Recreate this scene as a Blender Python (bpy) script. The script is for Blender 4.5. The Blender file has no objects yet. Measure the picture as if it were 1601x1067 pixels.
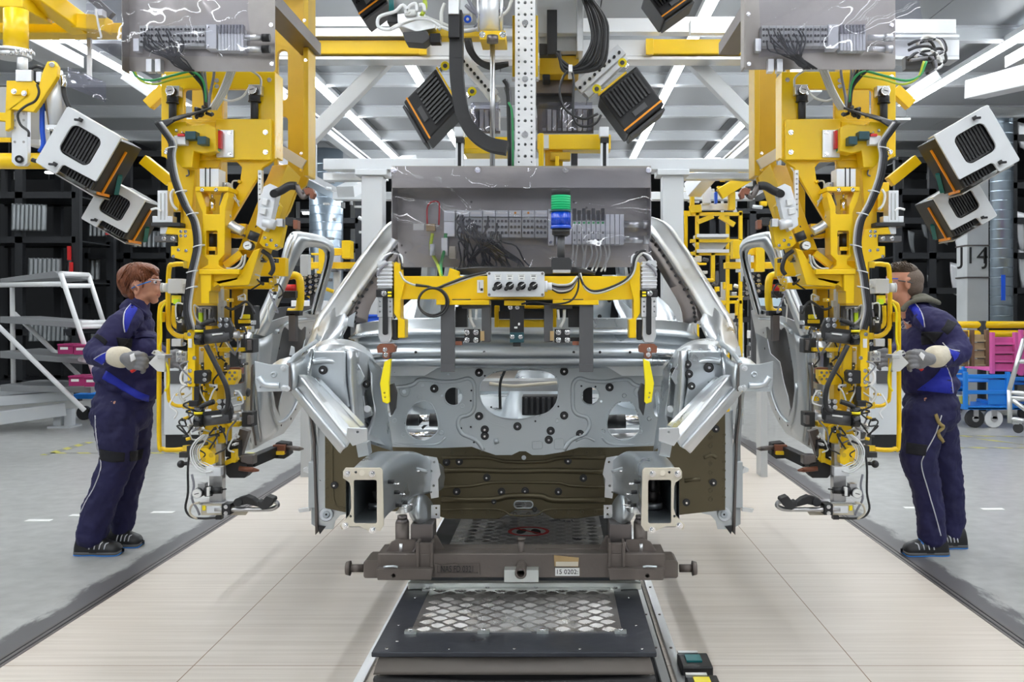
import bpy, bmesh, math, random
from mathutils import Vector, Matrix
from mathutils.geometry import tessellate_polygon
from mathutils.bvhtree import BVHTree

SC = bpy.context.scene
V = Vector
R = math.radians

# ------------------------------------------------------------------ camera, world, exposure
F = 35.0 / 36.0 * 1601          # focal length in pixels
CX, CZ = 0.12, 1.40             # camera stands at (CX, 0, CZ) looking along +Y
VX, VY = 869.0, 487.0           # vanishing point of the Y direction
cam_data = bpy.data.cameras.new('camera')
cam = bpy.data.objects.new('camera', cam_data)
SC.collection.objects.link(cam)
cam.location = (CX, 0, CZ)
cam.rotation_euler = (R(90), 0, 0)
cam_data.lens = 35; cam_data.sensor_width = 36
cam_data.shift_x = -(VX - 800.5) / 1601
cam_data.shift_y = (VY - 533.5) / 1601
cam_data.clip_end = 200
SC.camera = cam
SC.view_settings.view_transform = 'Standard'
SC.view_settings.look = 'None'
SC.view_settings.exposure = 0.50
SC.view_settings.gamma = 1
SC.view_settings.use_curve_mapping = False
wd = bpy.data.worlds.new('world'); SC.world = wd; wd.use_nodes = True
wd.node_tree.nodes['Background'].inputs[0].default_value = (0.90, 0.93, 0.97, 1)
wd.node_tree.nodes['Background'].inputs[1].default_value = 0.30
LAMP = 22.0

# ------------------------------------------------------------------ materials
_m = {}
def newmat(name):
    m = bpy.data.materials.new(name); m.use_nodes = True
    nt = m.node_tree
    return m, nt, nt.nodes['Principled BSDF']
def simple(name, col, rough=.5, metal=0.0, var=0.0, scale=6.0, bump=0.0, bscale=None, coat=0.0, stretch=None, rvar=0.0):
    """principled material with optional noise in colour, roughness and bump"""
    m, nt, b = newmat(name)
    b.inputs['Base Color'].default_value = (*col, 1)
    b.inputs['Roughness'].default_value = rough
    b.inputs['Metallic'].default_value = metal
    if coat: b.inputs['Coat Weight'].default_value = coat; b.inputs['Coat Roughness'].default_value = .15
    L = nt.links
    if var or bump or rvar:
        tc = nt.nodes.new('ShaderNodeNewGeometry')
        mp = nt.nodes.new('ShaderNodeMapping'); L.new(tc.outputs['Position'], mp.inputs[0])
        if stretch: mp.inputs['Scale'].default_value = stretch
        n = nt.nodes.new('ShaderNodeTexNoise'); n.inputs['Scale'].default_value = scale; n.inputs['Detail'].default_value = 5
        L.new(mp.outputs[0], n.inputs['Vector'])
        if var:
            mx = nt.nodes.new('ShaderNodeMix'); mx.data_type = 'RGBA'
            mx.inputs[6].default_value = (*[max(0, c * (1 - var)) for c in col], 1)
            mx.inputs[7].default_value = (*[min(1, c * (1 + var)) for c in col], 1)
            L.new(n.outputs['Fac'], mx.inputs[0]); L.new(mx.outputs[2], b.inputs['Base Color'])
        if rvar:
            mr = nt.nodes.new('ShaderNodeMapRange'); mr.inputs[3].default_value = max(0, rough - rvar); mr.inputs[4].default_value = rough + rvar
            mr.inputs[1].default_value = .3; mr.inputs[2].default_value = .7
            L.new(n.outputs['Fac'], mr.inputs[0]); L.new(mr.outputs[0], b.inputs['Roughness'])
        if bump:
            n2 = n
            if bscale:
                n2 = nt.nodes.new('ShaderNodeTexNoise'); n2.inputs['Scale'].default_value = bscale; n2.inputs['Detail'].default_value = 3
                L.new(mp.outputs[0], n2.inputs['Vector'])
            bp = nt.nodes.new('ShaderNodeBump'); bp.inputs['Strength'].default_value = bump; bp.inputs['Distance'].default_value = .02
            L.new(n2.outputs['Fac'], bp.inputs['Height']); L.new(bp.outputs[0], b.inputs['Normal'])
    return m
def emis(name, col, s):
    m, nt, b = newmat(name)
    b.inputs['Base Color'].default_value = (*col, 1)
    b.inputs['Emission Color'].default_value = (*col, 1); b.inputs['Emission Strength'].default_value = s
    return m
SPEC = {
 'yellow': lambda n: simple(n, (.90, .585, .003), .33, 0, .10, 3, .02, 40, rvar=.06),
 'yellow_shaded': lambda n: simple(n, (.62, .39, .008), .42, 0, .35, 2.5, .04, 30),  # darker blotchy yellow, shade on rear steelwork put into the colour
 'galv': lambda n: simple(n, (.54, .58, .61), .34, .90, .18, 5, .015, 2.5, rvar=.10),
 'galv_bright': lambda n: simple(n, (.74, .765, .79), .35, .94, .14, 7, .012, 4, rvar=.10),
 'door_steel': lambda n: simple(n, (.56, .59, .61), .37, .92, .12, 3, .0, 4, rvar=.06),
 'galv_matt': lambda n: simple(n, (.48, .52, .545), .40, .7, .08, 6, .05, 6, rvar=.08),
 'olive': lambda n: simple(n, (.115, .095, .055), .40, .5, .30, 3, .12, 6),
 'beige_steel': lambda n: simple(n, (.60, .55, .45), .5, .2, .10, 12),
 'carrier': lambda n: simple(n, (.155, .132, .118), .5, .5, .22, 9, .06, 60),
 'alu': lambda n: simple(n, (.72, .73, .74), .36, .9, .08, 5, .03, 60, rvar=.08),
 'alu_brushed': lambda n: simple(n, (.34, .315, .295), .42, .55, .38, 5, .03, 40, rvar=.10, stretch=(1, 1, 1)),
 'alu_white': lambda n: simple(n, (.78, .80, .83), .35, .35, .05, 4),
 'white': lambda n: simple(n, (.80, .81, .82), .45, 0, .04, 4),
 'cabinet': lambda n: simple(n, (.66, .68, .70), .45, 0, .03, 4),
 'lightgrey': lambda n: simple(n, (.50, .51, .51), .45, 0, .05, 4),
 'midgrey': lambda n: simple(n, (.27, .28, .29), .5, .1, .08, 5),
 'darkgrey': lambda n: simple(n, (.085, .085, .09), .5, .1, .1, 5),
 'black': lambda n: simple(n, (.012, .012, .014), .45),
 'black_gloss': lambda n: simple(n, (.012, .012, .013), .22),
 'rubber': lambda n: simple(n, (.028, .028, .030), .6),
 'cable': lambda n: simple(n, (.020, .020, .022), .38),
 'hose': lambda n: simple(n, (.60, .60, .57), .3, .2),
 'hose_white': lambda n: simple(n, (.82, .83, .84), .3),
 'hose_green': lambda n: simple(n, (.05, .38, .13), .35),
 'hose_lime': lambda n: simple(n, (.50, .62, .05), .35),
 'hose_grey': lambda n: simple(n, (.22, .22, .25), .35),
 'teal': lambda n: simple(n, (.01, .16, .17), .4),
 'teal_dark': lambda n: simple(n, (.012, .06, .075), .4),
 'orange': lambda n: simple(n, (.90, .33, .01), .4),
 'red': lambda n: simple(n, (.62, .02, .02), .4),
 'blue': lambda n: simple(n, (.005, .085, .62), .4),
 'blue_paint': lambda n: simple(n, (.015, .22, .72), .42, 0, .1, 4),
 'copper': lambda n: simple(n, (.26, .10, .06), .45, .4, .2, 12),
 'chrome': lambda n: simple(n, (.80, .80, .82), .18, 1),
 'steel': lambda n: simple(n, (.52, .52, .53), .32, .9, .1, 9),
 'steel_dark': lambda n: simple(n, (.19, .17, .165), .4, .8, .15, 8),
 'lime': lambda n: simple(n, (.60, .85, .02), .4),
 'yellow_pure': lambda n: simple(n, (.95, .78, .01), .35),
 'magenta': lambda n: simple(n, (.28, .012, .10), .45),
 'pink_paint': lambda n: simple(n, (.62, .10, .33), .5, 0, .3, 6),
 'rust': lambda n: simple(n, (.19, .11, .06), .75, .1, .5, 7, .1),
 'rust_tan': lambda n: simple(n, (.45, .35, .20), .7, .0, .4, 9),
 'ceiling': lambda n: simple(n, (.30, .315, .33), .5, .1, .05, 1),
 'hallwall': lambda n: simple(n, (.025, .027, .03), .8),
 'beamwhite': lambda n: simple(n, (.60, .625, .65), .4, .2, .05, 3),
 'pillar': lambda n: simple(n, (.42, .44, .45), .7, 0, .12, 3, .05),
 'duct': lambda n: simple(n, (.36, .44, .52), .28, .8, .12, 2, .05, 8, stretch=(1, 1, 6)),
 'rackpost': lambda n: simple(n, (.022, .024, .028), .5, .2),
 'rackblue': lambda n: simple(n, (.03, .06, .11), .5),
 'panel_grey': lambda n: simple(n, (.20, .215, .225), .38, .6, .1, 4),
 'paper': lambda n: simple(n, (.80, .80, .78), .6),
 'redprint': lambda n: simple(n, (.72, .03, .04), .5),
 'ink': lambda n: simple(n, (.02, .02, .02), .6),
 'screen': lambda n: simple(n, (.55, .70, .80), .25),
}
def M(k):
    if k not in _m: _m[k] = SPEC[k](k)
    return _m[k]

# ------------------------------------------------------------------ projection helpers: pixel + depth -> place
XSH = 0
def P(x, y, Y):
    return V((CX + (x + XSH - VX) * Y / F, Y, CZ - (y - VY) * Y / F))
def S(n, Y): return n * Y / F
def pl(pts, Y): return [P(p[0], p[1], p[2] if len(p) > 2 else Y) for p in pts]
MIR = 1                         # -1 while the mirror-image half is built
ROOTLOC = {}

def catmull(pts, sub=4, closed=False):
    n = len(pts)
    if n < 3: return list(pts)
    out = []
    rng = range(n if closed else n - 1)
    for i in rng:
        if closed:
            a, b, c, d = pts[(i - 1) % n], pts[i], pts[(i + 1) % n], pts[(i + 2) % n]
        else:
            b, c = pts[i], pts[i + 1]
            a = pts[i - 1] if i else b * 2 - c
            d = pts[i + 2] if i + 2 < n else c * 2 - b
        for k in range(sub):
            t = k / sub
            out.append(.5 * ((2 * b) + (c - a) * t + (2 * a - 5 * b + 4 * c - d) * t * t + (3 * b - a - 3 * c + d) * t ** 3))
    if not closed: out.append(pts[-1])
    return out
def rrect(x0, y0, x1, y1, r, n=4, rev=False):
    """rounded rectangle outline"""
    o = []
    for cx, cy, a in ((x1 - r, y0 + r, -90), (x1 - r, y1 - r, 0), (x0 + r, y1 - r, 90), (x0 + r, y0 + r, 180)):
        for k in range(n + 1):
            t = R(a + 90 * k / n); o.append((cx + r * math.cos(t), cy + r * math.sin(t)))
    return o
def circ(cx, cy, r, n=16, ry=None):
    ry = r if ry is None else ry
    return [(cx + r * math.cos(2 * math.pi * k / n), cy + ry * math.sin(2 * math.pi * k / n)) for k in range(n)]

KEEP = {'hole_rim', 'spot_weld', 'toe_panel_ridge', 'pressed_bead', 'hair_strands', 'body', 'jacket', 'trousers', 'glove', 'hair', 'hood', 'cropped_hair', 'top_hair', 'glove_cuff', 'prohibition_sign', 'switch_label', 'type_plate', 'pressure_gauge', 'io_module', 'valve', 'chest_emblem', 'pipe_seam', 'clip', 'tread_plate'}
class MB:
    """collects shapes in world coordinates and links them as ONE mesh object"""
    def __init__(s, mat='yellow'):
        s.v = []; s.f = []; s.mi = []; s.sm = []; s.keys = []; s.d = mat
    def k(s, m):
        m = m or s.d
        if m not in s.keys: s.keys.append(m)
        return s.keys.index(m)
    def add(s, vs, fs, m=None, smooth=False):
        b = len(s.v); s.v += [V(p) for p in vs]; i = s.k(m)
        for f in fs: s.f.append([b + q for q in f]); s.mi.append(i); s.sm.append(smooth)
        return s
    def box(s, x0, x1, y0, y1, z0, z1, m=None):
        return s.add([(x, y, z) for x in (x0, x1) for y in (y0, y1) for z in (z0, z1)],
                     [(0, 1, 3, 2), (4, 6, 7, 5), (0, 4, 5, 1), (2, 3, 7, 6), (0, 2, 6, 4), (1, 5, 7, 3)], m)
    def pbox(s, x0, y0, x1, y1, Y, t, m=None):
        a = P(x0, y1, Y); b = P(x1, y0, Y)
        return s.box(a.x, b.x, Y, Y + t, a.z, b.z, m)
    def bar(s, p0, p1, w, h, m=None, up=(0, 0, 1), ext=0):
        """rectangular bar p0->p1; h along `up`, w across"""
        p0, p1 = V(p0), V(p1); d = (p1 - p0).normalized(); u = V(up)
        if abs(d.dot(u)) > .98: u = V((0, 1, 0))
        x = d.cross(u).normalized(); z = x.cross(d)
        p0 = p0 - d * ext; p1 = p1 + d * ext
        c = [(x * sx * w / 2 + z * sz * h / 2) for sx in (-1, 1) for sz in (-1, 1)]
        return s.add([p0 + q for q in c] + [p1 + q for q in c],
                     [(0, 1, 3, 2), (4, 6, 7, 5), (0, 4, 5, 1), (2, 3, 7, 6), (0, 2, 6, 4), (1, 5, 7, 3)], m)
    def cyl(s, p0, p1, r0, r1=None, n=16, m=None, caps=True, smooth=True):
        p0, p1 = V(p0), V(p1); r1 = r0 if r1 is None else r1
        d = (p1 - p0).normalized(); a = V((0, 0, 1)) if abs(d.z) < .9 else V((1, 0, 0))
        x = d.cross(a).normalized(); y = d.cross(x)
        c = [x * math.cos(2 * math.pi * k / n) + y * math.sin(2 * math.pi * k / n) for k in range(n)]
        s.add([p0 + q * r0 for q in c] + [p1 + q * r1 for q in c], [(k, (k + 1) % n, n + (k + 1) % n, n + k) for k in range(n)], m, smooth)
        if caps: s.f.append([len(s.v) - 2 * n + k for k in range(n)][::-1]); s.f.append([len(s.v) - n + k for k in range(n)]); s.mi += [s.k(m)] * 2; s.sm += [False] * 2
        return s
    def tube(s, pts, r, m=None, n=8, sub=4, closed=False, radii=None, caps=True):
        pts = [V(p) for p in pts]
        if sub > 1: pts = catmull(pts, sub, closed)
        N = len(pts); vs = []; x = None
        for i, p in enumerate(pts):
            d = (pts[(i + 1) % N] - pts[i - 1]) if (closed or 0 < i < N - 1) else (pts[1] - pts[0] if i == 0 else pts[-1] - pts[-2])
            if d.length < 1e-9: d = V((0, 0, 1))
            d.normalize()
            if x is None:
                a = V((0, 0, 1)) if abs(d.z) < .9 else V((1, 0, 0)); x = d.cross(a).normalized()
            x = (x - d * x.dot(d)); x = x.normalized() if x.length > 1e-6 else d.orthogonal().normalized()
            y = d.cross(x)
            rr = r if radii is None else radii[min(len(radii) - 1, int(i * len(radii) / N))]
            vs += [p + (x * math.cos(2 * math.pi * k / n) + y * math.sin(2 * math.pi * k / n)) * rr for k in range(n)]
        fs = [(i * n + k, i * n + (k + 1) % n, ((i + 1) % N) * n + (k + 1) % n, ((i + 1) % N) * n + k) for i in range(N if closed else N - 1) for k in range(n)]
        s.add(vs, fs, m, True)
        if not closed and caps:
            b = len(s.v) - N * n
            s.f.append([b + k for k in range(n)][::-1]); s.f.append([b + (N - 1) * n + k for k in range(n)]); s.mi += [s.k(m)] * 2; s.sm += [False] * 2
        return s
    def ptube(s, pts, Y, r, m=None, **kw): return s.tube(pl(pts, Y), r, m, **kw)
    def plate(s, loops, d, m=None, uv=None):
        """prism: loops[0] outline, others holes (3-D points, roughly planar); extruded by vector d"""
        d = V(d); loops = [[V(p) for p in l] for l in loops]
        flat = [p for l in loops for p in l]
        tl = loops if uv is None else [[V((*uv(p), 0)) for p in l] for l in loops]
        if uv is None:
            a = abs(d.x), abs(d.y), abs(d.z)
            if a[1] >= a[0] and a[1] >= a[2]: tl = [[V((p.x, p.z, 0)) for p in l] for l in loops]
            elif a[0] >= a[2]: tl = [[V((p.y, p.z, 0)) for p in l] for l in loops]
            else: tl = [[V((p.x, p.y, 0)) for p in l] for l in loops]
        tris = tessellate_polygon(tl); n = len(flat)
        fs = [tuple(t) for t in tris] + [tuple(n + q for q in t[::-1]) for t in tris]
        s.add(flat + [p + d for p in flat], fs, m)
        b = len(s.v) - 2 * n; o = 0
        for l in loops:
            N = len(l)
            for k in range(N):
                a, c = b + o + k, b + o + (k + 1) % N
                s.f.append([a, c, c + n, a + n]); s.mi.append(s.k(m)); s.sm.append(False)
            o += N
        return s
    def pp(s, out, Y, t, m=None, holes=()):
        return s.plate([pl(out, Y)] + [pl(h, Y) for h in holes], (0, t, 0), m)
    def loft(s, rows, m=None, smooth=True, closed=False, t=None, sub=1, csub=1):
        """grid through rows of points; t = thickness vector gives it a back"""
        rows = [[V(p) for p in r] for r in rows]
        if sub > 1: rows = [catmull(r, sub) for r in rows]
        if csub > 1:
            cols = [catmull([r[j] for r in rows], csub) for j in range(len(rows[0]))]
            rows = [[c[i] for c in cols] for i in range(len(cols[0]))]
        nr, nc = len(rows), len(rows[0]); vs = [p for r in rows for p in r]
        cc = nc if closed else nc - 1
        fs = [(i * nc + j, i * nc + (j + 1) % nc, (i + 1) * nc + (j + 1) % nc, (i + 1) * nc + j) for i in range(nr - 1) for j in range(cc)]
        s.add(vs, fs, m, smooth)
        if t is not None:
            t = V(t); s.add([p + t for p in vs], [f[::-1] for f in fs], m, smooth)
            b = len(s.v) - 2 * nr * nc; n = nr * nc
            rim = [j for j in range(nc)] + [i * nc + nc - 1 for i in range(1, nr)] + [(nr - 1) * nc + j for j in range(nc - 2, -1, -1)] + [i * nc for i in range(nr - 2, 0, -1)]
            for q in range(len(rim)):
                a, c = b + rim[q], b + rim[(q + 1) % len(rim)]
                s.f.append([a, c, c + n, a + n]); s.mi.append(s.k(m)); s.sm.append(False)
        return s
    def sph(s, c, r, m=None, sc=(1, 1, 1), n=12, rot=None):
        c = V(c); h = n // 2 + 1; vs = []
        for i in range(h + 1):
            th = math.pi * i / h
            for k in range(n):
                ph = 2 * math.pi * k / n
                q = V((r * sc[0] * math.sin(th) * math.cos(ph), r * sc[1] * math.sin(th) * math.sin(ph), r * sc[2] * math.cos(th)))
                if rot is not None: q = rot @ q
                vs.append(c + q)
        fs = [(i * n + k, i * n + (k + 1) % n, (i + 1) * n + (k + 1) % n, (i + 1) * n + k) for i in range(h) for k in range(n)]
        return s.add(vs, fs, m, True)
    def bolt(s, p, r=.008, d=(0, -1, 0), m='chrome', h=None, n=8):
        p = V(p); d = V(d); h = h or r * .8
        s.cyl(p + d * -.001, p + d * h * .35, r * 1.45, n=12, m=m)
        return s.cyl(p + d * h * .35, p + d * h, r, r * .92, n=n, m=m, smooth=False)
    def bolts(s, pts, Y, r=.008, m='chrome'):
        for x, y in pts: s.bolt(P(x, y, Y), r, m=m)
        return s
    def pieces(s):
        """groups of faces that hang together or touch (within 5 mm)"""
        n = len(s.v); par = list(range(n))
        def find(a):
            while par[a] != a: par[a] = par[par[a]]; a = par[a]
            return a
        for f in s.f:
            r = find(f[0])
            for q in f[1:]: par[find(q)] = r
        comp = {}
        for i, f in enumerate(s.f): comp.setdefault(find(f[0]), []).append(i)
        if len(comp) < 2 or len(comp) > 400: return [list(range(len(s.f)))]
        bb = []
        for k, fs in comp.items():
            ps = [s.v[q] for i in fs for q in s.f[i]]
            bb.append(([min(p[a] for p in ps) - .0025 for a in range(3)], [max(p[a] for p in ps) + .0025 for a in range(3)], fs))
        g = list(range(len(bb)))
        def fg(a):
            while g[a] != a: a = g[a]
            return a
        for i in range(len(bb)):
            for j in range(i):
                if all(bb[i][0][a] <= bb[j][1][a] and bb[j][0][a] <= bb[i][1][a] for a in range(3)):
                    g[fg(i)] = fg(j)
        out = {}
        for i in range(len(bb)): out.setdefault(fg(i), []).extend(bb[i][2])
        return sorted(out.values(), key=len, reverse=True)
    def build(s, name, parent=None, bevel=0, label=None, mods=None, loc=None, weld=False):
        if parent is not None and name not in KEEP:
            ps = s.pieces()
            if len(ps) > 1:
                objs = []
                for fs in ps:
                    m = MB(s.d); mp = {}
                    for i in fs:
                        fc = []
                        for q in s.f[i]:
                            if q not in mp: mp[q] = len(m.v); m.v.append(s.v[q])
                            fc.append(mp[q])
                        m.f.append(fc); m.mi.append(m.k(s.keys[s.mi[i]])); m.sm.append(s.sm[i])
                    objs.append(m._build(name, parent, bevel, label, mods, loc, weld))
                return objs[0]
        return s._build(name, parent, bevel, label, mods, loc, weld)
    def _build(s, name, parent=None, bevel=0, label=None, mods=None, loc=None, weld=False):
        me = bpy.data.meshes.new(name)
        vs = [V((p.x * MIR, p.y, p.z)) for p in s.v]
        if parent is not None: L = ROOTLOC[parent.name]
        elif loc is not None: L = V(loc)
        else:
            xs = [p.x for p in vs]; ys = [p.y for p in vs]; zs = [p.z for p in vs]
            L = V(((min(xs) + max(xs)) / 2, (min(ys) + max(ys)) / 2, min(zs)))
        me.from_pydata([p - L for p in vs], [], s.f)
        for i, pg in enumerate(me.polygons): pg.material_index = s.mi[i]; pg.use_smooth = s.sm[i]
        for k in s.keys: me.materials.append(M(k))
        bm = bmesh.new(); bm.from_mesh(me)
        if weld: bmesh.ops.remove_doubles(bm, verts=bm.verts, dist=1e-5)
        bmesh.ops.recalc_face_normals(bm, faces=bm.faces); bm.to_mesh(me); bm.free()
        o = bpy.data.objects.new(name, me); SC.collection.objects.link(o)
        if parent is not None: o.parent = parent
        else: o.location = L
        ROOTLOC[o.name] = L
        if bevel:
            b = o.modifiers.new('bevel', 'BEVEL'); b.width = bevel; b.segments = 2; b.limit_method = 'ANGLE'; b.angle_limit = R(50); b.use_clamp_overlap = True
        if label: o['label'] = label
        return o

ORD = 'first second third fourth fifth sixth seventh eighth ninth tenth eleventh twelfth thirteenth fourteenth fifteenth sixteenth'.split()
def tag(o, label, cat, group=None):
    o['label'] = label; o['category'] = cat
    if group: o['group'] = group
    return o
def thing(name, loc, label, cat, group=None):
    o = bpy.data.objects.new(name, None); SC.collection.objects.link(o)
    o.location = V((loc[0] * MIR, loc[1], loc[2])); o.empty_display_size = .1
    ROOTLOC[o.name] = V(o.location)
    return tag(o, label, cat, group)
def struct(o): o['kind'] = 'structure'; return o
def dup(o, off, label=None, parent=None):
    c = o.copy(); SC.collection.objects.link(c)
    if parent is None: c.location = o.location + V(off)
    else: c.parent = parent
    ROOTLOC[c.name] = ROOTLOC[o.name] + V(off)
    if label: c['label'] = label
    for ch in list(o.children): dup(ch, (0, 0, 0), None, c)
    return c
def text(body, p, size, name, parent, mat='ink', ext=.0008, rot=(90, 0, 0), align='CENTER', sx=1.0):
    """lettering as a mesh of its own"""
    cu = bpy.data.curves.new(name, 'FONT'); cu.body = body; cu.size = size; cu.extrude = ext; cu.align_x = align; cu.align_y = 'CENTER'
    t = bpy.data.objects.new(name + '_t', cu); SC.collection.objects.link(t)
    dg = bpy.context.evaluated_depsgraph_get(); me = bpy.data.meshes.new_from_object(t.evaluated_get(dg))
    bpy.data.objects.remove(t)
    me.transform(Matrix.Diagonal((sx, 1, 1, 1)))
    me.transform(Matrix.Translation(V(p)) @ Matrix.Rotation(R(rot[2]), 4, 'Z') @ Matrix.Rotation(R(rot[0]), 4, 'X'))
    me.transform(Matrix.Translation(-ROOTLOC[parent.name]))
    me.materials.clear(); me.materials.append(M(mat))
    o = bpy.data.objects.new(name, me); SC.collection.objects.link(o); o.parent = parent
    ROOTLOC[o.name] = ROOTLOC[parent.name]
    return o
# ================================================================== THE HALL
def floor_material():
    m, nt, b = newmat('concrete'); L = nt.links; N = nt.nodes.new
    g = N('ShaderNodeNewGeometry'); sx = N('ShaderNodeSeparateXYZ'); L.new(g.outputs['Position'], sx.inputs[0])
    n1 = N('ShaderNodeTexNoise'); n1.inputs['Scale'].default_value = .8; n1.inputs['Detail'].default_value = 8; L.new(g.outputs['Position'], n1.inputs['Vector'])
    n2 = N('ShaderNodeTexNoise'); n2.inputs['Scale'].default_value = 9; n2.inputs['Detail'].default_value = 8; L.new(g.outputs['Position'], n2.inputs['Vector'])
    cr = N('ShaderNodeValToRGB'); cr.color_ramp.elements[0].position = .15; cr.color_ramp.elements[0].color = (.35, .35, .34, 1)
    cr.color_ramp.elements[1].position = .85; cr.color_ramp.elements[1].color = (.45, .455, .44, 1); L.new(n1.outputs['Fac'], cr.inputs[0])
    mx = N('ShaderNodeMix'); mx.data_type = 'RGBA'; mx.blend_type = 'OVERLAY'; mx.inputs[0].default_value = .35
    L.new(cr.outputs[0], mx.inputs[6]); L.new(n2.outputs['Fac'], mx.inputs[7])
    # scuffed dirt band along the sunken edge of the boarded lane
    ab = N('ShaderNodeMath'); ab.operation = 'ABSOLUTE'; L.new(sx.outputs[0], ab.inputs[0])
    mr = N('ShaderNodeMapRange'); mr.inputs[1].default_value = 2.10; mr.inputs[2].default_value = 2.42; mr.inputs[3].default_value = 1; mr.inputs[4].default_value = 0
    L.new(ab.outputs[0], mr.inputs[0])
    mp = N('ShaderNodeMapping'); mp.inputs['Scale'].default_value = (3.5, .9, 1); L.new(g.outputs['Position'], mp.inputs[0])
    n3 = N('ShaderNodeTexNoise'); n3.inputs['Scale'].default_value = 3.2; n3.inputs['Detail'].default_value = 10; n3.inputs['Roughness'].default_value = .7; L.new(mp.outputs[0], n3.inputs['Vector'])
    ml = N('ShaderNodeMath'); ml.operation = 'ADD'; L.new(mr.outputs[0], ml.inputs[0]); L.new(n3.outputs['Fac'], ml.inputs[1])
    st = N('ShaderNodeMapRange'); st.inputs[1].default_value = 1.0; st.inputs[2].default_value = 1.14; L.new(ml.outputs[0], st.inputs[0])
    m2 = N('ShaderNodeMix'); m2.data_type = 'RGBA'; m2.inputs[7].default_value = (.115, .11, .115, 1); L.new(mx.outputs[2], m2.inputs[6])
    gate = N('ShaderNodeMath'); gate.operation = 'MULTIPLY'; gt = N('ShaderNodeMath'); gt.operation = 'GREATER_THAN'; gt.inputs[1].default_value = .01
    L.new(mr.outputs[0], gt.inputs[0]); L.new(gt.outputs[0], gate.inputs[0]); L.new(st.outputs[0], gate.inputs[1])
    L.new(gate.outputs[0], m2.inputs[0]); L.new(m2.outputs[2], b.inputs['Base Color'])
    rr = N('ShaderNodeMapRange'); rr.inputs[3].default_value = .24; rr.inputs[4].default_value = .36; L.new(n1.outputs['Fac'], rr.inputs[0]); L.new(rr.outputs[0], b.inputs['Roughness'])
    return m
def board_material():
    m, nt, b = newmat('laminated_board'); L = nt.links; N = nt.nodes.new
    g = N('ShaderNodeNewGeometry'); sx = N('ShaderNodeSeparateXYZ'); L.new(g.outputs['Position'], sx.inputs[0])
    mp = N('ShaderNodeMapping'); mp.inputs['Scale'].default_value = (.35, 22, 1); L.new(g.outputs['Position'], mp.inputs[0])
    n = N('ShaderNodeTexNoise'); n.inputs['Scale'].default_value = 1.6; n.inputs['Detail'].default_value = 6; n.inputs['Roughness'].default_value = .65; L.new(mp.outputs[0], n.inputs['Vector'])
    cr = N('ShaderNodeValToRGB'); e = cr.color_ramp.elements
    e[0].position = .30; e[0].color = (.52, .455, .39, 1); e[1].position = .62; e[1].color = (.64, .58, .51, 1)
    L.new(n.outputs['Fac'], cr.inputs[0])
    fine = N('ShaderNodeTexNoise'); fine.inputs['Scale'].default_value = 2; mp2 = N('ShaderNodeMapping'); mp2.inputs['Scale'].default_value = (.8, 110, 1)
    L.new(g.outputs['Position'], mp2.inputs[0]); L.new(mp2.outputs[0], fine.inputs['Vector'])
    mx = N('ShaderNodeMix'); mx.data_type = 'RGBA'; mx.blend_type = 'SOFT_LIGHT'; mx.inputs[0].default_value = .55
    L.new(cr.outputs[0], mx.inputs[6]); L.new(fine.outputs['Fac'], mx.inputs[7])
    # seams: across every 1.38 m and along at X = +-1.31
    def line(src, off, period, w):
        a = N('ShaderNodeMath'); a.operation = 'SUBTRACT'; a.inputs[1].default_value = off; L.new(src, a.inputs[0])
        q = a
        if period:
            q = N('ShaderNodeMath'); q.operation = 'PINGPONG'; q.inputs[1].default_value = period / 2; L.new(a.outputs[0], q.inputs[0])
        else:
            q = N('ShaderNodeMath'); q.operation = 'ABSOLUTE'; L.new(a.outputs[0], q.inputs[0])
        c = N('ShaderNodeMath'); c.operation = 'LESS_THAN'; c.inputs[1].default_value = w; L.new(q.outputs[0], c.inputs[0]); return c
    l1 = line(sx.outputs[1], 3.93, 1.38, .0022); ax = N('ShaderNodeMath'); ax.operation = 'ABSOLUTE'; L.new(sx.outputs[0], ax.inputs[0])
    l2 = line(ax.outputs[0], 1.31, 0, .0022)
    o = N('ShaderNodeMath'); o.operation = 'MAXIMUM'; L.new(l1.outputs[0], o.inputs[0]); L.new(l2.outputs[0], o.inputs[1])
    m2 = N('ShaderNodeMix'); m2.data_type = 'RGBA'; m2.inputs[7].default_value = (.20, .11, .05, 1)
    L.new(mx.outputs[2], m2.inputs[6]); L.new(o.outputs[0], m2.inputs[0]); L.new(m2.outputs[2], b.inputs['Base Color'])
    b.inputs['Roughness'].default_value = .42
    return m
def stripe_material():
    m, nt, b = newmat('hazard_tape'); L = nt.links; N = nt.nodes.new
    g = N('ShaderNodeNewGeometry'); sx = N('ShaderNodeSeparateXYZ'); L.new(g.outputs['Position'], sx.inputs[0])
    a = N('ShaderNodeMath'); a.operation = 'ADD'; L.new(sx.outputs[0], a.inputs[0]); L.new(sx.outputs[1], a.inputs[1])
    f = N('ShaderNodeMath'); f.operation = 'PINGPONG'; f.inputs[1].default_value = .12; L.new(a.outputs[0], f.inputs[0])
    c = N('ShaderNodeMath'); c.operation = 'LESS_THAN'; c.inputs[1].default_value = .06; L.new(f.outputs[0], c.inputs[0])
    mx = N('ShaderNodeMix'); mx.data_type = 'RGBA'; mx.inputs[6].default_value = (.30, .30, .28, 1); mx.inputs[7].default_value = (.62, .58, .12, 1)
    L.new(c.outputs[0], mx.inputs[0]); L.new(mx.outputs[2], b.inputs['Base Color']); return m
SPEC['concrete'] = lambda n: floor_material()
SPEC['board'] = lambda n: board_material()
SPEC['hazard'] = lambda n: stripe_material()
SPEC['tubelight'] = lambda n: emis(n, (.93, .97, 1.0), LAMP)
SPEC['farlight'] = lambda n: emis(n, (.93, .97, 1.0), 9)

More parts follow.
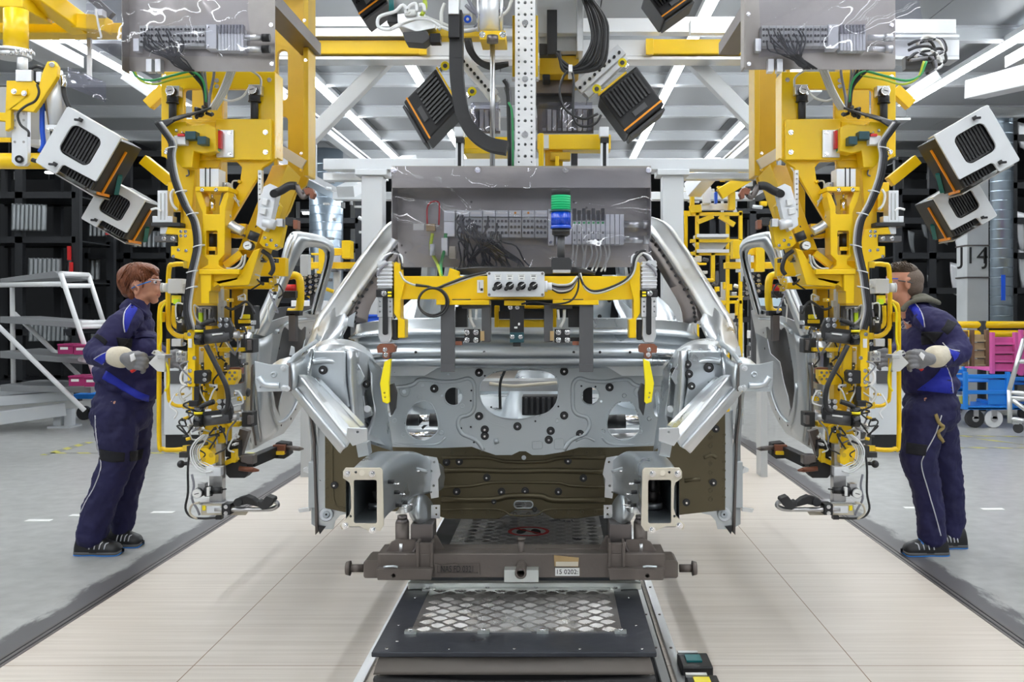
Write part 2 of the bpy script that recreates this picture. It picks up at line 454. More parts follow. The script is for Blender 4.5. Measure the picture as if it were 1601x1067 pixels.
o = MB('concrete').box(-24, -2.12, -12, 42, -.2, 0).box(2.12, 24, -12, 42, -.2, 0).box(-2.12, 2.12, 30, 42, -.2, 0).box(-2.12, 2.12, -12, 30, -.2, -.03).build('floor', loc=(0, 0, 0)); struct(o)
struct(MB('board').box(-2.06, -.56, -12, 30, -.03, .0).box(.56, 2.06, -12, 30, -.03, .0).box(-.56, .56, 7.5, 30, -.03, 0).build('floor', loc=(0, 0, 0)))
for n_, s_ in ((1, -1), (2, 1)):
    MIR = s_
    struct(MB('steel_dark').box(2.06, 2.12, -12, 30, -.03, .002).box(2.075, 2.082, -12, 30, .002, .004, 'black').box(2.10, 2.106, -12, 30, .002, .004, 'black').build('trim_%d' % n_, loc=(0, 0, 0)))
    MIR = 1
# far walls and hall roof
SPEC['wallgrey'] = lambda n: simple(n, (.16, .17, .18), .8, 0, .5, .6)
struct(MB('wallgrey').box(-24, 24, 41.8, 42, 0, 9).build('wall_back', loc=(0, 42, 0)))
struct(MB('hallwall').box(-24, -23.8, -12, 42, 0, 9).build('wall_left', loc=(-24, 10, 0)))
struct(MB('hallwall').box(23.8, 24, -12, 42, 0, 9).build('wall_right', loc=(24, 10, 0)))
struct(MB('hallwall').box(-24, 24, -12, 42, 9, 9.2).build('ceiling', loc=(0, 10, 9)))

struct(MB('wallgrey').box(-24, 24, -12.2, -12, 0, 9).build('wall_front', loc=(0, -12, 0)))
# suspended steel ceiling over the line
CZL = 4.32
c_ = MB('ceiling')
for k in range(-6, 7): c_.box(k * 1.1 - .545, k * 1.1 + .545, -11.5, 20, CZL, CZL + .04)
struct(c_.build('ceiling', loc=(0, 8, CZL)))
a_ = None
for k, y_ in enumerate([8.2, 10.2, 12.2, 14.15, 16.1, 18.05, 20.0]):
    if a_ is None:
        a_ = MB('beamwhite').box(-7.1, 7.1, y_ - .05, y_ + .05, CZL - .02, CZL).box(-7.1, 7.1, y_ - .004, y_ + .004, CZL - .14, CZL - .02).box(-7.1, 7.1, y_ - .05, y_ + .05, CZL - .16, CZL - .14).build('ceiling_beam')
        tag(a_, 'nearest pale cross beam under the grey sheet ceiling', 'beam', 'pale cross beams under the sheet ceiling'); a0_ = 8.2
    else: dup(a_, (0, y_ - a0_, 0), '%s nearest pale cross beam under the grey sheet ceiling' % ORD[k])

# strip lights
def fixture(x, y, L_, z, lab, grp, far=False):
    t = thing('strip_light', (x, y, z), lab, 'light', grp)
    MB('alu_white').box(x - .055, x + .055, y, y + L_, z + .03, z + .09).build('housing', t)
    MB('farlight' if far else 'tubelight').box(x - .045, x + .045, y + .02, y + L_ - .02, z, z + .03).build('diffuser', t)
    return t
rows = {-4.8: 'outermost row on the left', -2.75: 'second row from the left', -1.5: 'row just left of the middle', 1.5: 'row just right of the middle', 2.85: 'second row from the right', 4.75: 'outermost row on the right'}
for x_, nm in rows.items():
    lab = 'bright white strip light under the ceiling, in the ' + nm
    fixture(x_, -11, 30.9, 4.12, lab, 'long strip lights under the ceiling')
for x_, nm in ((-9.3, 'left'), (9.3, 'right'), (-12.5, 'far left'), (12.5, 'far right')):  # added lamps out of view, brightening the dark space under the car
    t_ = fixture(x_, -11, 27, 4.9 if abs(x_) < 10 else 3.6 + 1.6, 'strip light added out of view to brighten under the car, on the ' + nm, 'strip lights added out of view')
    for y_ in (-6, 2, 10): MB('steel_dark').cyl((x_, y_, t_.location.z + .09), (x_, y_, 9), .008, n=6).build('hanger_wire', t_)
# small lamps far back in the dark hall
rnd = random.Random(4)
t0 = None
for px, py, d in sorted([(97, 271, 26), (125, 295, 27.4), (110, 313, 27), (122, 323, 28), (75, 328, 30), (165, 332, 30), (20, 296, 24), (480, 300, 30), (1590, 208, 24), (545, 290, 30), (12, 262, 22), (205, 345, 30), (500, 335, 26), (1500, 305, 30), (1450, 300, 28)]):
    p = P(px, py, d)
    k_ = 0 if t0 is None else k_ + 1
    t0 = thing('hall_lamp', p, '%s from the left of the small white lamps far back in the dark hall' % ORD[k_], 'light', 'small lamps far back in the dark hall')
    MB('farlight').box(p.x - .45, p.x + .45, p.y, p.y + .1, p.z, p.z + .06).build('diffuser', t0); MB('alu_white').box(p.x - .5, p.x + .5, p.y - .02, p.y + .12, p.z + .06, p.z + .12).box(p.x - .01, p.x + .01, p.y + .05, p.y + .07, p.z + .12, 9).build('housing', t0)

# floor markings
for nd_, (px, py, w) in enumerate([(38, 816, 38), (107, 808, 30), (188, 803, 20), (235, 803, 34), (1416, 796, 22), (1538, 798, 34)]):
    d = CZ * F / (py - VY); a = P(px, py, d)
    tag(MB('paper').box(a.x, a.x + S(w, d), d, d + .06, .001, .003).build('floor_mark'), '%s from the left of the short white dashes painted on the grey floor' % ORD[nd_], 'marking', 'white dashes on the concrete')
for a, b, lab in [((75, 709), (330, 690), 'left of the woman, running towards the cabinet'), ((60, 712), (245, 684), 'left behind the woman, crossing at a slant')]:
    pass
def tape(p, q, w, lab):
    d0 = CZ * F / (p[1] - VY); d1 = CZ * F / (q[1] - VY); A = P(p[0], p[1], d0); B = P(q[0], q[1], d1)
    tag(MB('hazard').bar(A + V((0, 0, .002)), B + V((0, 0, .002)), w, .002).build('hazard_tape'), lab, 'marking')
tape((70, 712), (140, 692), .09, 'slanted yellow and grey hazard tape on the floor left of the woman')
tape((80, 709), (420, 709), .06, 'straight yellow and grey hazard tape on the floor behind the woman')
tape((1380, 700), (1601, 701), .07, 'nearer yellow and grey hazard tape on the floor behind the man')
tape((1380, 681), (1601, 683), .07, 'farther yellow and grey hazard tape on the floor behind the man')
tape((1470, 678), (1601, 696), .06, 'slanted yellow and grey hazard tape joining the two straight ones')
# ================================================================== CAR BODY SHELL (bare sheet metal, on the carrier)
car = thing('car_bodyshell', (0, 3.9, .62), 'bare silver sheet metal car body shell held on the brown steel carrier in the middle', 'car body')
def grommet(mb, x, y, Y, r=6.5, stud=True):
    p = P(x, y, Y); r = S(r, Y)
    mb.cyl(p + V((0, -.0015, 0)), p + V((0, .004, 0)), r, r, 18, 'black')
    mb.cyl(p + V((0, -.004, 0)), p + V((0, 0, 0)), r * .62, r * .8, 14, 'rubber')
    if stud: mb.cyl(p + V((0, -.014, 0)), p + V((0, 0, 0)), r * .26, r * .3, 10, 'chrome')
def grom(x, y, Y, r=6.5, parent=None):
    mb = MB('black'); grommet(mb, x, y, Y, r); mb.build('threaded_stud', parent or car)
def washer(mb, x, y, Y, r=3.2, m='galv'):
    p = P(x, y, Y); r = S(r, Y)
    mb.tube([p + V((r * math.cos(a * math.pi / 5), -.001, r * math.sin(a * math.pi / 5))) for a in range(10)], r * .18, m, n=5, sub=1, closed=True)
FY = 3.72
def flipx(pts, Y, c=None):
    """mirror pixel points about the car's centre line at depth Y"""
    c = VX - CX * F / Y
    return [(2 * c - p[0], *p[1:]) for p in pts][::-1]
# ---- firewall
big = catmull([V((x, y, 0)) for x, y in [(775, 582), (800, 579), (845, 579), (866, 586), (873, 604), (870, 630), (855, 646), (832, 652), (809, 656), (780, 652), (760, 640), (750, 622), (751, 600), (760, 589)]], 3, True)
big = [(p.x, p.y) for p in big]
def egg(cx): return [(p.x, p.y) for p in catmull([V((cx + dx, dy, 0)) for dx, dy in [(-22, 645), (-12, 632), (0, 628), (12, 630), (20, 642), (25, 660), (24, 675), (12, 686), (0, 689), (-14, 685), (-24, 674), (-26, 660)]], 3, True)]
holes = [big, egg(660), egg(975), circ(709, 620, 14.5, 24), circ(923, 619, 14, 24), circ(612, 632, 7, 14, 22), circ(1027, 632, 6, 14, 20),
         circ(691, 619, 2, 8), circ(665, 640, 1.5, 8), circ(897, 600, 2, 8), circ(940, 628, 2, 8), circ(701, 586, 1.5, 8), circ(783, 587, 1.5, 8), circ(632, 613, 3, 10), circ(661, 603, 2.5, 10)]
out = [(583, 566), (1054, 566), (1056, 600), (1050, 640), (1042, 680), (1035, 697), (960, 700), (905, 700), (880, 707), (850, 712), (832, 712), (822, 706), (812, 706), (800, 712), (775, 712), (757, 706), (738, 699), (690, 701), (604, 699), (596, 680), (588, 640), (584, 600)]
m_ = MB('galv_matt').pp(out, FY, .004, holes=holes)
f_ = m_.build('firewall', car, bevel=.0012)
m_ = MB('galv_matt')
def bead(pts, Y, r, m=None, mb=None): (mb or m_).ptube(pts, Y + .002, S(r, Y), m, n=10, sub=4)
beadL = [(590, 605), (622, 606), (645, 602), (655, 594), (672, 594), (690, 597), (715, 596), (732, 592), (741, 600), (742, 620), (741, 640), (733, 649), (720, 653), (716, 664), (722, 678), (735, 684), (746, 690), (756, 704)]
bead(beadL, FY, 3.4); bead(flipx(beadL, FY), FY, 3.4)
bead([(600, 690), (625, 695), (660, 696), (685, 694), (697, 684)], FY, 2.2); bead(flipx([(600, 690), (625, 695), (660, 696), (685, 694), (697, 684)], FY), FY, 2.2)
# rim flanges round the openings
for h in (big, egg(660), egg(975), circ(709, 620, 14.5, 24), circ(923, 619, 14, 24)):
    m_.tube(pl(h, FY), S(1.1, FY), 'galv', n=6, sub=1, closed=True)
bead([(740, 606), (747, 640), (765, 660), (790, 668)], FY, 1.0); bead([(775, 686), (777, 694)], FY, 4)
bead([(900, 690), (915, 684), (930, 690)], FY, 2)
for x0, y0, x1, y1 in [(867, 686, 882, 702), (832, 690, 848, 702)]:
    m_.ptube(rrect(x0, y0, x1, y1, 3, 3), FY, S(1, FY), closed=True, sub=1, n=6)
m_.ptube(circ(633, 612, 8, 14), FY, S(1.3, FY), closed=True, sub=1, n=6); m_.ptube(circ(999, 613, 8, 14), FY, S(1.3, FY), closed=True, sub=1, n=6)
m_.build('pressed_bead', car)
m_ = MB('black')
for x, y in [(749, 583), (679, 608), (749, 651), (758, 672), (758, 682), (809, 667), (882, 581), (953, 606), (882, 650), (861, 674), (858, 688), (907, 679)]: grom(x, y, FY - .001)
for x, y in [(656, 621), (617, 658), (631, 680), (690, 677), (723, 635), (680, 601), (976, 619), (1015, 655), (943, 675), (1001, 676), (871, 658)]: washer(m_, x, y, FY)
for x, y in [(737, 611), (736, 627), (721, 670), (736, 668), (741, 692), (634, 662), (909, 604), (931, 605), (873, 636), (869, 590), (758, 588), (768, 637), (837, 659)]:
    m_.cyl(P(x, y, FY - .0015), P(x, y, FY), S(1.6, FY), n=8)
m_.build('hole_rim', car)['kind'] = 'stuff'

# ---- cowl beam: one pressed profile swept across
prof = [(497, 3.95), (499, 3.80), (512, 3.76), (521, 3.64), (524, 3.70), (538, 3.72), (543, 3.60), (545, 3.56), (556, 3.55), (557, 3.60), (560, 3.59), (561, 3.56), (571, 3.57), (574, 3.68), (576, 3.71)]
def prow(x): return [V((x, Y, CZ - (y - VY) * Y / F)) for y, Y in prof]
rows = []
for x, dy, dz in [(-.66, .10, -.022), (-.60, .05, -.012), (-.5, .03, -.004), (-.35, .0, 0), (0, -.01, 0), (.35, 0, 0), (.5, .03, -.004), (.60, .05, -.012), (.66, .10, -.022)]:
    rows.append([p + V((0, dy, dz)) for p in prow(x)])
m_ = MB('galv').loft(rows, t=(0, .004, 0), csub=3); 
m_.build('cowl_beam', car)
for x in (612, 650, 757, 897, 938, 985): MB('black').cyl(P(x, 551, 3.546), P(x, 551, 3.56), S(2.2, 3.55), n=10, m='black').build('cowl_hole', car)
m_ = MB('galv_bright').pp([(576, 566), (672, 566), (735, 562), (735, 570), (700, 571), (685, 575), (664, 588), (600, 588), (580, 578)], 3.66, .004)
m_.pp(flipx([(576, 566), (672, 566), (735, 562), (735, 570), (700, 571), (685, 575), (664, 588), (600, 588), (580, 578)], 3.66), 3.66, .004)
for x, y in [(639, 563), (640, 571), (655, 570), (996, 571), (981, 570)]: m_.cyl(P(x, y, 3.655), P(x, y, 3.665), S(1.8, 3.6), n=8, m='black')
m_.build('cowl_reinforcement', car, bevel=.002)

# ---- toe panel (olive coated) and its ridges
TY = 3.86
slot = [(p[0], p[1]) for p in rrect(804, 784, 833, 795, 5, 4)]
to = [(508, 640), (560, 640), (600, 690), (1036, 690), (1078, 640), (1134, 640), (1134, 798), (1060, 806), (1000, 800), (945, 806), (905, 811), (866, 812), (842, 798), (806, 798), (780, 812), (700, 812), (660, 800), (600, 800), (560, 806), (508, 795)]
m_ = MB('olive').pp(to, TY, .004, holes=[slot])
m_.build('toe_panel', car, bevel=.002)
m_ = MB('olive')
for pts, r in [([(690, 716), (760, 716), (790, 722), (850, 722), (880, 716), (946, 716)], 3), ([(690, 736), (740, 735), (800, 737), (860, 736), (946, 738)], 4.5), ([(690, 762), (738, 760), (770, 755), (865, 755), (895, 760), (946, 762)], 2.5),
               ([(690, 781), (770, 781), (795, 776), (845, 776), (866, 782), (946, 782)], 5), ([(690, 797), (776, 797), (800, 806), (838, 806), (860, 797), (946, 797)], 1.5), ([(1070, 752), (1095, 749)], 3), ([(555, 735), (535, 738)], 3), ([(1100, 716), (1112, 712), (1120, 716)], 3)]:
    m_.ptube(pts, TY + .001, S(r, TY), n=10)
m_.ptube(rrect(804, 784, 833, 795, 5, 4), TY, S(1.2, TY), 'galv', sub=1, closed=True, n=6)
m_.ptube([(520, 668), (522, 780), (540, 795)], TY, S(1.5, TY), n=6)
m_.build('toe_panel_ridge', car)
m_ = MB('black')
for x, y in [(698, 723), (718, 722), (761, 747), (714, 769), (784, 769), (821, 768), (873, 769), (888, 721), (912, 748), (523, 759), (1115, 755), (1073, 786), (1119, 671)]: grom(x, y, TY - .002, 6)
for x, y in [(772, 785), (836, 797)]: grom(x, y, TY - .012, 4)
for x in list(range(700, 946, 21)): washer(m_, x, 801 + (3 if 790 < x < 850 else 0), TY, 2.6, 'olive'); washer(m_, x + 7, 708, TY, 2.3, 'olive')
for y in range(680, 780, 14): washer(m_, 1132, y, TY, 2.3, 'olive'); washer(m_, 511, y, TY, 2.3, 'olive'); washer(m_, 1111, y + 3, TY, 3, 'olive')
m_.build('spot_weld', car)['kind'] = 'stuff'
m_ = MB('galv_bright').cyl(P(819, 716, TY - .004), P(819, 716, TY), S(3.6, TY), n=18); m_.build('plug', car, label='bright round plug')

# ---- mirrored halves
for sgn in (-1, 1):
    MIR = 1 if sgn < 0 else -1
    # longitudinal rail
    secs = [(2.765, -.463, -.366, .80, .955), (2.95, -.463, -.364, .80, .962), (3.12, -.46, -.356, .79, .958), (3.30, -.46, -.342, .785, .935), (3.45, -.46, -.326, .765, .90), (3.60, -.46, -.312, .745, .86), (3.78, -.46, -.305, .72, .82)]
    rows = []
    for Y, a, b, c, d in secs:
        q = .012
        rows.append([V((x, Y, z)) for x, z in [(a, c + q), (a + q, c), (b - q, c), (b, c + q), (b, (c + d) / 2 - .03), (b + .004, (c + d) / 2), (b, (c + d) / 2 + .03), (b, d - q), (b - q, d), (a + q, d), (a, d - q)]])
    m_ = MB('galv').loft(rows, closed=True, csub=3)
    # inside walls seen through the end plate
    m_.loft([[V((x, Y, z)) for x, z in [(-.455, .808), (-.374, .808), (-.374, .947), (-.455, .947)]] for Y in (2.767, 3.2)], 'galv_matt', smooth=False, closed=True)
    m_.box(-.455, -.374, 3.2, 3.205, .808, .947, 'steel_dark').cyl((-.39, 3.19, .92), (-.39, 3.2, .92), .016, n=16, m='black')
    r_ = m_.build('longitudinal_rail', car)
    m_ = MB('black')
    for y, z in [(2.86, .91), (2.97, .86), (3.12, .80), (3.28, .88), (3.40, .80), (3.0, .815), (3.45, .86)]: m_.cyl((-.362, y, z), (-.345, y, z), .006, n=8); m_.cyl((-.35, y + .02, z - .01), (-.332, y + .02, z - .01), .003, n=8, m='chrome')
    m_.build('rail_stud', r_)
    m_ = MB('galv').ptube([(668, 738, 3.33), (650, 733, 3.3), (636, 736, 3.25), (634, 748, 3.25), (650, 752, 3.3)], 3.3, .006); m_.build('rail_emboss', r_)
    # jack stud inside the rail
    m_ = MB('steel').cyl((-.41, 2.98, .81), (-.41, 2.98, .83), .03, n=20).cyl((-.41, 2.98, .83), (-.41, 2.98, .862), .014, .02, n=16, m='steel_dark').cyl((-.41, 2.98, .862), (-.41, 2.98, .90), .017, .011, n=16, m='steel_dark').sph((-.41, 2.98, .90), .011, 'steel_dark')
    m_.build('locating_pin', r_)
    # end plate
    Y = 2.755
    o_ = [(536, 738), (540, 732), (595, 732), (598, 736), (600, 822), (594, 831), (575, 830), (563, 824), (545, 824), (534, 829), (531, 822), (546, 806), (549, 795), (548, 762), (546, 755), (536, 748)]
    o_ = [(p.x, p.y) for p in [V((x, y, 0)) for x, y in o_]]
    m_ = MB('beige_steel').pp(o_, Y, .007, holes=[rrect(553, 751, 589, 819, 3, 3), circ(548, 808, 2, 8), circ(556, 739, 2, 8)])
    m_.build('rail_end_plate', car, bevel=.0015)
    m_ = MB('chrome')
    for x, y in [(543, 741), (582, 741), (540, 822), (583, 829)]: m_.bolt(P(x, y, Y), .0065, h=.010, n=6); m_.cyl(P(x, y, Y - .014), P(x, y, Y), .003, n=8)
    m_.cyl(P(566, 740, Y - .004), P(566, 740, Y), .008, n=14, m='beige_steel')
    m_.build('end_plate_bolt', car)
    # flange where the rail meets the toe panel
    m_ = MB('galv_bright').pp([(664, 713), (683, 716), (685, 722), (689, 742), (685, 750), (686, 778), (674, 780), (670, 755)], 3.50, .004, holes=[circ(671, 723, 1.6, 8), circ(679, 723, 2, 8), circ(674, 737, 2, 8), circ(678, 760, 2.2, 8), circ(674, 770, 1.6, 8)])
    m_.pp([(674, 790), (688, 790), (688, 811), (674, 811)], 3.52, .004, holes=[circ(682, 795, 1.7, 8), circ(682, 805, 1.7, 8)])
    m_.build('rail_flange', car, bevel=.001)
    # lower subframe bracket under the rail
    m_ = MB('steel_dark').loft([[P(640, 775, 3.5), P(655, 770, 3.45), P(672, 782, 3.55), P(680, 800, 3.6)], [P(638, 800, 3.5), P(652, 806, 3.42), P(668, 812, 3.5), P(680, 812, 3.6)], [P(645, 815, 3.5), P(655, 820, 3.45), P(664, 820, 3.5), P(672, 815, 3.6)]], 'galv', t=(0, .01, 0), sub=3, csub=3)
    m_.loft([[P(622, 798, 3.3), P(630, 786, 3.25), P(642, 776, 3.3), P(652, 770, 3.4)], [P(618, 803, 3.32), P(630, 804, 3.22), P(642, 800, 3.25), P(650, 792, 3.38)]], 'galv_bright', t=(0, .03, 0), sub=3, csub=3)
    m_.build('rail_bracket', car)
    # strut tower
    g = [[(498, 536, 3.45), (515, 530, 3.5), (540, 531, 3.5), (560, 537, 3.55), (578, 548, 3.6)],
         [(492, 543, 3.16), (515, 537, 3.17), (543, 539, 3.21), (565, 548, 3.36), (585, 562, 3.57)],
         [(490, 546, 3.12), (515, 541, 3.12), (543, 543, 3.16), (566, 552, 3.32), (586, 566, 3.56)],
         [(486, 562, 3.08), (514, 558, 3.09), (545, 562, 3.14), (570, 576, 3.32), (590, 590, 3.58)],
         [(483, 588, 3.08), (513, 588, 3.10), (544, 592, 3.17), (572, 606, 3.36), (592, 622, 3.6)],
         [(484, 602, 3.10), (514, 610, 3.14), (544, 618, 3.20), (576, 635, 3.38), (597, 655, 3.62)],
         [(505, 632, 3.10), (524, 642, 3.13), (548, 652, 3.18), (582, 664, 3.36), (603, 680, 3.62)],
         [(540, 676, 3.02), (550, 680, 3.03), (566, 685, 3.08), (592, 694, 3.28), (608, 700, 3.58)]]
    m_ = MB('galv_bright').loft([[P(*q) for q in r] for r in g], t=(0, .006, 0), sub=4, csub=3)
    tw = m_.build('strut_tower', car)
    m_ = MB('galv').loft([[P(*q) for q in r] for r in [[(572, 552, 3.42), (585, 566, 3.50), (598, 578, 3.62)], [(578, 580, 3.38), (592, 600, 3.48), (603, 612, 3.66)], [(580, 610, 3.36), (594, 632, 3.47), (606, 645, 3.66)], [(584, 645, 3.34), (598, 662, 3.46), (610, 672, 3.66)], [(566, 690, 3.1), (596, 700, 3.36), (614, 706, 3.64)]]], t=(0, .006, 0), sub=3, csub=3); m_.build('tower_side', car)
    m_ = MB('galv')
    m_.ptube([(489, 566, 3.06), (508, 564, 3.07), (525, 567, 3.08)], 3, .010); m_.ptube([(500, 601, 3.10), (515, 601, 3.12), (530, 598, 3.14)], 3, .008)
    m_.ptube([(486, 548, 3.10), (483, 570, 3.05), (480, 590, 3.04)], 3, .008, 'galv_bright')
    for x, y in [(490, 549), (509, 549), (523, 549), (541, 550)]: washer(m_, x, y, 3.10, 3.4)
    m_.pp([(548, 566), (556, 564), (563, 576), (570, 590), (563, 602), (548, 596), (528, 592), (528, 586), (545, 586)], 3.14, .012, 'galv', holes=[circ(553, 570, 2, 8), circ(561, 578, 2, 8), circ(559, 593, 2, 8), circ(534, 589, 1.8, 8), circ(543, 593, 1.5, 8)])
    m_.build('tower_bracket', tw, bevel=.001)
    m_ = MB('galv_bright').pp([(560, 620), (568, 620), (570, 635), (580, 638), (582, 650), (570, 655), (566, 652), (560, 650)], 3.26, .02).cyl(P(574, 640, 3.22), P(574, 640, 3.3), .012, n=14)
    m_.build('tower_clip', tw, bevel=.002)
    m_ = MB('black')
    if sgn < 0:
        for x, y, Y, r in [(505, 579, 3.09, 7), (573, 601, 3.34, 6), (590, 628, 3.58, 6), (590, 641, 3.6, 6)]: grom(x, y, min(Y - .005, 3.065) if x < 546 else Y - .03, r, tw)
    else:
        for x, y, Y, r in [(541, 570, 3.12, 6), (508, 575, 3.08, 8), (539, 585, 3.15, 6.5), (535, 604, 3.17, 6), (572, 580, 3.34, 5)]: grom(x, y, min(Y - .005, 3.065) if x < 546 else Y - .03, r, tw)
    MB('galv').pp([(490, 549), (540, 549), (541, 600), (547, 636), (538, 648), (515, 634), (486, 602), (484, 580)], 3.07, .05, holes=[circ(516, 612, 2, 8)]).build('tower_face', car, bevel=.006)
    m_ = MB('galv_bright'); m_.loft([[P(541, 549, 3.08), P(549, 549, 3.05), P(557, 552, 3.12)], [P(542, 590, 3.08), P(550, 590, 3.05), P(559, 592, 3.14)], [P(547, 636, 3.08), P(554, 640, 3.06), P(564, 644, 3.16)], [P(550, 668, 3.05), P(557, 672, 3.04), P(566, 676, 3.12)]], t=(0, .05, 0), sub=3, csub=3); m_.build('tower_rib', car)
    # diagonal brace
    e = [[(487, 588, 3.02), (524, 626, 2.96), (561, 668, 2.90)], [(476, 586, 2.93), (512, 628, 2.88), (553, 675, 2.84)], [(467, 586, 2.90), (502, 632, 2.86), (548, 684, 2.82)],
         [(462, 602, 2.93), (494, 642, 2.88), (541, 697, 2.84)], [(456, 606, 2.98), (487, 645, 2.93), (534, 702, 2.88)], [(455, 614, 3.06), (486, 654, 3.0), (530, 708, 2.94)]]
    m_ = MB('galv_bright').loft([[P(*q) for q in r] for r in e], t=(.004, .006, -.004), smooth=False)
    m_.ptube([(472, 592, 2.895), (506, 636, 2.855), (547, 688, 2.815)], 3, .007); m_.ptube([(460, 605, 2.93), (493, 645, 2.88), (540, 700, 2.84)], 3, .005)
    m_.pp([(543, 669), (574, 670), (575, 690), (551, 698), (541, 684)], 2.80, .01, 'galv_bright', holes=[circ(559, 676, 2, 8)])
    m_.bar(P(494, 592, 3.05), P(566, 668, 2.98), .022, .01, 'galv_bright')
    m_.pp([(556, 694), (574, 692), (577, 712), (560, 716)], 2.86, .05, 'galv')
    m_.build('diagonal_brace', car, bevel=.0015)
    # fender bracket and its arm
    m_ = MB('galv').pp([(398, 565), (420, 570), (448, 570), (451, 573), (451, 612), (402, 613), (399, 600)], 2.86, .004, holes=[circ(407, 606, 1.5, 8)])
    m_.ptube([(404, 590), (412, 600), (424, 603), (437, 603)], 2.858, .009); m_.ptube(circ(428, 586, 3.5, 12), 2.857, .003, closed=True, sub=1)
    m_.loft([[P(425, 570, 2.86), P(437, 562, 2.92), P(452, 558, 3.0)], [P(450, 572, 2.86), P(455, 566, 2.92), P(460, 560, 3.0)]], 'galv_bright', t=(0, .004, -.004), csub=1)
    m_.bolts([(443, 576), (444, 607), (449, 608)], 2.857, .006, 'galv_bright')
    m_.build('fender_bracket', car, bevel=.001)
    m_ = MB('galv').loft([[P(453, 568, 2.88), P(462, 566, 2.9), P(478, 556, 3.0), P(487, 546, 3.08)], [P(454, 590, 2.88), P(462, 592, 2.88), P(474, 590, 2.96), P(482, 588, 3.05)], [P(455, 610, 2.88), P(459, 610, 2.88), P(468, 604, 2.95), P(484, 602, 3.08)]], t=(0, .006, 0), sub=3, csub=3)
    m_.ptube([(452, 568), (463, 556, 2.95), (478, 545, 3.05), (490, 537, 3.1), (500, 528, 3.3)], 2.9, .007, 'galv_matt'); m_.pp([(452, 556), (455, 541), (460, 543), (461, 556)], 2.95, .004, 'galv_bright'); m_.pp([(491, 535), (496, 521), (500, 533)], 3.15, .004)
    m_.ptube([(451, 568), (452, 590), (453, 612)], 2.87, .006, 'steel_dark')
    m_.build('fender_arm', car)
    # sill end, flange and outer skin
    m_ = MB('galv').pp([(497, 640), (513, 650), (516, 770), (522, 783), (535, 794), (548, 797), (546, 803), (532, 806), (524, 815), (521, 828), (498, 828)], 3.93, .004)
    m_.loft([[P(470, 614, 3.6), P(481, 640, 3.9), P(487, 700, 4.0), P(486, 760, 4.0), P(487, 820, 4.0)], [P(476, 612, 3.6), P(490, 640, 3.86), P(497, 700, 3.93), P(498, 760, 3.93), P(499, 828, 3.93)]], 'galv_matt', t=(0, .004, 0), csub=2)
    m_.cyl(P(510, 805, 3.91), P(510, 805, 3.93), S(10, 3.9), S(11, 3.9), 28, 'galv_bright').cyl(P(510, 805, 3.90), P(510, 805, 3.91), S(5, 3.9), S(6, 3.9), 24, 'galv').cyl(P(510, 805, 3.898), P(510, 805, 3.9), S(1.6, 3.9), n=10, m='black')
    m_.pp([(481, 730), (474, 733), (474, 738), (486, 742)], 3.99, .02, 'galv_bright').pp([(466, 797), (484, 794), (484, 800), (468, 802)], 3.99, .02, 'galv_bright')
    m_.box(P(487, 0, 4).x, P(498, 0, 3.95).x, 3.95, 6.5, .62, .80, 'galv_matt')
    m_.build('sill', car, bevel=.001)
    m_ = MB('steel_dark').loft([[P(462, 606, 3.2), P(482, 640, 3.85), P(489, 690, 3.92), P(491, 760, 3.92), P(493, 837, 3.92)], [P(466, 606, 3.2), P(486, 640, 3.85), P(493, 690, 3.92), P(495, 760, 3.92), P(498, 832, 3.92)]], 'steel_dark', t=(0, .012, 0), csub=3)
    m_.pp([(496, 822), (509, 824), (500, 836)], 3.92, .01, 'black')
    m_.build('sill_flange', car)
    # hinge pillar seen side-on behind the diagonal brace
    m_ = MB('galv_bright').loft([[P(497, 508, 3.75), P(505, 488, 3.8), P(520, 470, 3.85)], [P(493, 545, 3.5), P(515, 520, 3.65), P(545, 500, 3.82)], [P(486, 556, 3.3), P(505, 545, 3.5), P(528, 540, 3.7)]], t=(0, .006, 0), sub=3, csub=3)
    m_.loft([[P(470, 560, 3.45), P(480, 556, 3.4), P(495, 545, 3.4)], [P(486, 524, 3.7), P(497, 515, 3.7), P(515, 512, 3.7)], [P(500, 490, 3.8), P(508, 492, 3.78), P(520, 500, 3.78)]], t=(0, .006, 0), sub=3, csub=3)
    m_.build('pillar_foot', car)
    # a pillar, roof rail
    Z = lambda x, y, Y: P(x, y, Y)
    o1 = [Z(489, 520, 3.72), Z(497, 500, 3.76), Z(512, 478, 3.82), Z(545, 430, 3.95), Z(581, 381, 4.1), Z(612, 347, 4.25), V((-.50, 4.6, 1.85)), V((-.52, 5.2, 1.90)), V((-.52, 6.0, 1.86)), V((-.50, 6.6, 1.78))]
    def off(l, dx, dy, dz): return [p + V((dx, dy, dz)) for p in l]
    m_ = MB('galv_bright').loft([off(o1, -.012, .02, 0), o1, off(o1, .018, -.008, .0), off(o1, .028, .012, -.006), off(o1, .055, -.002, -.012), off(o1, .068, .02, -.03)], t=(.004, .01, -.004), sub=4)
    m_.build('roof_pillar', car)
    i1 = [Z(548, 500, 3.86), Z(555, 470, 3.9), Z(583, 428, 4.02), Z(612, 388, 4.18), Z(640, 360, 4.32)]
    m_ = MB('steel_dark').loft([off(i1, -.012, 0, 0), off(i1, .02, .01, -.01), off(i1, .05, .05, -.02)], t=(.004, .006, 0), sub=3)
    for q in catmull(i1, 4): m_.cyl(q + V((.015, -.004, -.008)), q + V((.015, .012, -.008)), .006, n=8, m='black')
    m_.build('pillar_reinforcement', car)
    m_ = MB('white').pp([(545, 482), (556, 478), (559, 486), (556, 505), (548, 508), (542, 500)], 3.9, .004) if sgn > 0 else MB('galv').pp([(545, 495), (556, 488), (552, 512), (542, 510)], 3.8, .004)
    m_.build('pillar_patch', car)
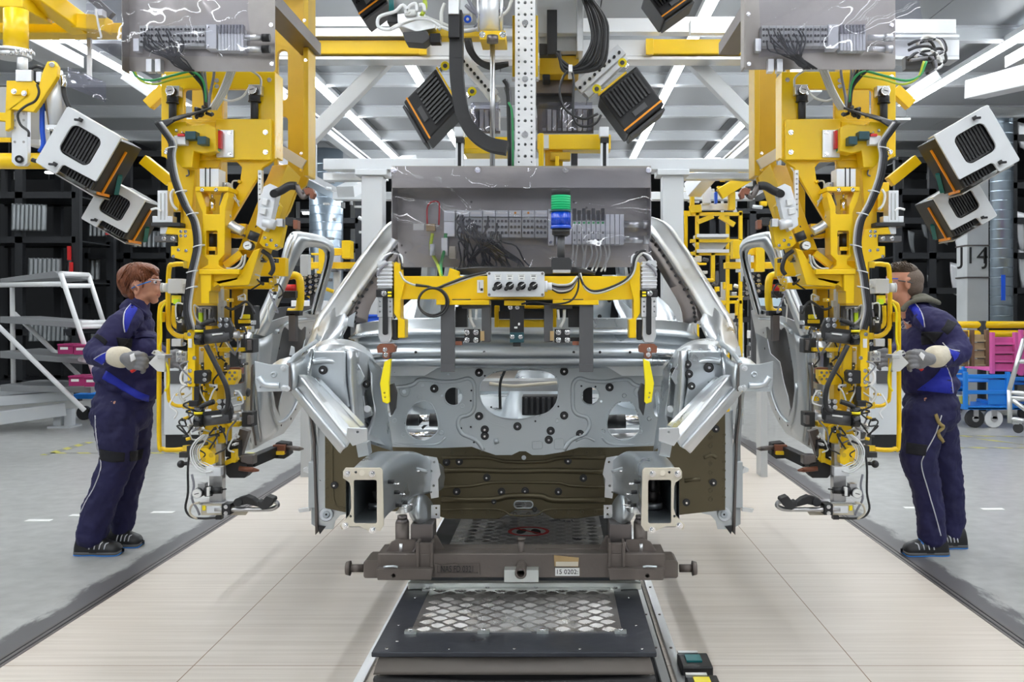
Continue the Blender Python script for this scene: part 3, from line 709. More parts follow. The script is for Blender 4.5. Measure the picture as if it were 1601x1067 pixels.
    # b and c pillars, rear wheelhouse
    m_ = MB('galv').loft([[V((-.56, 5.15, 1.87)), V((-.60, 5.2, 1.45)), V((-.70, 5.2, 1.1)), V((-.76, 5.2, .66))], [V((-.53, 5.22, 1.87)), V((-.57, 5.28, 1.45)), V((-.67, 5.3, 1.1)), V((-.73, 5.32, .66))], [V((-.53, 5.32, 1.87)), V((-.57, 5.42, 1.45)), V((-.67, 5.46, 1.1)), V((-.73, 5.5, .66))]], t=(.03, 0, 0), csub=1, sub=3)
    m_.loft([[V((-.53, 6.05, 1.85)), V((-.60, 6.1, 1.4)), V((-.70, 6.15, 1.0)), V((-.72, 6.2, .7))], [V((-.52, 6.2, 1.85)), V((-.55, 6.3, 1.4)), V((-.55, 6.3, 1.0)), V((-.55, 6.3, .7))], [V((-.52, 6.5, 1.8)), V((-.56, 6.7, 1.4)), V((-.55, 6.7, 1.0)), V((-.55, 6.7, .7))]], 'galv', t=(.02, 0, 0), sub=3, csub=3)
    m_.sph((-.66, 6.15, .95), .33, 'galv', sc=(.55, 1, .95), n=20)
    m_.build('body_side', car)
    m_ = MB('galv').loft([[P(612, 508, 5.9), P(632, 478, 6.1), P(672, 446, 6.3), P(700, 426, 6.5)], [P(655, 510, 5.8), P(668, 490, 6.0), P(690, 468, 6.2), P(712, 440, 6.5)], [P(700, 512, 5.8), P(704, 500, 6.0), P(716, 480, 6.2), P(728, 450, 6.5)]], t=(0, .02, 0), sub=3, csub=3)
    m_.build('rear_side_panel', car)
    m_ = MB('galv_matt').loft([[P(706, 430, 6.6), P(722, 450, 6.6), P(728, 505, 6.6)], [P(740, 430, 6.65), P(752, 460, 6.65), P(760, 508, 6.65)]], t=(0, .02, 0), sub=2)
    for x_, y_ in ((650, 500), (668, 484), (720, 470), (735, 495)): m_.cyl(P(x_, y_, 5.7), P(x_, y_, 5.71), .012, n=10, m='black')
    m_.build('rear_inner_panel', car)
MIR = 1
# ---- roof header, bows, floor, tunnel, rear panel
for y_, z_ in ((4.55, 1.84), (5.25, 1.87), (6.45, 1.80)): MB('galv').bar((-.52, y_, z_), (.52, y_, z_), .11, .035).build('roof_bow', car, bevel=.004)
rows = []
for Y, z in [(3.9, .78), (4.05, .66), (4.6, .64), (5.4, .64), (5.6, .78), (6.2, .84), (6.75, .84)]:
    rows.append([V((x, Y, z + dz)) for x, dz in [(-.74, .03), (-.60, 0), (-.2, 0), (-.13, .16), (-.07, .19), (.07, .19), (.13, .16), (.2, 0), (.60, 0), (.74, .03)]])
m_ = MB('galv').loft(rows, t=(0, 0, -.004), csub=2)
m_.build('floor_pan', car)
for y_ in (4.7, 5.45): MB('galv_bright').bar((-.7, y_, .72), (.7, y_, .72), .12, .10).build('seat_cross_member', car, bevel=.01)
m_ = MB('galv').pp([(-1, -1)] * 0 or [(640, 520), (1010, 520), (1010, 640), (640, 640)], 6.75, .006, holes=[rrect(700, 540, 960, 610, 12, 3)])
m_.build('rear_panel', car)
# cross car bars and hardware seen through the openings
m_ = MB('chrome').cyl(P(640, 657, 4.3), P(700, 657, 4.3), .022, n=16).cyl(P(672, 657, 4.28), P(700, 658, 4.28), .028, n=16, m='black').cyl(P(630, 657, 4.28), P(655, 657, 4.28), .025, n=16, m='black').cyl(P(640, 683, 4.2), P(700, 680, 4.2), .018, n=16)
m_.cyl(P(940, 658, 4.3), P(1000, 657, 4.3), .022, n=16).cyl(P(945, 660, 4.28), P(978, 659, 4.28), .03, n=16, m='black').cyl(P(950, 684, 4.2), P(1000, 682, 4.2), .014, n=16, m='steel')
m_.build('seat_bar', car)
m_ = MB('darkgrey').pbox(816, 620, 880, 650, 4.6, .12, 'black')
for k in range(6): m_.pbox(820 + k * 9, 622, 825 + k * 9, 648, 4.59, .02, 'rubber')
m_.build('heater_box', car, bevel=.005)
m_ = MB('lightgrey').pbox(750, 596, 880, 612, 4.9, .2, 'alu').ptube([(765, 600), (800, 604), (830, 602), (880, 598)], 4.8, .008, 'beige_steel').pbox(693, 606, 712, 640, 4.1, .1, 'black').pbox(912, 606, 926, 640, 4.1, .1, 'black').ptube([(790, 578), (782, 600), (782, 640)], 4.3, .006, 'cable').ptube([(700, 610), (680, 650), (660, 670)], 4.5, .006, 'cable')
m_.build('inner_bracket', car)
# ================================================================== CARRIER, CONVEYOR, FRONT FIXTURE
SPEC['tread'] = lambda n: simple(n, (.62, .60, .585), .32, .92, .12, 6, rvar=.10)
SPEC['plateblack'] = lambda n: simple(n, (.030, .033, .042), .38, .1, .5, 5, .03, 30, rvar=.12)
SPEC['zinc'] = lambda n: simple(n, (.70, .73, .70), .3, .8, .08, 9)
SPEC['fabric_black'] = lambda n: simple(n, (.022, .021, .022), .55, 0, .2, 3, .3, 5)
SPEC['fabric_tan'] = lambda n: simple(n, (.115, .10, .088), .6, 0, .2, 3, .3, 6)
SPEC['cardboard'] = lambda n: simple(n, (.42, .29, .14), .8, 0, .2, 20)

def clear_material(tint=(.90, .90, .96), milk=.055):
    m, nt, b = newmat('clear_plastic'); L = nt.links; N = nt.nodes.new
    nt.nodes.remove(b); out = nt.nodes['Material Output']
    tr = N('ShaderNodeBsdfTransparent'); tr.inputs[0].default_value = (*tint, 1)
    df = N('ShaderNodeBsdfDiffuse'); df.inputs[0].default_value = (.52, .52, .62, 1)
    gl = N('ShaderNodeBsdfGlossy'); gl.inputs['Roughness'].default_value = .035
    g = N('ShaderNodeNewGeometry'); ns = N('ShaderNodeTexNoise'); ns.inputs['Scale'].default_value = 4; ns.inputs['Detail'].default_value = 2; L.new(g.outputs['Position'], ns.inputs['Vector'])
    bp = N('ShaderNodeBump'); bp.inputs['Strength'].default_value = .7; bp.inputs['Distance'].default_value = .05; L.new(ns.outputs['Fac'], bp.inputs['Height']); L.new(bp.outputs[0], gl.inputs['Normal'])
    n2 = N('ShaderNodeTexNoise'); n2.inputs['Scale'].default_value = 4; n2.inputs['Detail'].default_value = 6; L.new(g.outputs['Position'], n2.inputs['Vector'])
    mr = N('ShaderNodeMapRange'); mr.inputs[1].default_value = .35; mr.inputs[2].default_value = .7; mr.inputs[3].default_value = milk * .5; mr.inputs[4].default_value = milk * 1.6; L.new(n2.outputs['Fac'], mr.inputs[0])
    a = N('ShaderNodeMixShader'); L.new(mr.outputs[0], a.inputs[0]); L.new(tr.outputs[0], a.inputs[1]); L.new(df.outputs[0], a.inputs[2])
    fr = N('ShaderNodeFresnel'); fr.inputs[0].default_value = 1.5; L.new(bp.outputs[0], fr.inputs[1])
    c = N('ShaderNodeMixShader'); L.new(fr.outputs[0], c.inputs[0]); L.new(a.outputs[0], c.inputs[1]); L.new(gl.outputs[0], c.inputs[2]); L.new(c.outputs[0], out.inputs[0])
    return m
SPEC['clear'] = lambda n: clear_material()

def parts(name, parent, items, fn, bevel=0, label=None):
    """one part object per item"""
    for it in items:
        mb = MB('black'); fn(mb, *it); o = mb.build(name, parent, bevel=bevel, label=label)

def tread(x0, x1, y0, y1, z=.424, c=.050):
    """sheet with raised groups of five ridges, alternating direction"""
    mb = MB('tread').box(x0, x1, y0, y1, .42, z); q = c / math.sqrt(2)
    n = int((x1 - x0 + y1 - y0) / c) + 3
    for i in range(-n, n):
        for j in range(-n, n):
            cx, cy = (x0 + x1) / 2 + (i - j) * q, (y0 + y1) / 2 + (i + j) * q
            if not (x0 + .02 < cx < x1 - .02 and y0 + .02 < cy < y1 - .02): continue
            d, e = (V((.7071, .7071, 0)), V((-.7071, .7071, 0))) if (i + j) % 2 else (V((-.7071, .7071, 0)), V((.7071, .7071, 0)))
            for k in range(5):
                o = V((cx, cy, z)) + e * ((k - 2) * c * .16); h = d * (c * (.44 - .05 * abs(k - 2))); w = e * (c * .048)
                mb.add([o - h - w, o + h - w, o + h + w, o - h + w, o - h * .8 + V((0, 0, .0019)), o + h * .8 + V((0, 0, .0019))], [(0, 1, 5, 4), (3, 4, 5, 2), (0, 4, 3), (1, 2, 5)])
    return mb
# ---- conveyor in the floor
cv = thing('floor_conveyor', (0, 6, 0), 'silver edged conveyor track sunk in the light board floor under the carrier', 'conveyor')
for x0, x1, m in [(-.640, -.600, 'alu'), (.575, .612, 'alu'), (.515, .55, 'alu'), (.468, .488, 'alu')]:
    MB(m).box(x0, x1, 2.5, 12, -.02, .012).build('side_rail', cv, bevel=.002)
MB('black').box(.49, .575, 2.5, 12, -.03, -.005).build('rail_channel', cv)
MB('darkgrey').box(-.60, .468, 2.5, 12, -.03, -.01).build('track_bed', cv)
for k in range(9):
    for x in (.594, -.62, .532): MB('steel_dark').cyl((x, 3.2 + k * .45, .012), (x, 3.2 + k * .45, .016), .006, n=8).build('screw', cv)
for y, col, w, lb in [(3.86, 'teal', 'teal', 'farther'), (3.62, 'yellow_pure', 'yellow', 'nearer')]:
    t = thing('sensor_block', (.65, y, 0), 'black sensor block with a %s insert beside the conveyor rail, the %s of the two' % (w, lb), 'sensor')
    MB('black').box(.60, .72, y - .07, y + .09, .001, .045).build('housing', t, bevel=.006)
    MB(col).box(.625, .685, y - .02, y + .05, .045, .052).build('insert', t); MB('alu').box(.602, .68, y + .06, y + .085, .045, .055).build('bracket', t)

# ---- platform
pf = thing('lift_platform', (0, 3.3, 0), 'black lift platform under the carrier with a silver tread plate on its top', 'platform')
MB('plateblack').box(-.41, .41, 2.86, 3.70, .405, .42).build('top_plate', pf, bevel=.003)
tread(-.322, .322, 3.035, 3.50).build('tread_plate', pf)
MB('zinc').box(-.40, .42, 3.50, 3.53, .42, .445).build('stop_bar', pf, bevel=.003)
MB('zinc').box(-.30, .31, 3.478, 3.50, .424, .43).build('hinge_bar', pf)
for x, y in [(-.322, 3.03), (-.10, 3.03), (.08, 3.03), (.317, 3.03), (-.33, 3.49), (-.12, 3.49), (.05, 3.49), (.33, 3.49)]:
    MB('zinc').box(x - .018, x + .018, y - .008, y + .012, .42, .428).cyl((x, y, .428), (x, y, .434), .008, n=10, m='chrome').build('clip', pf)
for x, y in [(-.37, 2.885), (-.19, 2.885), (0, 2.885), (.19, 2.885), (.37, 2.885), (-.37, 3.1), (-.36, 3.4), (.37, 3.1), (.37, 3.4), (-.35, 2.95)]:
    MB('chrome').cyl((x, y, .42), (x, y, .4225), .0045, n=8).build('rivet', pf)
b_ = MB('fabric_black').box(-.395, .395, 2.90, 3.68, .0, .36)
for k in range(3):
    z = .33 - k * .11; b_.tube([(-.41, 2.89, z), (0, 2.875, z - .008), (.41, 2.89, z)], .014, sub=5)
b_.build('bellows', pf, bevel=.01)
MB('fabric_tan').loft([[V((x, 2.90 - .03 * abs(math.sin(x * 3)), .404)) for x in (-.39, -.2, 0, .2, .39)], [V((x, 2.868, .375)) for x in (-.40, -.2, 0, .2, .40)], [V((x, 2.86, .355)) for x in (-.405, -.2, 0, .2, .405)]], t=(0, .02, 0), sub=3, csub=2).build('bellows_fold', pf)
pf2 = thing('rear_platform', (0, 4.6, 0), 'black platform with tread plate behind the carrier, bearing a round no-stepping sign', 'platform')
MB('plateblack').box(-.41, .41, 3.98, 5.4, .405, .42).build('top_plate', pf2, bevel=.003)
tread(-.325, .325, 4.02, 5.2).build('tread_plate', pf2)
MB('fabric_black').box(-.39, .39, 4.0, 5.38, .0, .405).build('bellows', pf2)
def disc(mb, c, r0, r1, z, h, m, n=40):
    mb.plate([[V((c[0] + r1 * math.cos(2 * math.pi * k / n), c[1] + r1 * math.sin(2 * math.pi * k / n), z)) for k in range(n)]] + ([[V((c[0] + r0 * math.cos(2 * math.pi * k / n), c[1] + r0 * math.sin(2 * math.pi * k / n), z)) for k in range(n)]] if r0 else []), (0, 0, h), m)
sg = MB('paper'); disc(sg, (0, 4.40), 0, .094, .4256, .001, 'paper'); disc(sg, (0, 4.40), .076, .092, .4266, .001, 'redprint')
for sx_ in (-1, 1):
    sg.plate([[V((sx_ * .032 + .021 * math.cos(t) - sx_ * .006 * math.sin(t), 4.40 + .048 * math.sin(t), .4266)) for t in [k * math.pi / 8 for k in range(16)]]], (0, 0, .0008), 'ink')
sg.bar((-.055, 4.45, .428), (.055, 4.35, .428), .013, .0008, 'redprint'); sg.build('prohibition_sign', pf2, label='round red and white no-stepping sign with two black soles')

# ---- carrier
CY = 3.40
ca = thing('body_carrier', (0, 3.5, .42), 'brown steel carrier frame with round end rollers holding up the car body', 'carrier')
MB('carrier').pbox(590, 866, 1040, 904, CY, .14).build('cross_beam', ca, bevel=.004)
for sgn in (-1, 1):
    MIR = 1 if sgn < 0 else -1
    MB('carrier').pp([(568, 880), (573, 876), (600, 876), (600, 905), (570, 905), (568, 902)], CY + .01, .12).build('end_block', ca, bevel=.004)
    MB('carrier').cyl(P(568, 889, CY + .06), P(546, 889, CY + .06), .014, n=20).cyl(P(548, 889, CY + .06), P(541, 889, CY + .06), .026, .022, n=24).build('end_roller', ca)
    MB('carrier').pp([(588, 890), (677, 890), (674, 908), (590, 908)], CY - .03, .03, holes=[circ(615, 901, 3, 10)]).build('angle_plate', ca, bevel=.003)
    MB('carrier').pp([(597, 870), (612, 848), (622, 843), (650, 845), (655, 880), (600, 880)], CY + .03, .012).build('gusset', ca, bevel=.003)
    MB('carrier').pp([(678, 876), (678, 838), (683, 838), (693, 858), (792, 858), (797, 862), (803, 876)], CY + .06, .012).build('upper_rail', ca, bevel=.003)
    MB('steel_dark').cyl(P(629, 868, CY + .07), P(629, 817, CY + .07), .024, n=24, m='carrier').cyl(P(629, 817, CY + .07), P(629, 812, CY + .07), .024, .019, n=24).cyl(P(629, 812, CY + .07), P(629, 806, CY + .07), .017, n=24).build('support_post', ca)
    MB('steel').cyl(P(627, 866, CY + .035), P(627, 850, CY + .035), .008, n=12).cyl(P(627, 850, CY + .035), P(627, 846, CY + .035), .005, n=12).ptube([(633, 866), (642, 868), (650, 858), (652, 848)], CY + .03, .006, 'steel_dark').build('locking_pin', ca)
    MB('carrier').pbox(642, 820, 677, 849, CY + .05, .10, 'steel_dark').build('support_block', ca, bevel=.004)
    MB('carrier').pbox(650, 849, 655, 888, CY - .01, .08).pbox(672, 849, 677, 888, CY - .01, .08).pbox(652, 850, 675, 868, CY, .02).build('upright', ca, bevel=.003)
    MB('galv').ptube([(600, 887), (615, 886), (622, 887)], CY - .031, .004).build('weld_seam', ca)
MIR = 1
MB('carrier').ptube([(703, 861), (760, 861)], CY + .055, .003).build('weld_seam', ca)
MB('carrier').cyl(P(815, 876, CY + .03), P(815, 845, CY + .03), .011, n=16).cyl(P(815, 845, CY + .03), P(815, 841, CY + .03), .014, n=16).build('centre_pin', ca)
MB('zinc').pp([(788, 892), (842, 892), (842, 911), (788, 911)], CY - .05, .05, holes=[circ(814, 897, 9, 16)]).build('pipe_bracket', ca, bevel=.004)
MB('steel').plate([pl(circ(814, 897, 8.5, 24), CY - .10), pl(circ(814, 897, 6, 24), CY - .10)], (0, .11, 0), 'carrier').cyl(P(814, 897, CY - .02), P(814, 897, CY), .012, n=12, m='black').build('pipe', ca)
n_ = MB('carrier').pp([(680, 882), (689, 884), (713, 882), (716, 884), (740, 882), (749, 882), (750, 899), (740, 897), (716, 897), (713, 899), (689, 897), (680, 899)], CY - .009, .010, holes=[[(683, 885), (747, 885), (747, 896.5), (683, 896.5)]]).build('name_plate', ca)
text('NAS FD 0321', P(715, 890.6, CY - .0035), .030, 'stamped_text', ca, 'black', sx=.68)
MB('paper').pbox(868, 889, 906, 901, CY - .006, .006).build('number_plate', ca)
text('15 0202:', P(886.5, 895, CY - .0068), .022, 'plate_text', ca, 'ink')
MB('cardboard').pp([(866, 869), (883, 871), (905, 873), (904, 887), (867, 886)], CY - .006, .02).build('taped_card', ca); MB('steel_dark').pbox(869, 879, 904, 886, CY - .008, .01, 'beige_steel').build('card_clip', ca)

# ================================================================== FRONT FIXTURE
FXY = 3.10
fx = thing('front_fixture', (0, FXY, 1.3), 'yellow positioning fixture with switch box and clear cover hanging above the car front', 'fixture')
bm_ = MB('yellow').pp([(616, 432), (700, 432), (703, 419), (717, 424), (717, 432), (995, 432), (995, 468), (935, 470), (935, 476), (864, 476), (864, 469), (765, 469), (765, 476), (682, 476), (682, 468), (616, 468)], FXY, .05)
bm_.pbox(682, 470, 765, 477, FXY - .03, .09); bm_.pbox(864, 470, 936, 477, FXY - .03, .09); bm_.pbox(788, 470, 821, 478, FXY - .02, .07)
bm_.build('cross_beam', fx, bevel=.0025)
MB('darkgrey').ptube([(707, 468.5), (736, 468.5)], FXY - .001, .0015, sub=1).build('slot', fx); MB('darkgrey').ptube([(880, 468.5), (912, 468.5)], FXY - .001, .0015, sub=1).build('slot', fx)
for sgn in (-1, 1):
    MIR = 1 if sgn < 0 else -1
    MB('yellow').pp([(616, 412), (619, 409), (625, 414), (626, 430), (634, 436), (626, 470), (626, 498), (633, 500), (633, 529), (622, 529), (622, 500), (616, 490)], FXY - .02, .07).build('end_plate', fx, bevel=.0025)
    cl = MB('alu').pbox(590, 409, 613, 452, FXY - .02, .06)
    for k in range(6): cl.pbox(589, 414 + k * 6, 614, 417 + k * 6, FXY - .023, .06, 'alu_white')
    c_ = cl.build('clamp_cylinder', fx, bevel=.002)
    MB('black').pbox(588, 453, 613, 465, FXY - .03, .07).pbox(606, 456, 612, 459, FXY - .034, .01, 'yellow_pure').pbox(606, 461, 612, 464, FXY - .034, .01, 'yellow_pure').bolts([(600, 459)], FXY - .032, .006).build('clamp_sensor', c_, bevel=.001)
    MB('alu').pp([(590, 466), (614, 466), (614, 496), (590, 496)], FXY - .02, .05, holes=[circ(594, 472, 1.6, 8), circ(594, 480, 1.6, 8), circ(594, 488, 1.6, 8), circ(610, 472, 1.6, 8), circ(610, 480, 1.6, 8), circ(610, 488, 1.6, 8)]).build('clamp_plate', c_, bevel=.001)
    MB('alu').pp([(592, 496), (612, 496), (613, 526), (609, 536), (595, 536), (591, 526)], FXY - .015, .05).pbox(613, 500, 621, 532, FXY + .0, .04, 'rubber').build('clamp_body', c_, bevel=.003)
    MB('black').pp(rrect(598, 464, 606, 524, 3.5, 4), FXY - .024, .008).build('clamp_slot', c_)
    MB('copper').pp([(589, 542), (594, 538), (614, 538), (618, 542), (617, 551), (609, 552), (609, 560), (603, 562), (598, 559), (598, 552), (590, 552)], FXY - .02, .04).bolts([(602, 547), (603, 555)], FXY - .021, .005).bar(P(602, 537, FXY), P(602, 547, FXY), .012, .012, 'chrome').build('clamp_jaw', c_, bevel=.0015)
    pg = MB('yellow_pure').pp([(601, 566), (611, 561), (608, 598), (609, 629), (606, 632), (598, 629), (594, 600)], FXY - .02, .022, holes=[circ(601, 615, 1.3, 8), circ(602, 622, 1.3, 8)])
    p_ = pg.build('stop_finger', fx, bevel=.0015)
    MB('rubber').pp([(609, 602), (614, 600), (619, 615), (617, 640), (611, 651), (608, 632)], FXY - .005, .035).build('stop_pad', p_, bevel=.002)
    MB('black').pbox(689, 476, 711, 580, FXY - .02, .012, 'darkgrey').build('flat_arm', fx, bevel=.001)
    MB('darkgrey').pbox(689, 570, 711, 582, FXY - .026, .006).build('arm_tip', fx, bevel=.001)
    MB('steel_dark').pbox(753, 477, 767, 535, FXY - .0, .04, 'darkgrey').pbox(722, 477, 756, 483, FXY, .04, 'darkgrey').build('angle_arm', fx, bevel=.002)
    MB('black').pbox(726, 515, 750, 536, FXY - .01, .03).bolts([(730, 520), (744, 520), (730, 532), (744, 532)], FXY - .011, .006).build('sensor_head', fx, bevel=.0015)
    MB('cardboard').pbox(751, 518, 757, 533, FXY - .012, .02).build('wear_strip', fx)
    MB('black').pbox(712, 528, 727, 534, FXY, .03).pbox(712, 534, 722, 540, FXY - .01, .03, 'copper').ptube([(735, 484), (736, 500), (742, 512)], FXY, .005, 'hose').ptube([(745, 484), (744, 500)], FXY, .004, 'hose_white').pbox(712, 480, 730, 512, FXY + .03, .05).build('sensor_mount', fx)
MIR = 1
MB('black').pbox(797, 477, 819, 528, FXY - .01, .02).bolts([(798, 481), (809, 481)], FXY - .012, .005).pbox(802, 536, 814, 542, FXY - .01, .02).pbox(810, 505, 813, 509, FXY - .012, .003, 'paper').pbox(804, 511, 809, 514, FXY - .012, .003, 'paper').build('centre_arm', fx, bevel=.001)
MB('teal_dark').pbox(797, 520, 819, 536, FXY - .02, .03).bolts([(801, 527), (814, 527)], FXY - .021, .005).build('centre_sensor', fx, bevel=.002)
MB('yellow').pbox(773, 478, 780, 512, FXY + .12, .04).pbox(864, 478, 870, 512, FXY + .12, .04).pbox(780, 500, 864, 512, FXY + .12, .04).pbox(820, 478, 864, 483, FXY + .12, .03).build('rear_frame', fx, bevel=.002)
MB('black').pbox(780, 487, 864, 499, FXY + .10, .04).build('rear_rail', fx)
# switch box
sb = MB('cabinet').pp(rrect(762, 425, 851, 464, 2, 3), FXY - .075, .07).build('switch_box', fx, bevel=.002)
for x in (778.5, 797, 815.5, 834):
    mb = MB('black_gloss').cyl(P(x, 447, FXY - .087), P(x, 447, FXY - .075), S(6.5, 3), n=24)
    mb.bar(P(x - 6.5, 452.5, FXY - .093), P(x + 5, 443, FXY - .093), .008, .012, 'black'); mb.bar(P(x - 1, 447.5, FXY - .1), P(x + 4.8, 443.5, FXY - .1), .007, .002, 'white'); mb.sph(P(x - 6, 452.2, FXY - .093), .006, 'black')
    mb.build('rotary_switch', sb)
    MB('paper').pbox(x - 5, 429, x + 5, 438, FXY - .076, .002).pbox(x - 4.5, 429.6, x + 4.5, 430, FXY - .0765, .001, 'ink').build('switch_label', sb)
    for yy, w_ in ((432, 3.4), (436, 2.2)): MB('ink').pbox(x - w_, yy - .5, x + w_, yy + .5, FXY - .0768, .0008).build('label_line', sb)
for x, y in [(765, 428), (848, 428), (765, 461), (848, 461)]: MB('steel_dark').cyl(P(x, y, FXY - .078), P(x, y, FXY - .075), .004, n=10).build('screw', sb)
MB('white').cyl(P(851, 448, FXY - .04), P(856, 448, FXY - .04), .017, n=16).cyl(P(856, 448, FXY - .04), P(863, 448, FXY - .04), .012, n=16).build('cable_gland', sb)
MB('white').pbox(746, 438, 756, 458, FXY - .003, .003).pbox(751, 451, 755, 455, FXY - .004, .002, 'ink').pbox(749, 441, 750, 454, FXY - .004, .002, 'hose_grey').build('type_plate', fx)
# cables on the beam
cb = MB('cable')
for dx, dr in ((0, 0), (3, 1.5)):
    cb.ptube([(676 + dx * .6 + (22 + dr) * math.cos(t), 472 + dx * .3 + (21 + dr) * math.sin(t), FXY - .03 - .002 * dx) for t in [k * math.pi / 8 for k in range(16)]], FXY, .0035, closed=True, sub=2)
cb.build('cable_coil', fx)
MB('cable').ptube([(668, 448), (682, 451), (700, 444), (730, 433), (760, 426)], FXY - .025, .004).cyl(P(650, 446, FXY - .02), P(668, 448, FXY - .02), .005, .004, n=10).build('cable', fx)
MB('hose').ptube([(690, 450), (720, 440), (745, 431), (762, 428)], FXY - .02, .0035).build('hose', fx)
MB('hose').ptube([(625, 425), (632, 438), (645, 445), (652, 446)], FXY - .02, .0035).build('hose', fx)
MB('cable').ptube([(906, 427), (912, 445), (925, 455), (945, 453), (975, 440), (988, 425), (992, 405), (1000, 394), (1010, 392)], FXY - .03, .004).build('cable', fx)
MB('hose').ptube([(907, 427), (913, 448), (926, 458), (946, 456), (976, 442), (990, 428), (996, 405), (1004, 396)], FXY - .03, .0035).build('hose', fx)
MB('cable').ptube([(905, 430), (903, 455), (890, 472), (860, 476), (835, 472), (815, 476)], FXY - .04, .003).build('cable', fx)
for k in range(5):
    MB(['hose', 'cable', 'hose_grey', 'hose_white', 'cable'][k]).ptube([(863, 444 + k * 2), (875, 446 + k * 3), (892, 444 + k * 2.5), (903, 432 + k)], FXY - .05 + k * .006, .0035).build('hose' if k in (0, 2, 3) else 'cable', fx)
for sgn in (-1, 1):
    MIR = 1 if sgn < 0 else -1
    for k in range(3): MB(['hose_white', 'hose_grey', 'cable'][k]).ptube([(596 + k * 4, 408), (602 + k * 4, 400), (615 + k * 3, 396 - k), (627, 400 + k * 4), (629, 412 + k * 5)], FXY - .02, .0035).build('hose', fx)
    for x in (594, 601): MB('alu_white').cyl(P(x, 411, FXY - .03), P(x, 411, FXY - .02), .008, n=12).build('hose_fitting', fx)
    MB('hose').ptube([(590, 432), (592, 425), (600, 416), (606, 412)], FXY - .03, .004, 'hose_grey').build('hose', fx)
MIR = 1
# equipment panel
pn = MB('alu_brushed').pp([(622, 290), (1014, 290), (1014, 418), (622, 418)], 3.52, .004)
pn.pbox(612, 261, 1018, 294, 3.40, .004); pn.plate([[P(612, 261, 3.40), P(1018, 261, 3.40), P(1018, 261, 3.40) + V((0, .124, 0)), P(612, 261, 3.40) + V((0, .124, 0))]], (0, 0, .003))
pn.box(P(612, 0, 3.4).x, P(612, 0, 3.4).x + .003, 3.40, 3.52, P(0, 372, 3.4).z, P(0, 261, 3.4).z)
pn.box(P(1018, 0, 3.4).x - .003, P(1018, 0, 3.4).x, 3.40, 3.52, P(0, 372, 3.4).z, P(0, 261, 3.4).z)
ep = pn.build('equipment_panel', fx, bevel=.001)
for x, y in [(616, 266), (747, 266), (884, 266), (1014, 266)]: MB('chrome').bolt(P(x, y, 3.395), .007).build('panel_bolt', ep)
for x, y in [(628, 384), (634, 395), (737, 316), (897, 316), (917, 325), (1000, 396)]: MB('steel_dark').cyl(P(x, y, 3.516), P(x, y, 3.52), .004, n=10).build('panel_screw', ep)
rr_ = random.Random(2)
for i in range(8):
    x = 714 + i * 18.2 + (-20 if i == 0 else 0)
    if i == 0: mb = MB('lightgrey').pbox(694, 329, 711, 346, 3.47, .05, 'cabinet').pbox(694, 346, 711, 370, 3.48, .04, 'alu')
    else: x = 714 + (i - 1) * 20.4; mb = MB('lightgrey').pbox(x, 329, x + 19.4, 339, 3.46, .06, 'cabinet').pbox(x, 340, x + 19.4, 371, 3.47, .05, 'lightgrey')
    if i:
        for a in range(3):
            for c in range(3): mb.cyl(P(x + 3.8 + a * 6, 346 + c * 9, 3.462), P(x + 3.8 + a * 6, 346 + c * 9, 3.47), S(2.2, 3.5), n=10, m='darkgrey')
        mb.pbox(x + 2, 331, x + 17, 335, 3.457, .003, 'paper')
        if i in (5, 6): mb.cyl(P(x + 10, 333, 3.455), P(x + 10, 333, 3.46), .004, n=8, m='orange')
    mb.build('io_module', ep, bevel=.001)
MB('cabinet').pbox(857, 327, 866, 383, 3.47, .05).bolts([(861, 332), (861, 379)], 3.468, .004).build('valve_end_plate', ep, bevel=.001)
for i in range(11):
    x = 895 + i * 7.4; mb = MB('cabinet').pbox(x, 335, x + 6.6, 382, 3.46, .06)
    if i < 7: mb.pbox(x + .6, 326 + (i % 2) * 3, x + 6, 345, 3.455, .03, 'black').pbox(x + 1.5, 347, x + 5, 350, 3.457, .004, 'hose_green').pbox(x + 2, 362, x + 4.6, 366, 3.457, .004, 'midgrey').pbox(x + 2, 374, x + 4.6, 377, 3.457, .004, 'midgrey')
    mb.build('valve', ep, bevel=.0008)
MB('lightgrey').pbox(870, 328, 894, 382, 3.48, .04, 'alu_white').build('valve_end_plate', ep, bevel=.001)
for y in (351, 375):
    MB('alu').cyl(P(976, y, 3.46), P(1006, y, 3.46), .012, n=16).cyl(P(1006, y, 3.46), P(1014, y, 3.46), .015, n=16).build('silencer', ep)
for i in range(34):   # black leads from the modules
    x = 717 + rr_.random() * 66; y = 336 + rr_.random() * 32
    xe = rr_.choice([735, 757, 785, 810]) + rr_.uniform(-6, 6) + (x - 750) * .3
    MB('cable').ptube([(x, y, 3.45), (x + rr_.uniform(-2, 2), y + 12, 3.435), ((x + xe) / 2 + rr_.uniform(-8, 8), 388 + rr_.uniform(-8, 6), 3.45), (xe, 408, 3.46), (xe + rr_.uniform(-10, 20), 424, 3.3)], 3.4, .0032, sub=3, n=6).build('lead', ep)
for i in range(9):
    x = 896 + i * 7; MB('hose').ptube([(x, 383, 3.47), (x + rr_.uniform(-3, 3), 400, 3.47), (x - 10 + rr_.uniform(-5, 15), 424, 3.35)], 3.4, .0035, sub=3, n=6).build('hose', ep)
for x0, m in ((676, 'hose_lime'), (697, 'hose_green')):
    MB(m).ptube([(x0, 365, 3.48), (x0 - 2, 390, 3.48), (x0 - 3 + (12 if m == 'hose_lime' else -5), 415, 3.4), (690, 432, 3.15)], 3.4, .006).build('hose', ep)
MB('alu').cyl(P(676, 400, 3.46), P(676, 382, 3.46), .009, n=12, m='alu_white').build('hose_sleeve', ep)
MB('paper').pbox(646, 350, 663, 360, 3.515, .003).build('paper_label', ep)
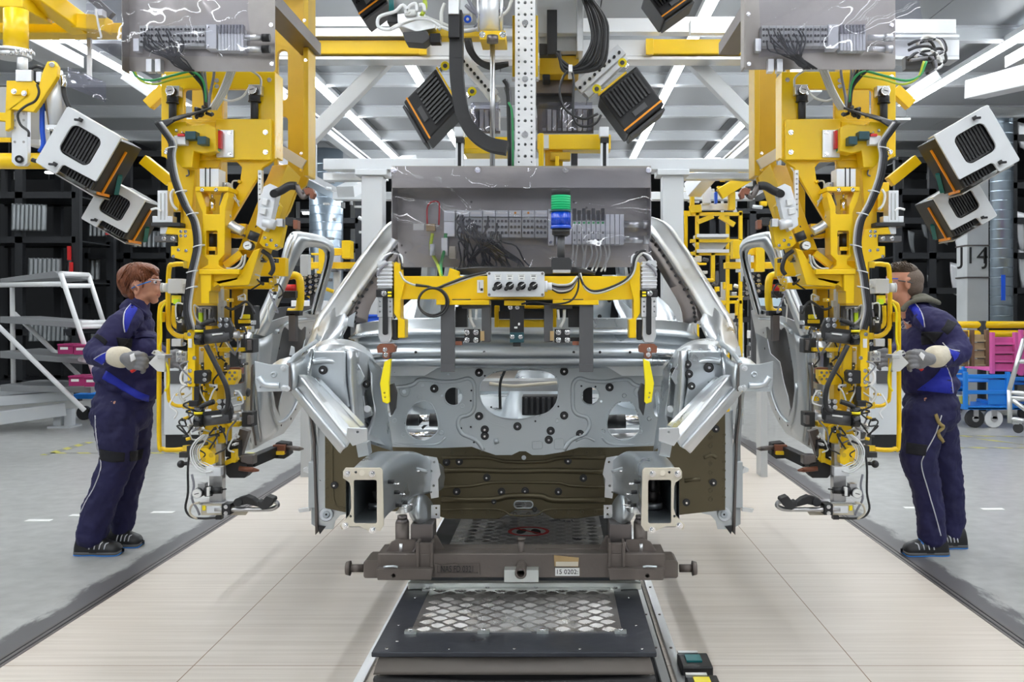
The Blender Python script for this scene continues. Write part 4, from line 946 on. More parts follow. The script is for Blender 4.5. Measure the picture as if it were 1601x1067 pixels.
MB('alu').pbox(690, 372, 700, 400, 3.47, .04).pbox(702, 385, 712, 404, 3.46, .04, 'beige_steel').pbox(666, 350, 680, 361, 3.48, .03, 'cardboard').build('pressure_switch', ep, bevel=.001)
MB('red').ptube([(668, 350), (668, 325), (675, 316), (685, 316), (687, 325), (686, 352)], 3.50, .003).build('red_hook', ep)
for i in range(7): MB('cable').ptube([(715 + i * 2, 422 + i, 3.2), (760, 419 + i * 1.5, 3.15), (830, 420 + i * 1.5, 3.15), (900, 420 + i, 3.13), (930, 428, 3.15)], 3.2, .005, n=6).build('cable', fx)
def sheet(x0, y0, x1, y1, Y, bulge, seed, nx=14, ny=9):
    r = random.Random(seed); rows = []
    ph = [r.uniform(0, 6) for _ in range(6)]
    for j in range(ny + 1):
        v = j / ny; row = []
        for i in range(nx + 1):
            u = i / nx
            dy = -bulge * math.sin(math.pi * v) * (.5 + .5 * math.sin(math.pi * u)) + .012 * math.sin(5 * u + ph[0] + 3 * v) + .010 * math.sin(9 * v + ph[1] + 4 * u) + .006 * math.sin(14 * (u - v) + ph[2])
            row.append(P(x0 + (x1 - x0) * u, y0 + (y1 - y0) * v, Y) + V((0, dy, 0)))
        rows.append(row)
    return MB('clear').loft(rows, sub=3, csub=3)
sheet(613, 262, 1018, 419, 3.375, .03, 5).build('clear_cover', fx, label='loose clear plastic sheet over the panel')
# signal beacon
bc = thing('signal_beacon', P(877, 425, 3.13), 'signal tower with green and blue lenses standing on the yellow front fixture', 'beacon')
def vcyl(mb, x, y0, y1, r, Y, m, n=28): return mb.cyl(P(x, y1, Y), P(x, y0, Y), S(r, Y), n=n, m=m)
SPEC['lens_green'] = lambda n: emis(n, (.0, .36, .13), .16)
SPEC['lens_blue'] = lambda n: simple(n, (.0, .06, .55), .15, 0, coat=.6)
vcyl(MB('black'), 877, 297, 306, 15.3, 3.13, 'black').build('cap', bc, bevel=.002)
gl_ = vcyl(MB('lens_green'), 877, 306, 329, 15, 3.13, 'lens_green')
for k in range(6): gl_.tube([P(877, 309 + k * 3.6, 3.13) + V((S(15, 3.13) * math.cos(a * math.pi / 12), S(15, 3.13) * math.sin(a * math.pi / 12), 0)) for a in range(24)], .0016, 'lens_green', n=5, sub=1, closed=True)
gl_.build('green_lens', bc); vcyl(MB('teal_dark'), 877, 329, 332, 16, 3.13, 'teal_dark').build('lens_ring', bc)
bl_ = vcyl(MB('lens_blue'), 877, 332, 353, 15, 3.13, 'lens_blue')
for k in range(24): bl_.cyl(P(877, 352, 3.13) + V((S(15, 3.13) * math.cos(k * math.pi / 12), S(15, 3.13) * math.sin(k * math.pi / 12), 0)), P(877, 333, 3.13) + V((S(15, 3.13) * math.cos(k * math.pi / 12), S(15, 3.13) * math.sin(k * math.pi / 12), 0)), .0012, n=5)
bl_.build('blue_lens', bc); vcyl(MB('blue'), 877, 353, 358, 16.3, 3.13, 'lens_blue').build('lens_ring', bc)
vcyl(MB('black'), 877, 358, 367, 14, 3.13, 'black').cyl(P(877, 370, 3.13), P(877, 367, 3.13), S(10, 3.13), S(14, 3.13), n=24).build('base', bc)
vcyl(MB('black'), 877, 370, 404, 6, 3.13, 'darkgrey', 20).build('stem', bc)
MB('rubber').pp([(864, 403), (890, 403), (894, 407), (894, 423), (862, 423), (862, 407)], 3.09, .08).build('foot', bc, bevel=.003)
MB('alu').pbox(864, 421, 892, 427, 3.09, .08).build('foot_plate', bc, bevel=.002)
# ================================================================== OVERHEAD: gantry, braces, hanging column and its units
def one(name, mb, label, cat, group=None, bevel=0, struct_=False):
    o = mb.build(name, bevel=bevel); 
    if struct_: struct(o)
    else: tag(o, label, cat, group)
    return o
g = thing('gantry', (0, 7, 3.1), 'light metal gantry crossing above the line with yellow beam covers', 'gantry')
GY = 7.0
MB('alu_white').pbox(340, 62, 1500, 88, GY, .12, 'alu_white').build('cross_beam', g, bevel=.004)
MB('alu').pbox(340, 88, 1500, 93, GY - .03, .18, 'alu').build('beam_lip', g, bevel=.002)
MB('beamwhite').pbox(430, 26, 625, 41, GY + .2, .12, 'alu').pbox(1015, 26, 1200, 50, GY + .2, .12, 'alu').build('upper_profile', g, bevel=.003)
MB('alu').pbox(400, 44, 900, 57, GY - .1, .10, 'alu').pbox(900, 28, 1032, 50, GY - .1, .1, 'alu_white').pbox(1080, 30, 1495, 52, GY - .1, .10, 'alu').build('guide_rail', g, bevel=.003)
MB('yellow').pbox(482, 63, 663, 84, GY - .06, .06).pbox(655, 62, 667, 85, GY - .09, .03).build('beam_cover', g, bevel=.004)
MB('yellow').pbox(1014, 61, 1170, 84, GY - .06, .06).pbox(1010, 60, 1022, 85, GY - .09, .03).build('beam_cover', g, bevel=.004)
for x0, x1 in ((340, 440), (1180, 1500)): MB('alu_white').pbox(x0, 54, x1, 58, GY - .12, .04).build('rail_strip', g)
for sgn in (-1, 1):
    MIR = 1 if sgn < 0 else -1
    side = 'left' if sgn < 0 else 'right'
    one('diagonal_brace', MB('beamwhite').bar(P(470, 232, 7.21), P(618, 80, 7.21), .10, .10), 'white diagonal steel brace under the gantry on the %s' % side, 'brace', bevel=.006)
    r = one('longitudinal_rail', MB('beamwhite').bar((-2.45, 8.9, 3.42), (-2.45, 15, 3.42), .10, .12).bar((-2.28, 8.9, 3.36), (-2.28, 15, 3.36), .03, .03, 'alu'), 'pale steel rail running away along the line on the %s, below the ceiling' % side, 'rail', bevel=.005)
    one('cable_trough', MB('alu_white').bar((-4.98, 5.6, 4.0), (-4.98, 10.4, 4.0), .34, .12).bar((-5.22, 5.2, 3.93), (-5.22, 9.6, 3.93), .03, .03, 'white'), 'wide pale cable trough under the ceiling on the far %s' % side, 'cable trough', bevel=.004)
    MIR = 1; xa_ = 565 if sgn < 0 else 1036
    one('portal_column', MB('beamwhite').box(P(xa_, 0, 9.6).x, P(xa_ + 33, 0, 9.6).x, 9.6, 9.8, 0, 2.71).box(P(xa_ - 9, 0, 9.6).x, P(xa_ + 41, 0, 9.6).x, 9.55, 9.85, 2.71, 2.765), 'white square steel column behind the car on the %s' % side, 'column', bevel=.006); MIR = 1 if sgn < 0 else -1
    one('service_rail', MB('midgrey').bar((-3.3, 9.2, 3.25), (-3.3, 16, 3.25), .12, .10).box(-3.32, -3.28, 10.18, 10.22, 3.3, 4.17).box(-3.32, -3.28, 14.13, 14.17, 3.3, 4.17).bar((-3.3, 9.2, 3.18), (-3.3, 16, 3.18), .20, .02, 'alu'), 'grey service rail running away under the ceiling on the %s' % side, 'rail')
    one('mast_beam', MB('yellow').pbox(485, 410, 560, 420, 8.6, .12).pbox(500, 388, 548, 399, 8.55, .1).pbox(498, 384, 512, 425, 8.5, .1).pbox(534, 376, 548, 404, 8.5, .14), 'yellow robot gripper arm reaching in from behind the %s door' % side, 'gripper arm', bevel=.006)
MIR = 1
g2 = thing('rear_portal', (0, 9.6, 2.8), 'white steel portal beam crossing the line behind the fixture', 'portal')
MB('beamwhite').pbox(505, 248, 1190, 265, 9.6, .2).build('beam', g2, bevel=.005)
MB('alu').pbox(505, 270, 600, 282, 9.9, .15).pbox(1060, 270, 1190, 280, 9.9, .15).build('profile', g2, bevel=.004)
MB('beamwhite').bar(P(540, 300, 11), P(640, 250, 13), .2, .12).build('side_arm', g2)
MB('beamwhite').pbox(520, 300, 1180, 312, 12.5, .2).build('beam', g2, bevel=.004)

# ---- hanging column in the middle
hc = thing('hanging_column', P(821, 250, 3.6), 'white perforated profile column hanging in the middle above the equipment panel', 'column')
ho = []
for k in range(14):
    y = 4 + k * 18.5
    ho += [circ(811, y, 1.7, 8), circ(831, y, 1.7, 8), circ(811, y + 9.2, 1.2, 8), circ(831, y + 9.2, 1.2, 8), circ(821, y, 2.3, 8)]
MB('white').pp([(805, -40), (837, -40), (837, 262), (805, 262)], 3.6, .05, 'white', holes=ho).build('profile', hc, bevel=.002)
MB('darkgrey').pbox(806, -40, 836, 262, 3.655, .04, 'darkgrey').build('profile_core', hc)
for y in (36, 124, 211): MB('chrome').bolt(P(821, y, 3.6), .008).build('bolt', hc)
MB('yellow').pbox(801, 24, 841, 120, 3.70, .04).pbox(800, 120, 842, 124, 3.7, .04, 'steel').build('column_clamp', hc, bevel=.002)
lg = thing('linear_guide', P(770, 250, 3.55), 'steel guide rod hanging from a white cylinder left of the perforated column', 'guide rod')
MB('steel').cyl(P(770, 60, 3.55), P(770, 262, 3.55), S(4, 3.55), n=18).build('rod', lg)
MB('cabinet').cyl(P(765, -20, 3.6), P(765, 49, 3.6), S(15, 3.6), n=26, m='alu_white').cyl(P(784, -20, 3.6), P(784, 49, 3.6), S(3, 3.6), n=12, m='alu').cyl(P(748, -20, 3.6), P(748, 49, 3.6), S(3, 3.6), n=12, m='alu').build('cylinder_tube', lg)
MB('yellow').pbox(750, 48, 790, 62, 3.5, .14).bolts([(754, 54), (786, 54)], 3.5, .008).build('cylinder_flange', lg, bevel=.003)
MB('steel_dark').cyl(P(770, 56, 3.5), P(770, 67, 3.5), S(9, 3.5), n=20).build('bush', lg)
sf = thing('overhead_crossbar', (0, 3.7, 2.62), 'dark crossbar above the top edge that carries the middle column and its units', 'crossbar')
MB('midgrey').box(-.75, .60, 3.62, 3.78, 2.62, 2.74).build('bar', sf, bevel=.005)
for x_ in (-.6, .45): MB('midgrey').box(x_ - .05, x_ + .05, 3.65, 3.75, 2.74, 4.32).build('hanger', sf)
# energy chain
ch = thing('cable_chain', P(720, 180, 3.5), 'black plastic cable chain looping down beside the steel guide rod', 'cable chain')
pa = catmull([P(x, y, 3.46) for x, y in [(713, 20), (714, 60), (714, 110), (718, 150), (726, 185), (742, 210), (765, 226), (792, 232)]], 6)
for i in range(0, len(pa) - 1):
    MB('rubber').bar(pa[i], pa[i + 1], .046, .055, 'rubber', up=(0, 1, 0), ext=.002).cyl(pa[i] + V((0, -.026, 0)), pa[i] + V((0, -.023, 0)), .006, n=8, m='darkgrey').build('chain_link', ch, bevel=.003)
MB('alu').pbox(701, -10, 717, 22, 3.4, .06).build('chain_end', ch, bevel=.002); MB('black').pbox(701, 22, 718, 58, 3.41, .05).build('chain_cover', ch)
# control cabinet and coiled cables
cc = thing('control_cabinet', P(870, 80, 3.9), 'grey steel control cabinet hanging right of the perforated column', 'cabinet')
MB('cabinet').pbox(838, -40, 902, 52, 3.9, .3).build('body', cc, bevel=.003); MB('alu').pbox(843, 52, 904, 80, 3.95, .22, 'lightgrey').pbox(902, -40, 912, 80, 3.88, .3, 'alu').build('frame', cc, bevel=.002)
MB('black').pbox(855, 15, 871, 85, 3.84, .03).pbox(843, 68, 871, 86, 3.86, .05).build('cable_duct', cc, bevel=.002)
co = thing('cable_coil', P(915, 100, 3.8), 'thick coil of black cables hanging beside the grey control cabinet', 'cable')
for k in range(8):
    MB('cable').ptube([(908 + k * 1.5, -10), (920 + k * 3.5, 25), (926 + k * 3.5, 60 - k), (915 + k * 4, 88 + k * 2), (898 + k, 105 + k * 1.2), (880, 96 + k * 2), (868 + k, 80)], 3.78 + (k % 3) * .03, S(2.2, 3.8), n=8, sub=5).build('cable', co)
MB('cable').ptube([(893, 108), (882, 118), (875, 140), (880, 165), (895, 180), (915, 186), (935, 178)], 3.7, S(2, 3.7)).build('cable', co)
MB('cable').ptube([(893, 108), (897, 125), (896, 160), (898, 188), (912, 198), (930, 194), (940, 180)], 3.7, S(2, 3.7)).build('cable', co)
MB('white').pbox(889, 101, 895, 112, 3.68, .12).build('cable_tie', co)
cl_ = thing('cable_loop', P(770, 100, 3.62), 'black cables drooping in a loop behind the steel guide rod', 'cable')
for k in range(5):
    MB('cable').ptube([(735 - k * 2, 60), (740 - k * 2, 80), (752 - k, 95 + k), (770, 100 + k * 2), (795, 98 + k)], 3.62 + .01 * k, S(2.2, 3.6), n=8).build('cable', cl_)
o = one('cable_strand', MB('cable').ptube([(788, 125), (794, 140), (796, 200), (797, 262)], 3.64, .008).ptube([(791, 125), (797, 150), (800, 262)], 3.64, .006, 'hose_grey').ptube([(795, 160), (801, 180), (802, 262)], 3.62, .004, 'hose_green'), 'vertical strand of tied black, grey and green cables beside the perforated column', 'cable')

# ---- black controllers hanging from perforated arms
def frame_at2(x, y, ang, Y):
    a = R(ang); u = V((math.cos(a), 0, -math.sin(a))); v = V((-math.sin(a), 0, -math.cos(a))); o = P(x, y, Y); s = Y / F
    return lambda i, j, d=0.0: o + u * i * s + v * j * s + V((0, d, 0))

# left one: ribs run down-right, orange line along its lower left side
def bc(ox, oy, ux, uy, vx, vy, Y, label, depth=.2):
    s = Y / F; o = P(ox, oy, Y); u = V((ux * s, 0, -uy * s)); v = V((vx * s, 0, -vy * s))
    T = lambda i, j, d=0.0: o + u * i + v * j + V((0, d, 0)); c = T(.5, .5)
    t = thing('black_controller', (c.x, Y, c.z - .15), label, 'controller')
    L = lambda pts, d=0.0: [T(i, j, d) for i, j in pts]
    b = MB('black').plate([L([(0, 0), (1, 0), (1, 1), (0, 1)])], (0, depth, 0)).build('cabinet_body', t, bevel=.006)
    for k in range(10):
        i0 = .08 + k * .085
        MB('rubber').plate([L([(i0, .08), (i0 + .045, .08), (i0 + .045, .64), (i0, .64)], -.014)], (0, .014, 0), 'black_gloss').build('cooling_fin', b)
    MB('orange').plate([L([(-.01, .88), (1.01, .88), (1.01, .92), (-.01, .92)], -.004)], (0, .006, 0)).build('orange_line', b)
    MB('yellow').plate([L([(0, -.05), (.75, -.05), (.75, -.01), (0, -.01)], -.004)], (0, .02, 0)).build('mounting_strip', t)
    MB('darkgrey').plate([L([(.35, .70), (.68, .70), (.68, .82), (.35, .82)], -.008)], (0, .008, 0)).build('recessed_handle', b)
    MB('black').plate([L([(.03, 1.02), (.97, 1.02), (.97, 1.09), (.03, 1.09)], .02)], (0, depth * .8, 0), 'darkgrey').build('connector_tray', t, bevel=.003)
    return t
bc(681, 107, 36, 62, -50, 52, 3.95, 'black ribbed controller with orange line, hanging left of the cable chain')
bc(937, 150, 58, -47, 44, 60, 3.95, 'black ribbed controller with orange line, hanging right of the coiled cables')
bc(536, -25, 40, -30, 28, 52, 3.9, 'black controller cut by the top edge left of the middle')
bc(1008, -12, 48, -34, 30, 42, 3.9, 'black controller cut by the top edge right of the middle')
for x0, y0, x1, y1, side in [(903, 140, 972, 78, 'right'), (722, 92, 772, 150, 'left')]:
    t = thing('controller_mount', P(x0, y0, 4.05), 'perforated aluminium arm carrying the black controller %s of the column' % side, 'bracket')
    MB('alu_white').bar(P(x0, y0, 4.05), P(x1, y1, 4.05), .05, .035, 'alu_white', up=(0, 1, 0)).build('perforated_bar', t, bevel=.002)
    for k in range(9): q = P(x0, y0, 4.02).lerp(P(x1, y1, 4.02), (k + .5) / 9); MB('black').cyl(q, q + V((0, .02, 0)), .006, n=8).build('bar_hole', t)
    MB('alu').bar(P(x0 + 12, y0 + 10, 4.1), P(x1 + 5, y1 + 12, 4.1), .06, .04, 'alu').build('support_bar', t, bevel=.002)
for x, y, s_ in [(933, 139, 'right unit, lower'), (973, 98, 'right unit, upper'), (696, 103, 'left unit, upper'), (738, 143, 'left unit, lower')]:
    t = one('locking_knob', MB('yellow_pure').cyl(P(x, y, 3.98), P(x, y, 3.92), S(7, 3.95), n=22).cyl(P(x, y, 3.92), P(x, y, 3.915), S(3.5, 3.9), n=14, m='darkgrey').bar(P(x, y, 4.0), P(x + 8 * (1 if x > 800 else -1), y + 8, 4.0), .02, .02, 'chrome'), 'round yellow locking knob, %s' % s_, 'knob', bevel=.002)
# lower yellow arms and slim posts behind the panel
t = thing('lower_crosshead', P(880, 258, 3.9), 'yellow crosshead behind the top of the equipment panel', 'crosshead')
MB('yellow').pbox(840, 210, 955, 234, 3.9, .1).pbox(842, 208, 850, 262, 3.85, .1).pbox(852, 234, 880, 262, 3.92, .08).build('arm', t, bevel=.004)
MB('yellow').pbox(726, 214, 795, 236, 3.9, .1).pbox(724, 232, 795, 240, 3.86, .14).build('arm', t, bevel=.004)
MB('alu_white').pbox(850, 211, 858, 232, 3.86, .04).build('sensor_box', t); MB('black').pbox(893, 240, 903, 258, 3.9, .06).build('sensor_box', t)
MB('galv').pbox(860, 238, 892, 250, 3.88, .05, 'yellow_shaded').pbox(868, 244, 874, 260, 3.86, .05, 'yellow').build('hinge', t, bevel=.003)
MB('steel_dark').pbox(838, 125, 898, 146, 4.1, .3, 'steel_dark').pbox(838, 148, 895, 165, 4.15, .3, 'darkgrey').build('cross_member', t, bevel=.003)
MB('yellow').pbox(843, 87, 905, 116, 4.0, .3, 'yellow_shaded').pbox(848, 116, 860, 124, 4.0, .1, 'black').build('upper_frame', t, bevel=.004)
for sx_ in (712, 939):
    t2 = thing('slim_post', P(sx_ + 5, 258, 3.8), 'slim perforated post with a black core behind the %s end of the panel' % ('left' if sx_ < 800 else 'right'), 'post')
    MB('alu_white').pbox(sx_, 222, sx_ + 3.5, 262, 3.8, .03).pbox(sx_ + 9, 222, sx_ + 12.5, 262, 3.8, .03).build('strip', t2); MB('black').pbox(sx_ + 3.5, 220, sx_ + 9, 262, 3.81, .03).pbox(sx_, 215, sx_ + 13, 223, 3.79, .05).build('core', t2)
    MB('alu').pbox(sx_ - 2, 198, sx_ + 13, 214, 3.82, .05, 'alu_white').build('head', t2, bevel=.003)
# second, small valve panel behind the column on the right and left
for x0, w_, side in ((848, 80, 'right'), (742, 40, 'left')):
    t = thing('rear_valve_island', P(x0 + w_ / 2, 205, 4.2), 'small valve island behind the %s of the perforated column' % side, 'valve island')
    MB('steel_dark').pbox(x0 - 8, 170, x0 + w_, 208, 4.2, .02, 'steel_dark').build('back_plate', t)
    for k in range(int(w_ / 8)): MB('alu_white').pbox(x0 + k * 8, 170 + (k % 3), x0 + k * 8 + 6, 200, 4.12, .07, 'lightgrey' if k % 3 else 'darkgrey').build('valve', t, bevel=.001)
    MB('clear').pbox(x0 - 6, 160, x0 + w_ - 2, 206, 4.05, .004).build('clear_cover', t)
# valve block with hoses, top left of the middle
t = thing('valve_cluster', P(650, 55, 3.7), 'silver valve cluster with looping hoses at the top, left of the cable chain', 'valve')
MB('alu_white').pp([(620, 22), (660, 18), (680, 30), (680, 44), (650, 50), (622, 40)], 3.7, .1, 'alu').pbox(605, 20, 622, 36, 3.7, .06, 'black').pbox(632, 14, 650, 24, 3.68, .08, 'white').build('valve_block', t, bevel=.004)
MB('steel_dark').pp([(629, 50), (668, 48), (672, 60), (662, 68), (634, 66)], 3.68, .08, 'darkgrey').build('switch_unit', t, bevel=.004); MB('black').pbox(672, 52, 688, 66, 3.7, .05).build('connector', t)
MB('yellow').pbox(668, 44, 752, 57, 3.75, .08).build('carrier_bar', t, bevel=.003)
for k, pts in enumerate([[(640, 20), (630, 8), (618, 18), (604, 22), (592, 28), (592, 42), (610, 46), (640, 32), (670, 30), (700, 46), (740, 46), (770, 30)], [(652, 18), (650, 6), (640, 10), (636, 22)], [(664, 18), (662, 8), (655, 8)], [(610, 46), (625, 38), (660, 28), (690, 36), (720, 48), (750, 44), (790, 20), (800, 0)], [(695, 5), (690, 20), (690, 40), (685, 46)], [(728, 8), (745, 22), (765, 25), (790, 12)], [(730, -5), (748, 30), (742, 44)]]):
    MB(['hose_white', 'white', 'white', 'hose', 'hose', 'hose_grey', 'hose_grey'][k]).ptube(pts, 3.6, .0065, n=7).build('hose', t)
MB('hose_lime').ptube([(662, -10), (665, 10), (659, 25)], 3.65, .008).build('hose', t); MB('hose_green').ptube([(612, -10), (612, 20)], 3.68, .010, 'teal').build('hose', t)
MB('blue').cyl(P(731, 30, 3.55), P(731, 30, 3.6), S(6, 3.6), n=16).cyl(P(731, 30, 3.54), P(731, 30, 3.55), S(2.5, 3.6), n=10, m='chrome').build('blue_knob', t)
MB('alu_white').pbox(720, -10, 735, 22, 3.65, .1, 'cabinet').build('filter_unit', t, bevel=.003)

# ---- yellow frame and lifting arm at the upper left
yf = thing('overhead_gantry', P(80, 50, 5.4), 'heavy yellow steel frame crossing the upper left corner', 'frame')
MB('yellow').bar(P(-60, 49, 5.4), P(250, 49, 5.4), .14, .055).build('cross_beam', yf, bevel=.006)
MB('yellow').bar(P(40, -22, 5.0), P(128, 42, 5.35), .10, .10).bar(P(118, 35, 5.3), P(170, 40, 5.3), .10, .08).build('diagonal_beam', yf, bevel=.006)
MB('yellow').bar(P(-60, 8, 5.1), P(60, 12, 5.1), .3, .09).build('top_plate', yf, bevel=.006)
MB('darkgrey').bar(P(136, -10, 5.2), P(175, 25, 5.2), .04, .04).ptube([(150, 14), (154, 40), (158, 58), (152, 60)], 5.1, .006, 'hose').pbox(148, 14, 160, 24, 5.1, .05, 'steel').build('safety_hook', yf)
for x_ in (25, 120): MB('yellow').box(P(x_, 0, 5.2).x - .05, P(x_, 0, 5.2).x + .05, 5.05, 5.15, P(0, 0, 5.2).z + .03, 4.32).build('ceiling_post', yf)
la = thing('lifting_arm', P(45, 260, 4.7), 'yellow pneumatic lifting arm with silver cylinder hanging at the upper left edge', 'lifting arm')
LY = 4.7
MB('yellow').cyl(P(25, 16, LY), P(25, 79, LY), S(18, LY), n=32).build('swivel_post', la)
MB('steel').cyl(P(20, 79, LY), P(20, 84, LY), S(31, LY), n=36, m='alu').cyl(P(20, 84, LY), P(20, 91, LY), S(27, LY), n=36, m='alu').build('swivel_flange', la, bevel=.002)
for k in range(8): MB('chrome').cyl(P(-5 + k * 7.5, 86, LY - .07), P(-5 + k * 7.5, 77, LY - .07), .007, n=8).build('bolt', la)
MB('alu').cyl(P(35, 91, LY - .05), P(35, 110, LY - .05), S(8, LY), n=20).pbox(24, 109, 49, 127, LY - .1, .1, 'alu_white').build('rotary_drive', la, bevel=.002)
MB('yellow').pp([(10, 126), (52, 126), (60, 135), (68, 108), (74, 96), (84, 95), (90, 104), (89, 120), (60, 165), (52, 175), (17, 171), (17, 200), (8, 205), (8, 190), (-10, 188), (-10, 176), (8, 176)], LY - .09, .03).cyl(P(81, 101, LY - .1), P(81, 101, LY - .09), S(4, LY), n=16, m='alu').build('arm_plate', la, bevel=.003)
MB('yellow').pbox(18, 139, 42, 148, LY - .1, .01).bolts([(22, 143), (38, 146)], LY - .1, .009).build('reinforcement', la)
MB('alu_white').pp([(18, 173), (43, 173), (43, 255), (38, 259), (24, 259), (18, 253)], LY - .06, .03, 'alu_white').build('swing_plate', la, bevel=.002)
MB('black').cyl(P(30, 249, LY - .075), P(30, 249, LY - .06), S(6, LY), n=20).cyl(P(30, 249, LY - .08), P(30, 249, LY - .07), S(2.5, LY), n=12, m='steel').build('pivot', la)
for x in (23, 37):
    for y in (178, 188, 200, 222): MB('steel').cyl(P(x, y, LY - .064), P(x, y, LY - .06), .006, n=8).build('bolt', la)
MB('yellow').cyl(P(-60, 252, LY), P(107, 252, LY), S(12.5, LY), n=28).cyl(P(97, 252, LY - .045), P(97, 252, LY - .035), S(4, LY), n=14, m='alu').build('lift_tube', la)
MB('yellow').bar(P(-30, 219, LY), P(18, 219, LY), .02, .02).build('tie_bar', la)
MB('alu_white').cyl(P(83, 112, LY - .02), P(93, 197, LY - .02), S(14, LY), n=26, m='alu_white').bar(P(70, 130, LY), P(80, 196, LY), .02, .02, 'rust_tan').build('air_cylinder', la)
MB('alu').pbox(71, 195, 107, 202, LY - .06, .1, 'alu_white').bolts([(76, 203), (86, 203), (100, 203)], LY - .06, .006).build('cylinder_head', la, bevel=.002)
MB('steel').cyl(P(88, 202, LY - .02), P(91, 240, LY - .02), S(3, LY), n=14).cyl(P(91, 232, LY - .02), P(91, 241, LY - .02), S(4, LY), n=12, m='chrome').build('piston_rod', la)
MB('cabinet').pbox(-20, 136, 10, 215, LY + .1, .1, 'lightgrey').pbox(40, 170, 62, 226, LY + .08, .1, 'lightgrey').pbox(43, 218, 62, 228, LY + .02, .08, 'alu').build('counterweight', la, bevel=.003)
MB('black').pbox(50, 110, 58, 130, LY - .08, .05).pbox(56, 112, 64, 128, LY - .09, .05, 'alu_white').build('proximity_sensor', la, bevel=.002)
MB('cable').ptube([(58, 132), (61, 145), (55, 158), (40, 166), (28, 178), (32, 195), (44, 205), (45, 214)], LY - .09, .006).ptube([(46, 108), (58, 104), (68, 108)], LY - .08, .008).build('cable', la)
MB('blue').ptube([(66, 162), (66, 200), (68, 226), (62, 238)], LY - .02, .012).ptube([(68, 226), (75, 234), (84, 238)], LY - .02, .006).build('blue_hose', la)
MB('cable').ptube([(98, 118), (101, 150), (112, 178), (118, 205), (112, 228), (98, 240)], LY - .04, .011).ptube([(90, 242), (75, 250), (58, 252), (50, 250)], LY - .08, .010).build('black_hose', la)
MB('alu').ptube([(98, 118), (100, 128), (99, 136)], LY - .05, .012, 'chrome').build('hose_fitting', la)
MB('clear').pp([(106, 105), (165, 128), (165, 160), (106, 135)], 5.4, .006).build('clear_guard', yf); MB('steel').bar(P(140, 60, 5.42), P(140, 125, 5.42), .02, .02).build('guard_hanger', yf)
# cable mess at the very top right corner beside the manipulator
t = thing('hose_bundle', P(1470, 90, 5), 'loose bundle of white, green and black hoses beside the right valve panel', 'hoses')
r = random.Random(5)
for k in range(9):
    x, y = 1418 + r.random() * 20, r.uniform(60, 100)
    MB(r.choice(['hose_white', 'cable', 'hose_green', 'hose_grey'])).ptube([(x, y), (x + 15, y - r.uniform(0, 15)), (x + 35, y - 5), (x + 42, y + 12), (x + 30, y + 20)], 5, .008).build('hose', t)
MB('steel').pbox(1416, 88, 1458, 108, 5.05, .05, 'darkgrey').build('valve_block', t)
one('profile_beam', MB('alu_white').bar(P(1525, 140, 7.6), P(1640, 112, 6.2), .16, .14), 'pale closed profile beam at the upper right edge', 'beam', bevel=.005)
# ================================================================== DOOR MANIPULATORS, LEFT AND RIGHT (mirror images about the line)
def bolt_parts(t, pts, Y, r=.006):
    for x, y in pts: MB('chrome').bolt(P(x, y, Y), r).build('bolt', t)
def gauge(t, x, y, Y, r=6.5):
    p = P(x, y, Y); r = S(r, Y)
    g = MB('steel_dark').cyl(p, p + V((0, .04, 0)), r * 1.12, n=22, m='black').cyl(p + V((0, -.004, 0)), p, r * 1.1, r * 1.12, n=22, m='chrome').cyl(p + V((0, -.005, 0)), p + V((0, -.004, 0)), r * .95, n=22, m='paper')
    g.bar(p + V((-r * .5, -.006, -r * .15)), p + V((r * .5, -.006, r * .1)), .0012, .003, 'ink').build('pressure_gauge', t)
def regulator(t, x, y, Y, L=40):
    """air regulator: grey head, black bowl"""
    m = MB('black').pbox(x - 6, y - 8, x + 14, y + 8, Y + .02, .05, 'alu').cyl(P(x + 4, y + 8, Y + .04), P(x + 4, y + 18, Y + .04), S(9, Y), n=18).cyl(P(x + 4, y + 18, Y + .04), P(x + 4, y + L, Y + .04), S(6, Y), n=18).cyl(P(x + 4, y + 18, Y + .04), P(x + 4, y + 20, Y + .04), S(10, Y), n=18)
    m.build('air_regulator', t, bevel=.002); gauge(t, x, y, Y - .01)
def hose(t, pts, Y, r, m='hose', nm='hose'): MB(m).ptube(pts, Y, r, n=7, sub=4).build(nm, t)
def runner(t, x, y, Y):
    """angled nut runner: black motor with yellow ring, bracket with four bolts"""
    a = P(x + 6, y + 20, Y); b = P(x + 68, y + 12, Y)
    m = MB('rubber').cyl(P(x, y + 26, Y - .03), P(x + 12, y + 26, Y - .03), S(9, Y), n=20, m='black_gloss').cyl(P(x + 12, y + 25, Y), P(x + 55, y + 20, Y), S(9, Y), n=20, m='darkgrey').cyl(P(x + 55, y + 20, Y), P(x + 68, y + 18, Y), S(6, Y), n=16, m='steel')
    m.cyl(P(x + 7, y + 4, Y), P(x + 7, y + 17, Y), S(8, Y), n=20, m='black_gloss').ptube([(x + 8, y + 5), (x + 16, y), (x + 30, y - 5)], Y, S(4, Y), 'black').bar(P(x + 14, y + 14, Y), P(x + 50, y + 10, Y), .03, .015, 'black')
    m.cyl(P(x + 26, y + 19, Y - .028), P(x + 42, y + 17, Y - .028), .004, n=6, m='paper')
    r_ = m.build('nut_runner', t)
    MB('yellow_pure').cyl(P(x + 7, y + 11, Y), P(x + 7, y + 15, Y), S(8.4, Y), n=20).build('marking_ring', r_)
    MB('black').pp([(x + 35, y - 8), (x + 51, y - 8), (x + 57, y + 6), (x + 58, y + 22), (x + 50, y + 28), (x + 44, y + 12), (x + 36, y + 8)], Y - .02, .03).build('runner_bracket', r_, bevel=.002)
    for q in ((38, -5), (48, -5), (38, 4), (48, 4)): MB('chrome').bolt(P(x + q[0], y + q[1], Y - .02), .007).build('bolt', r_)
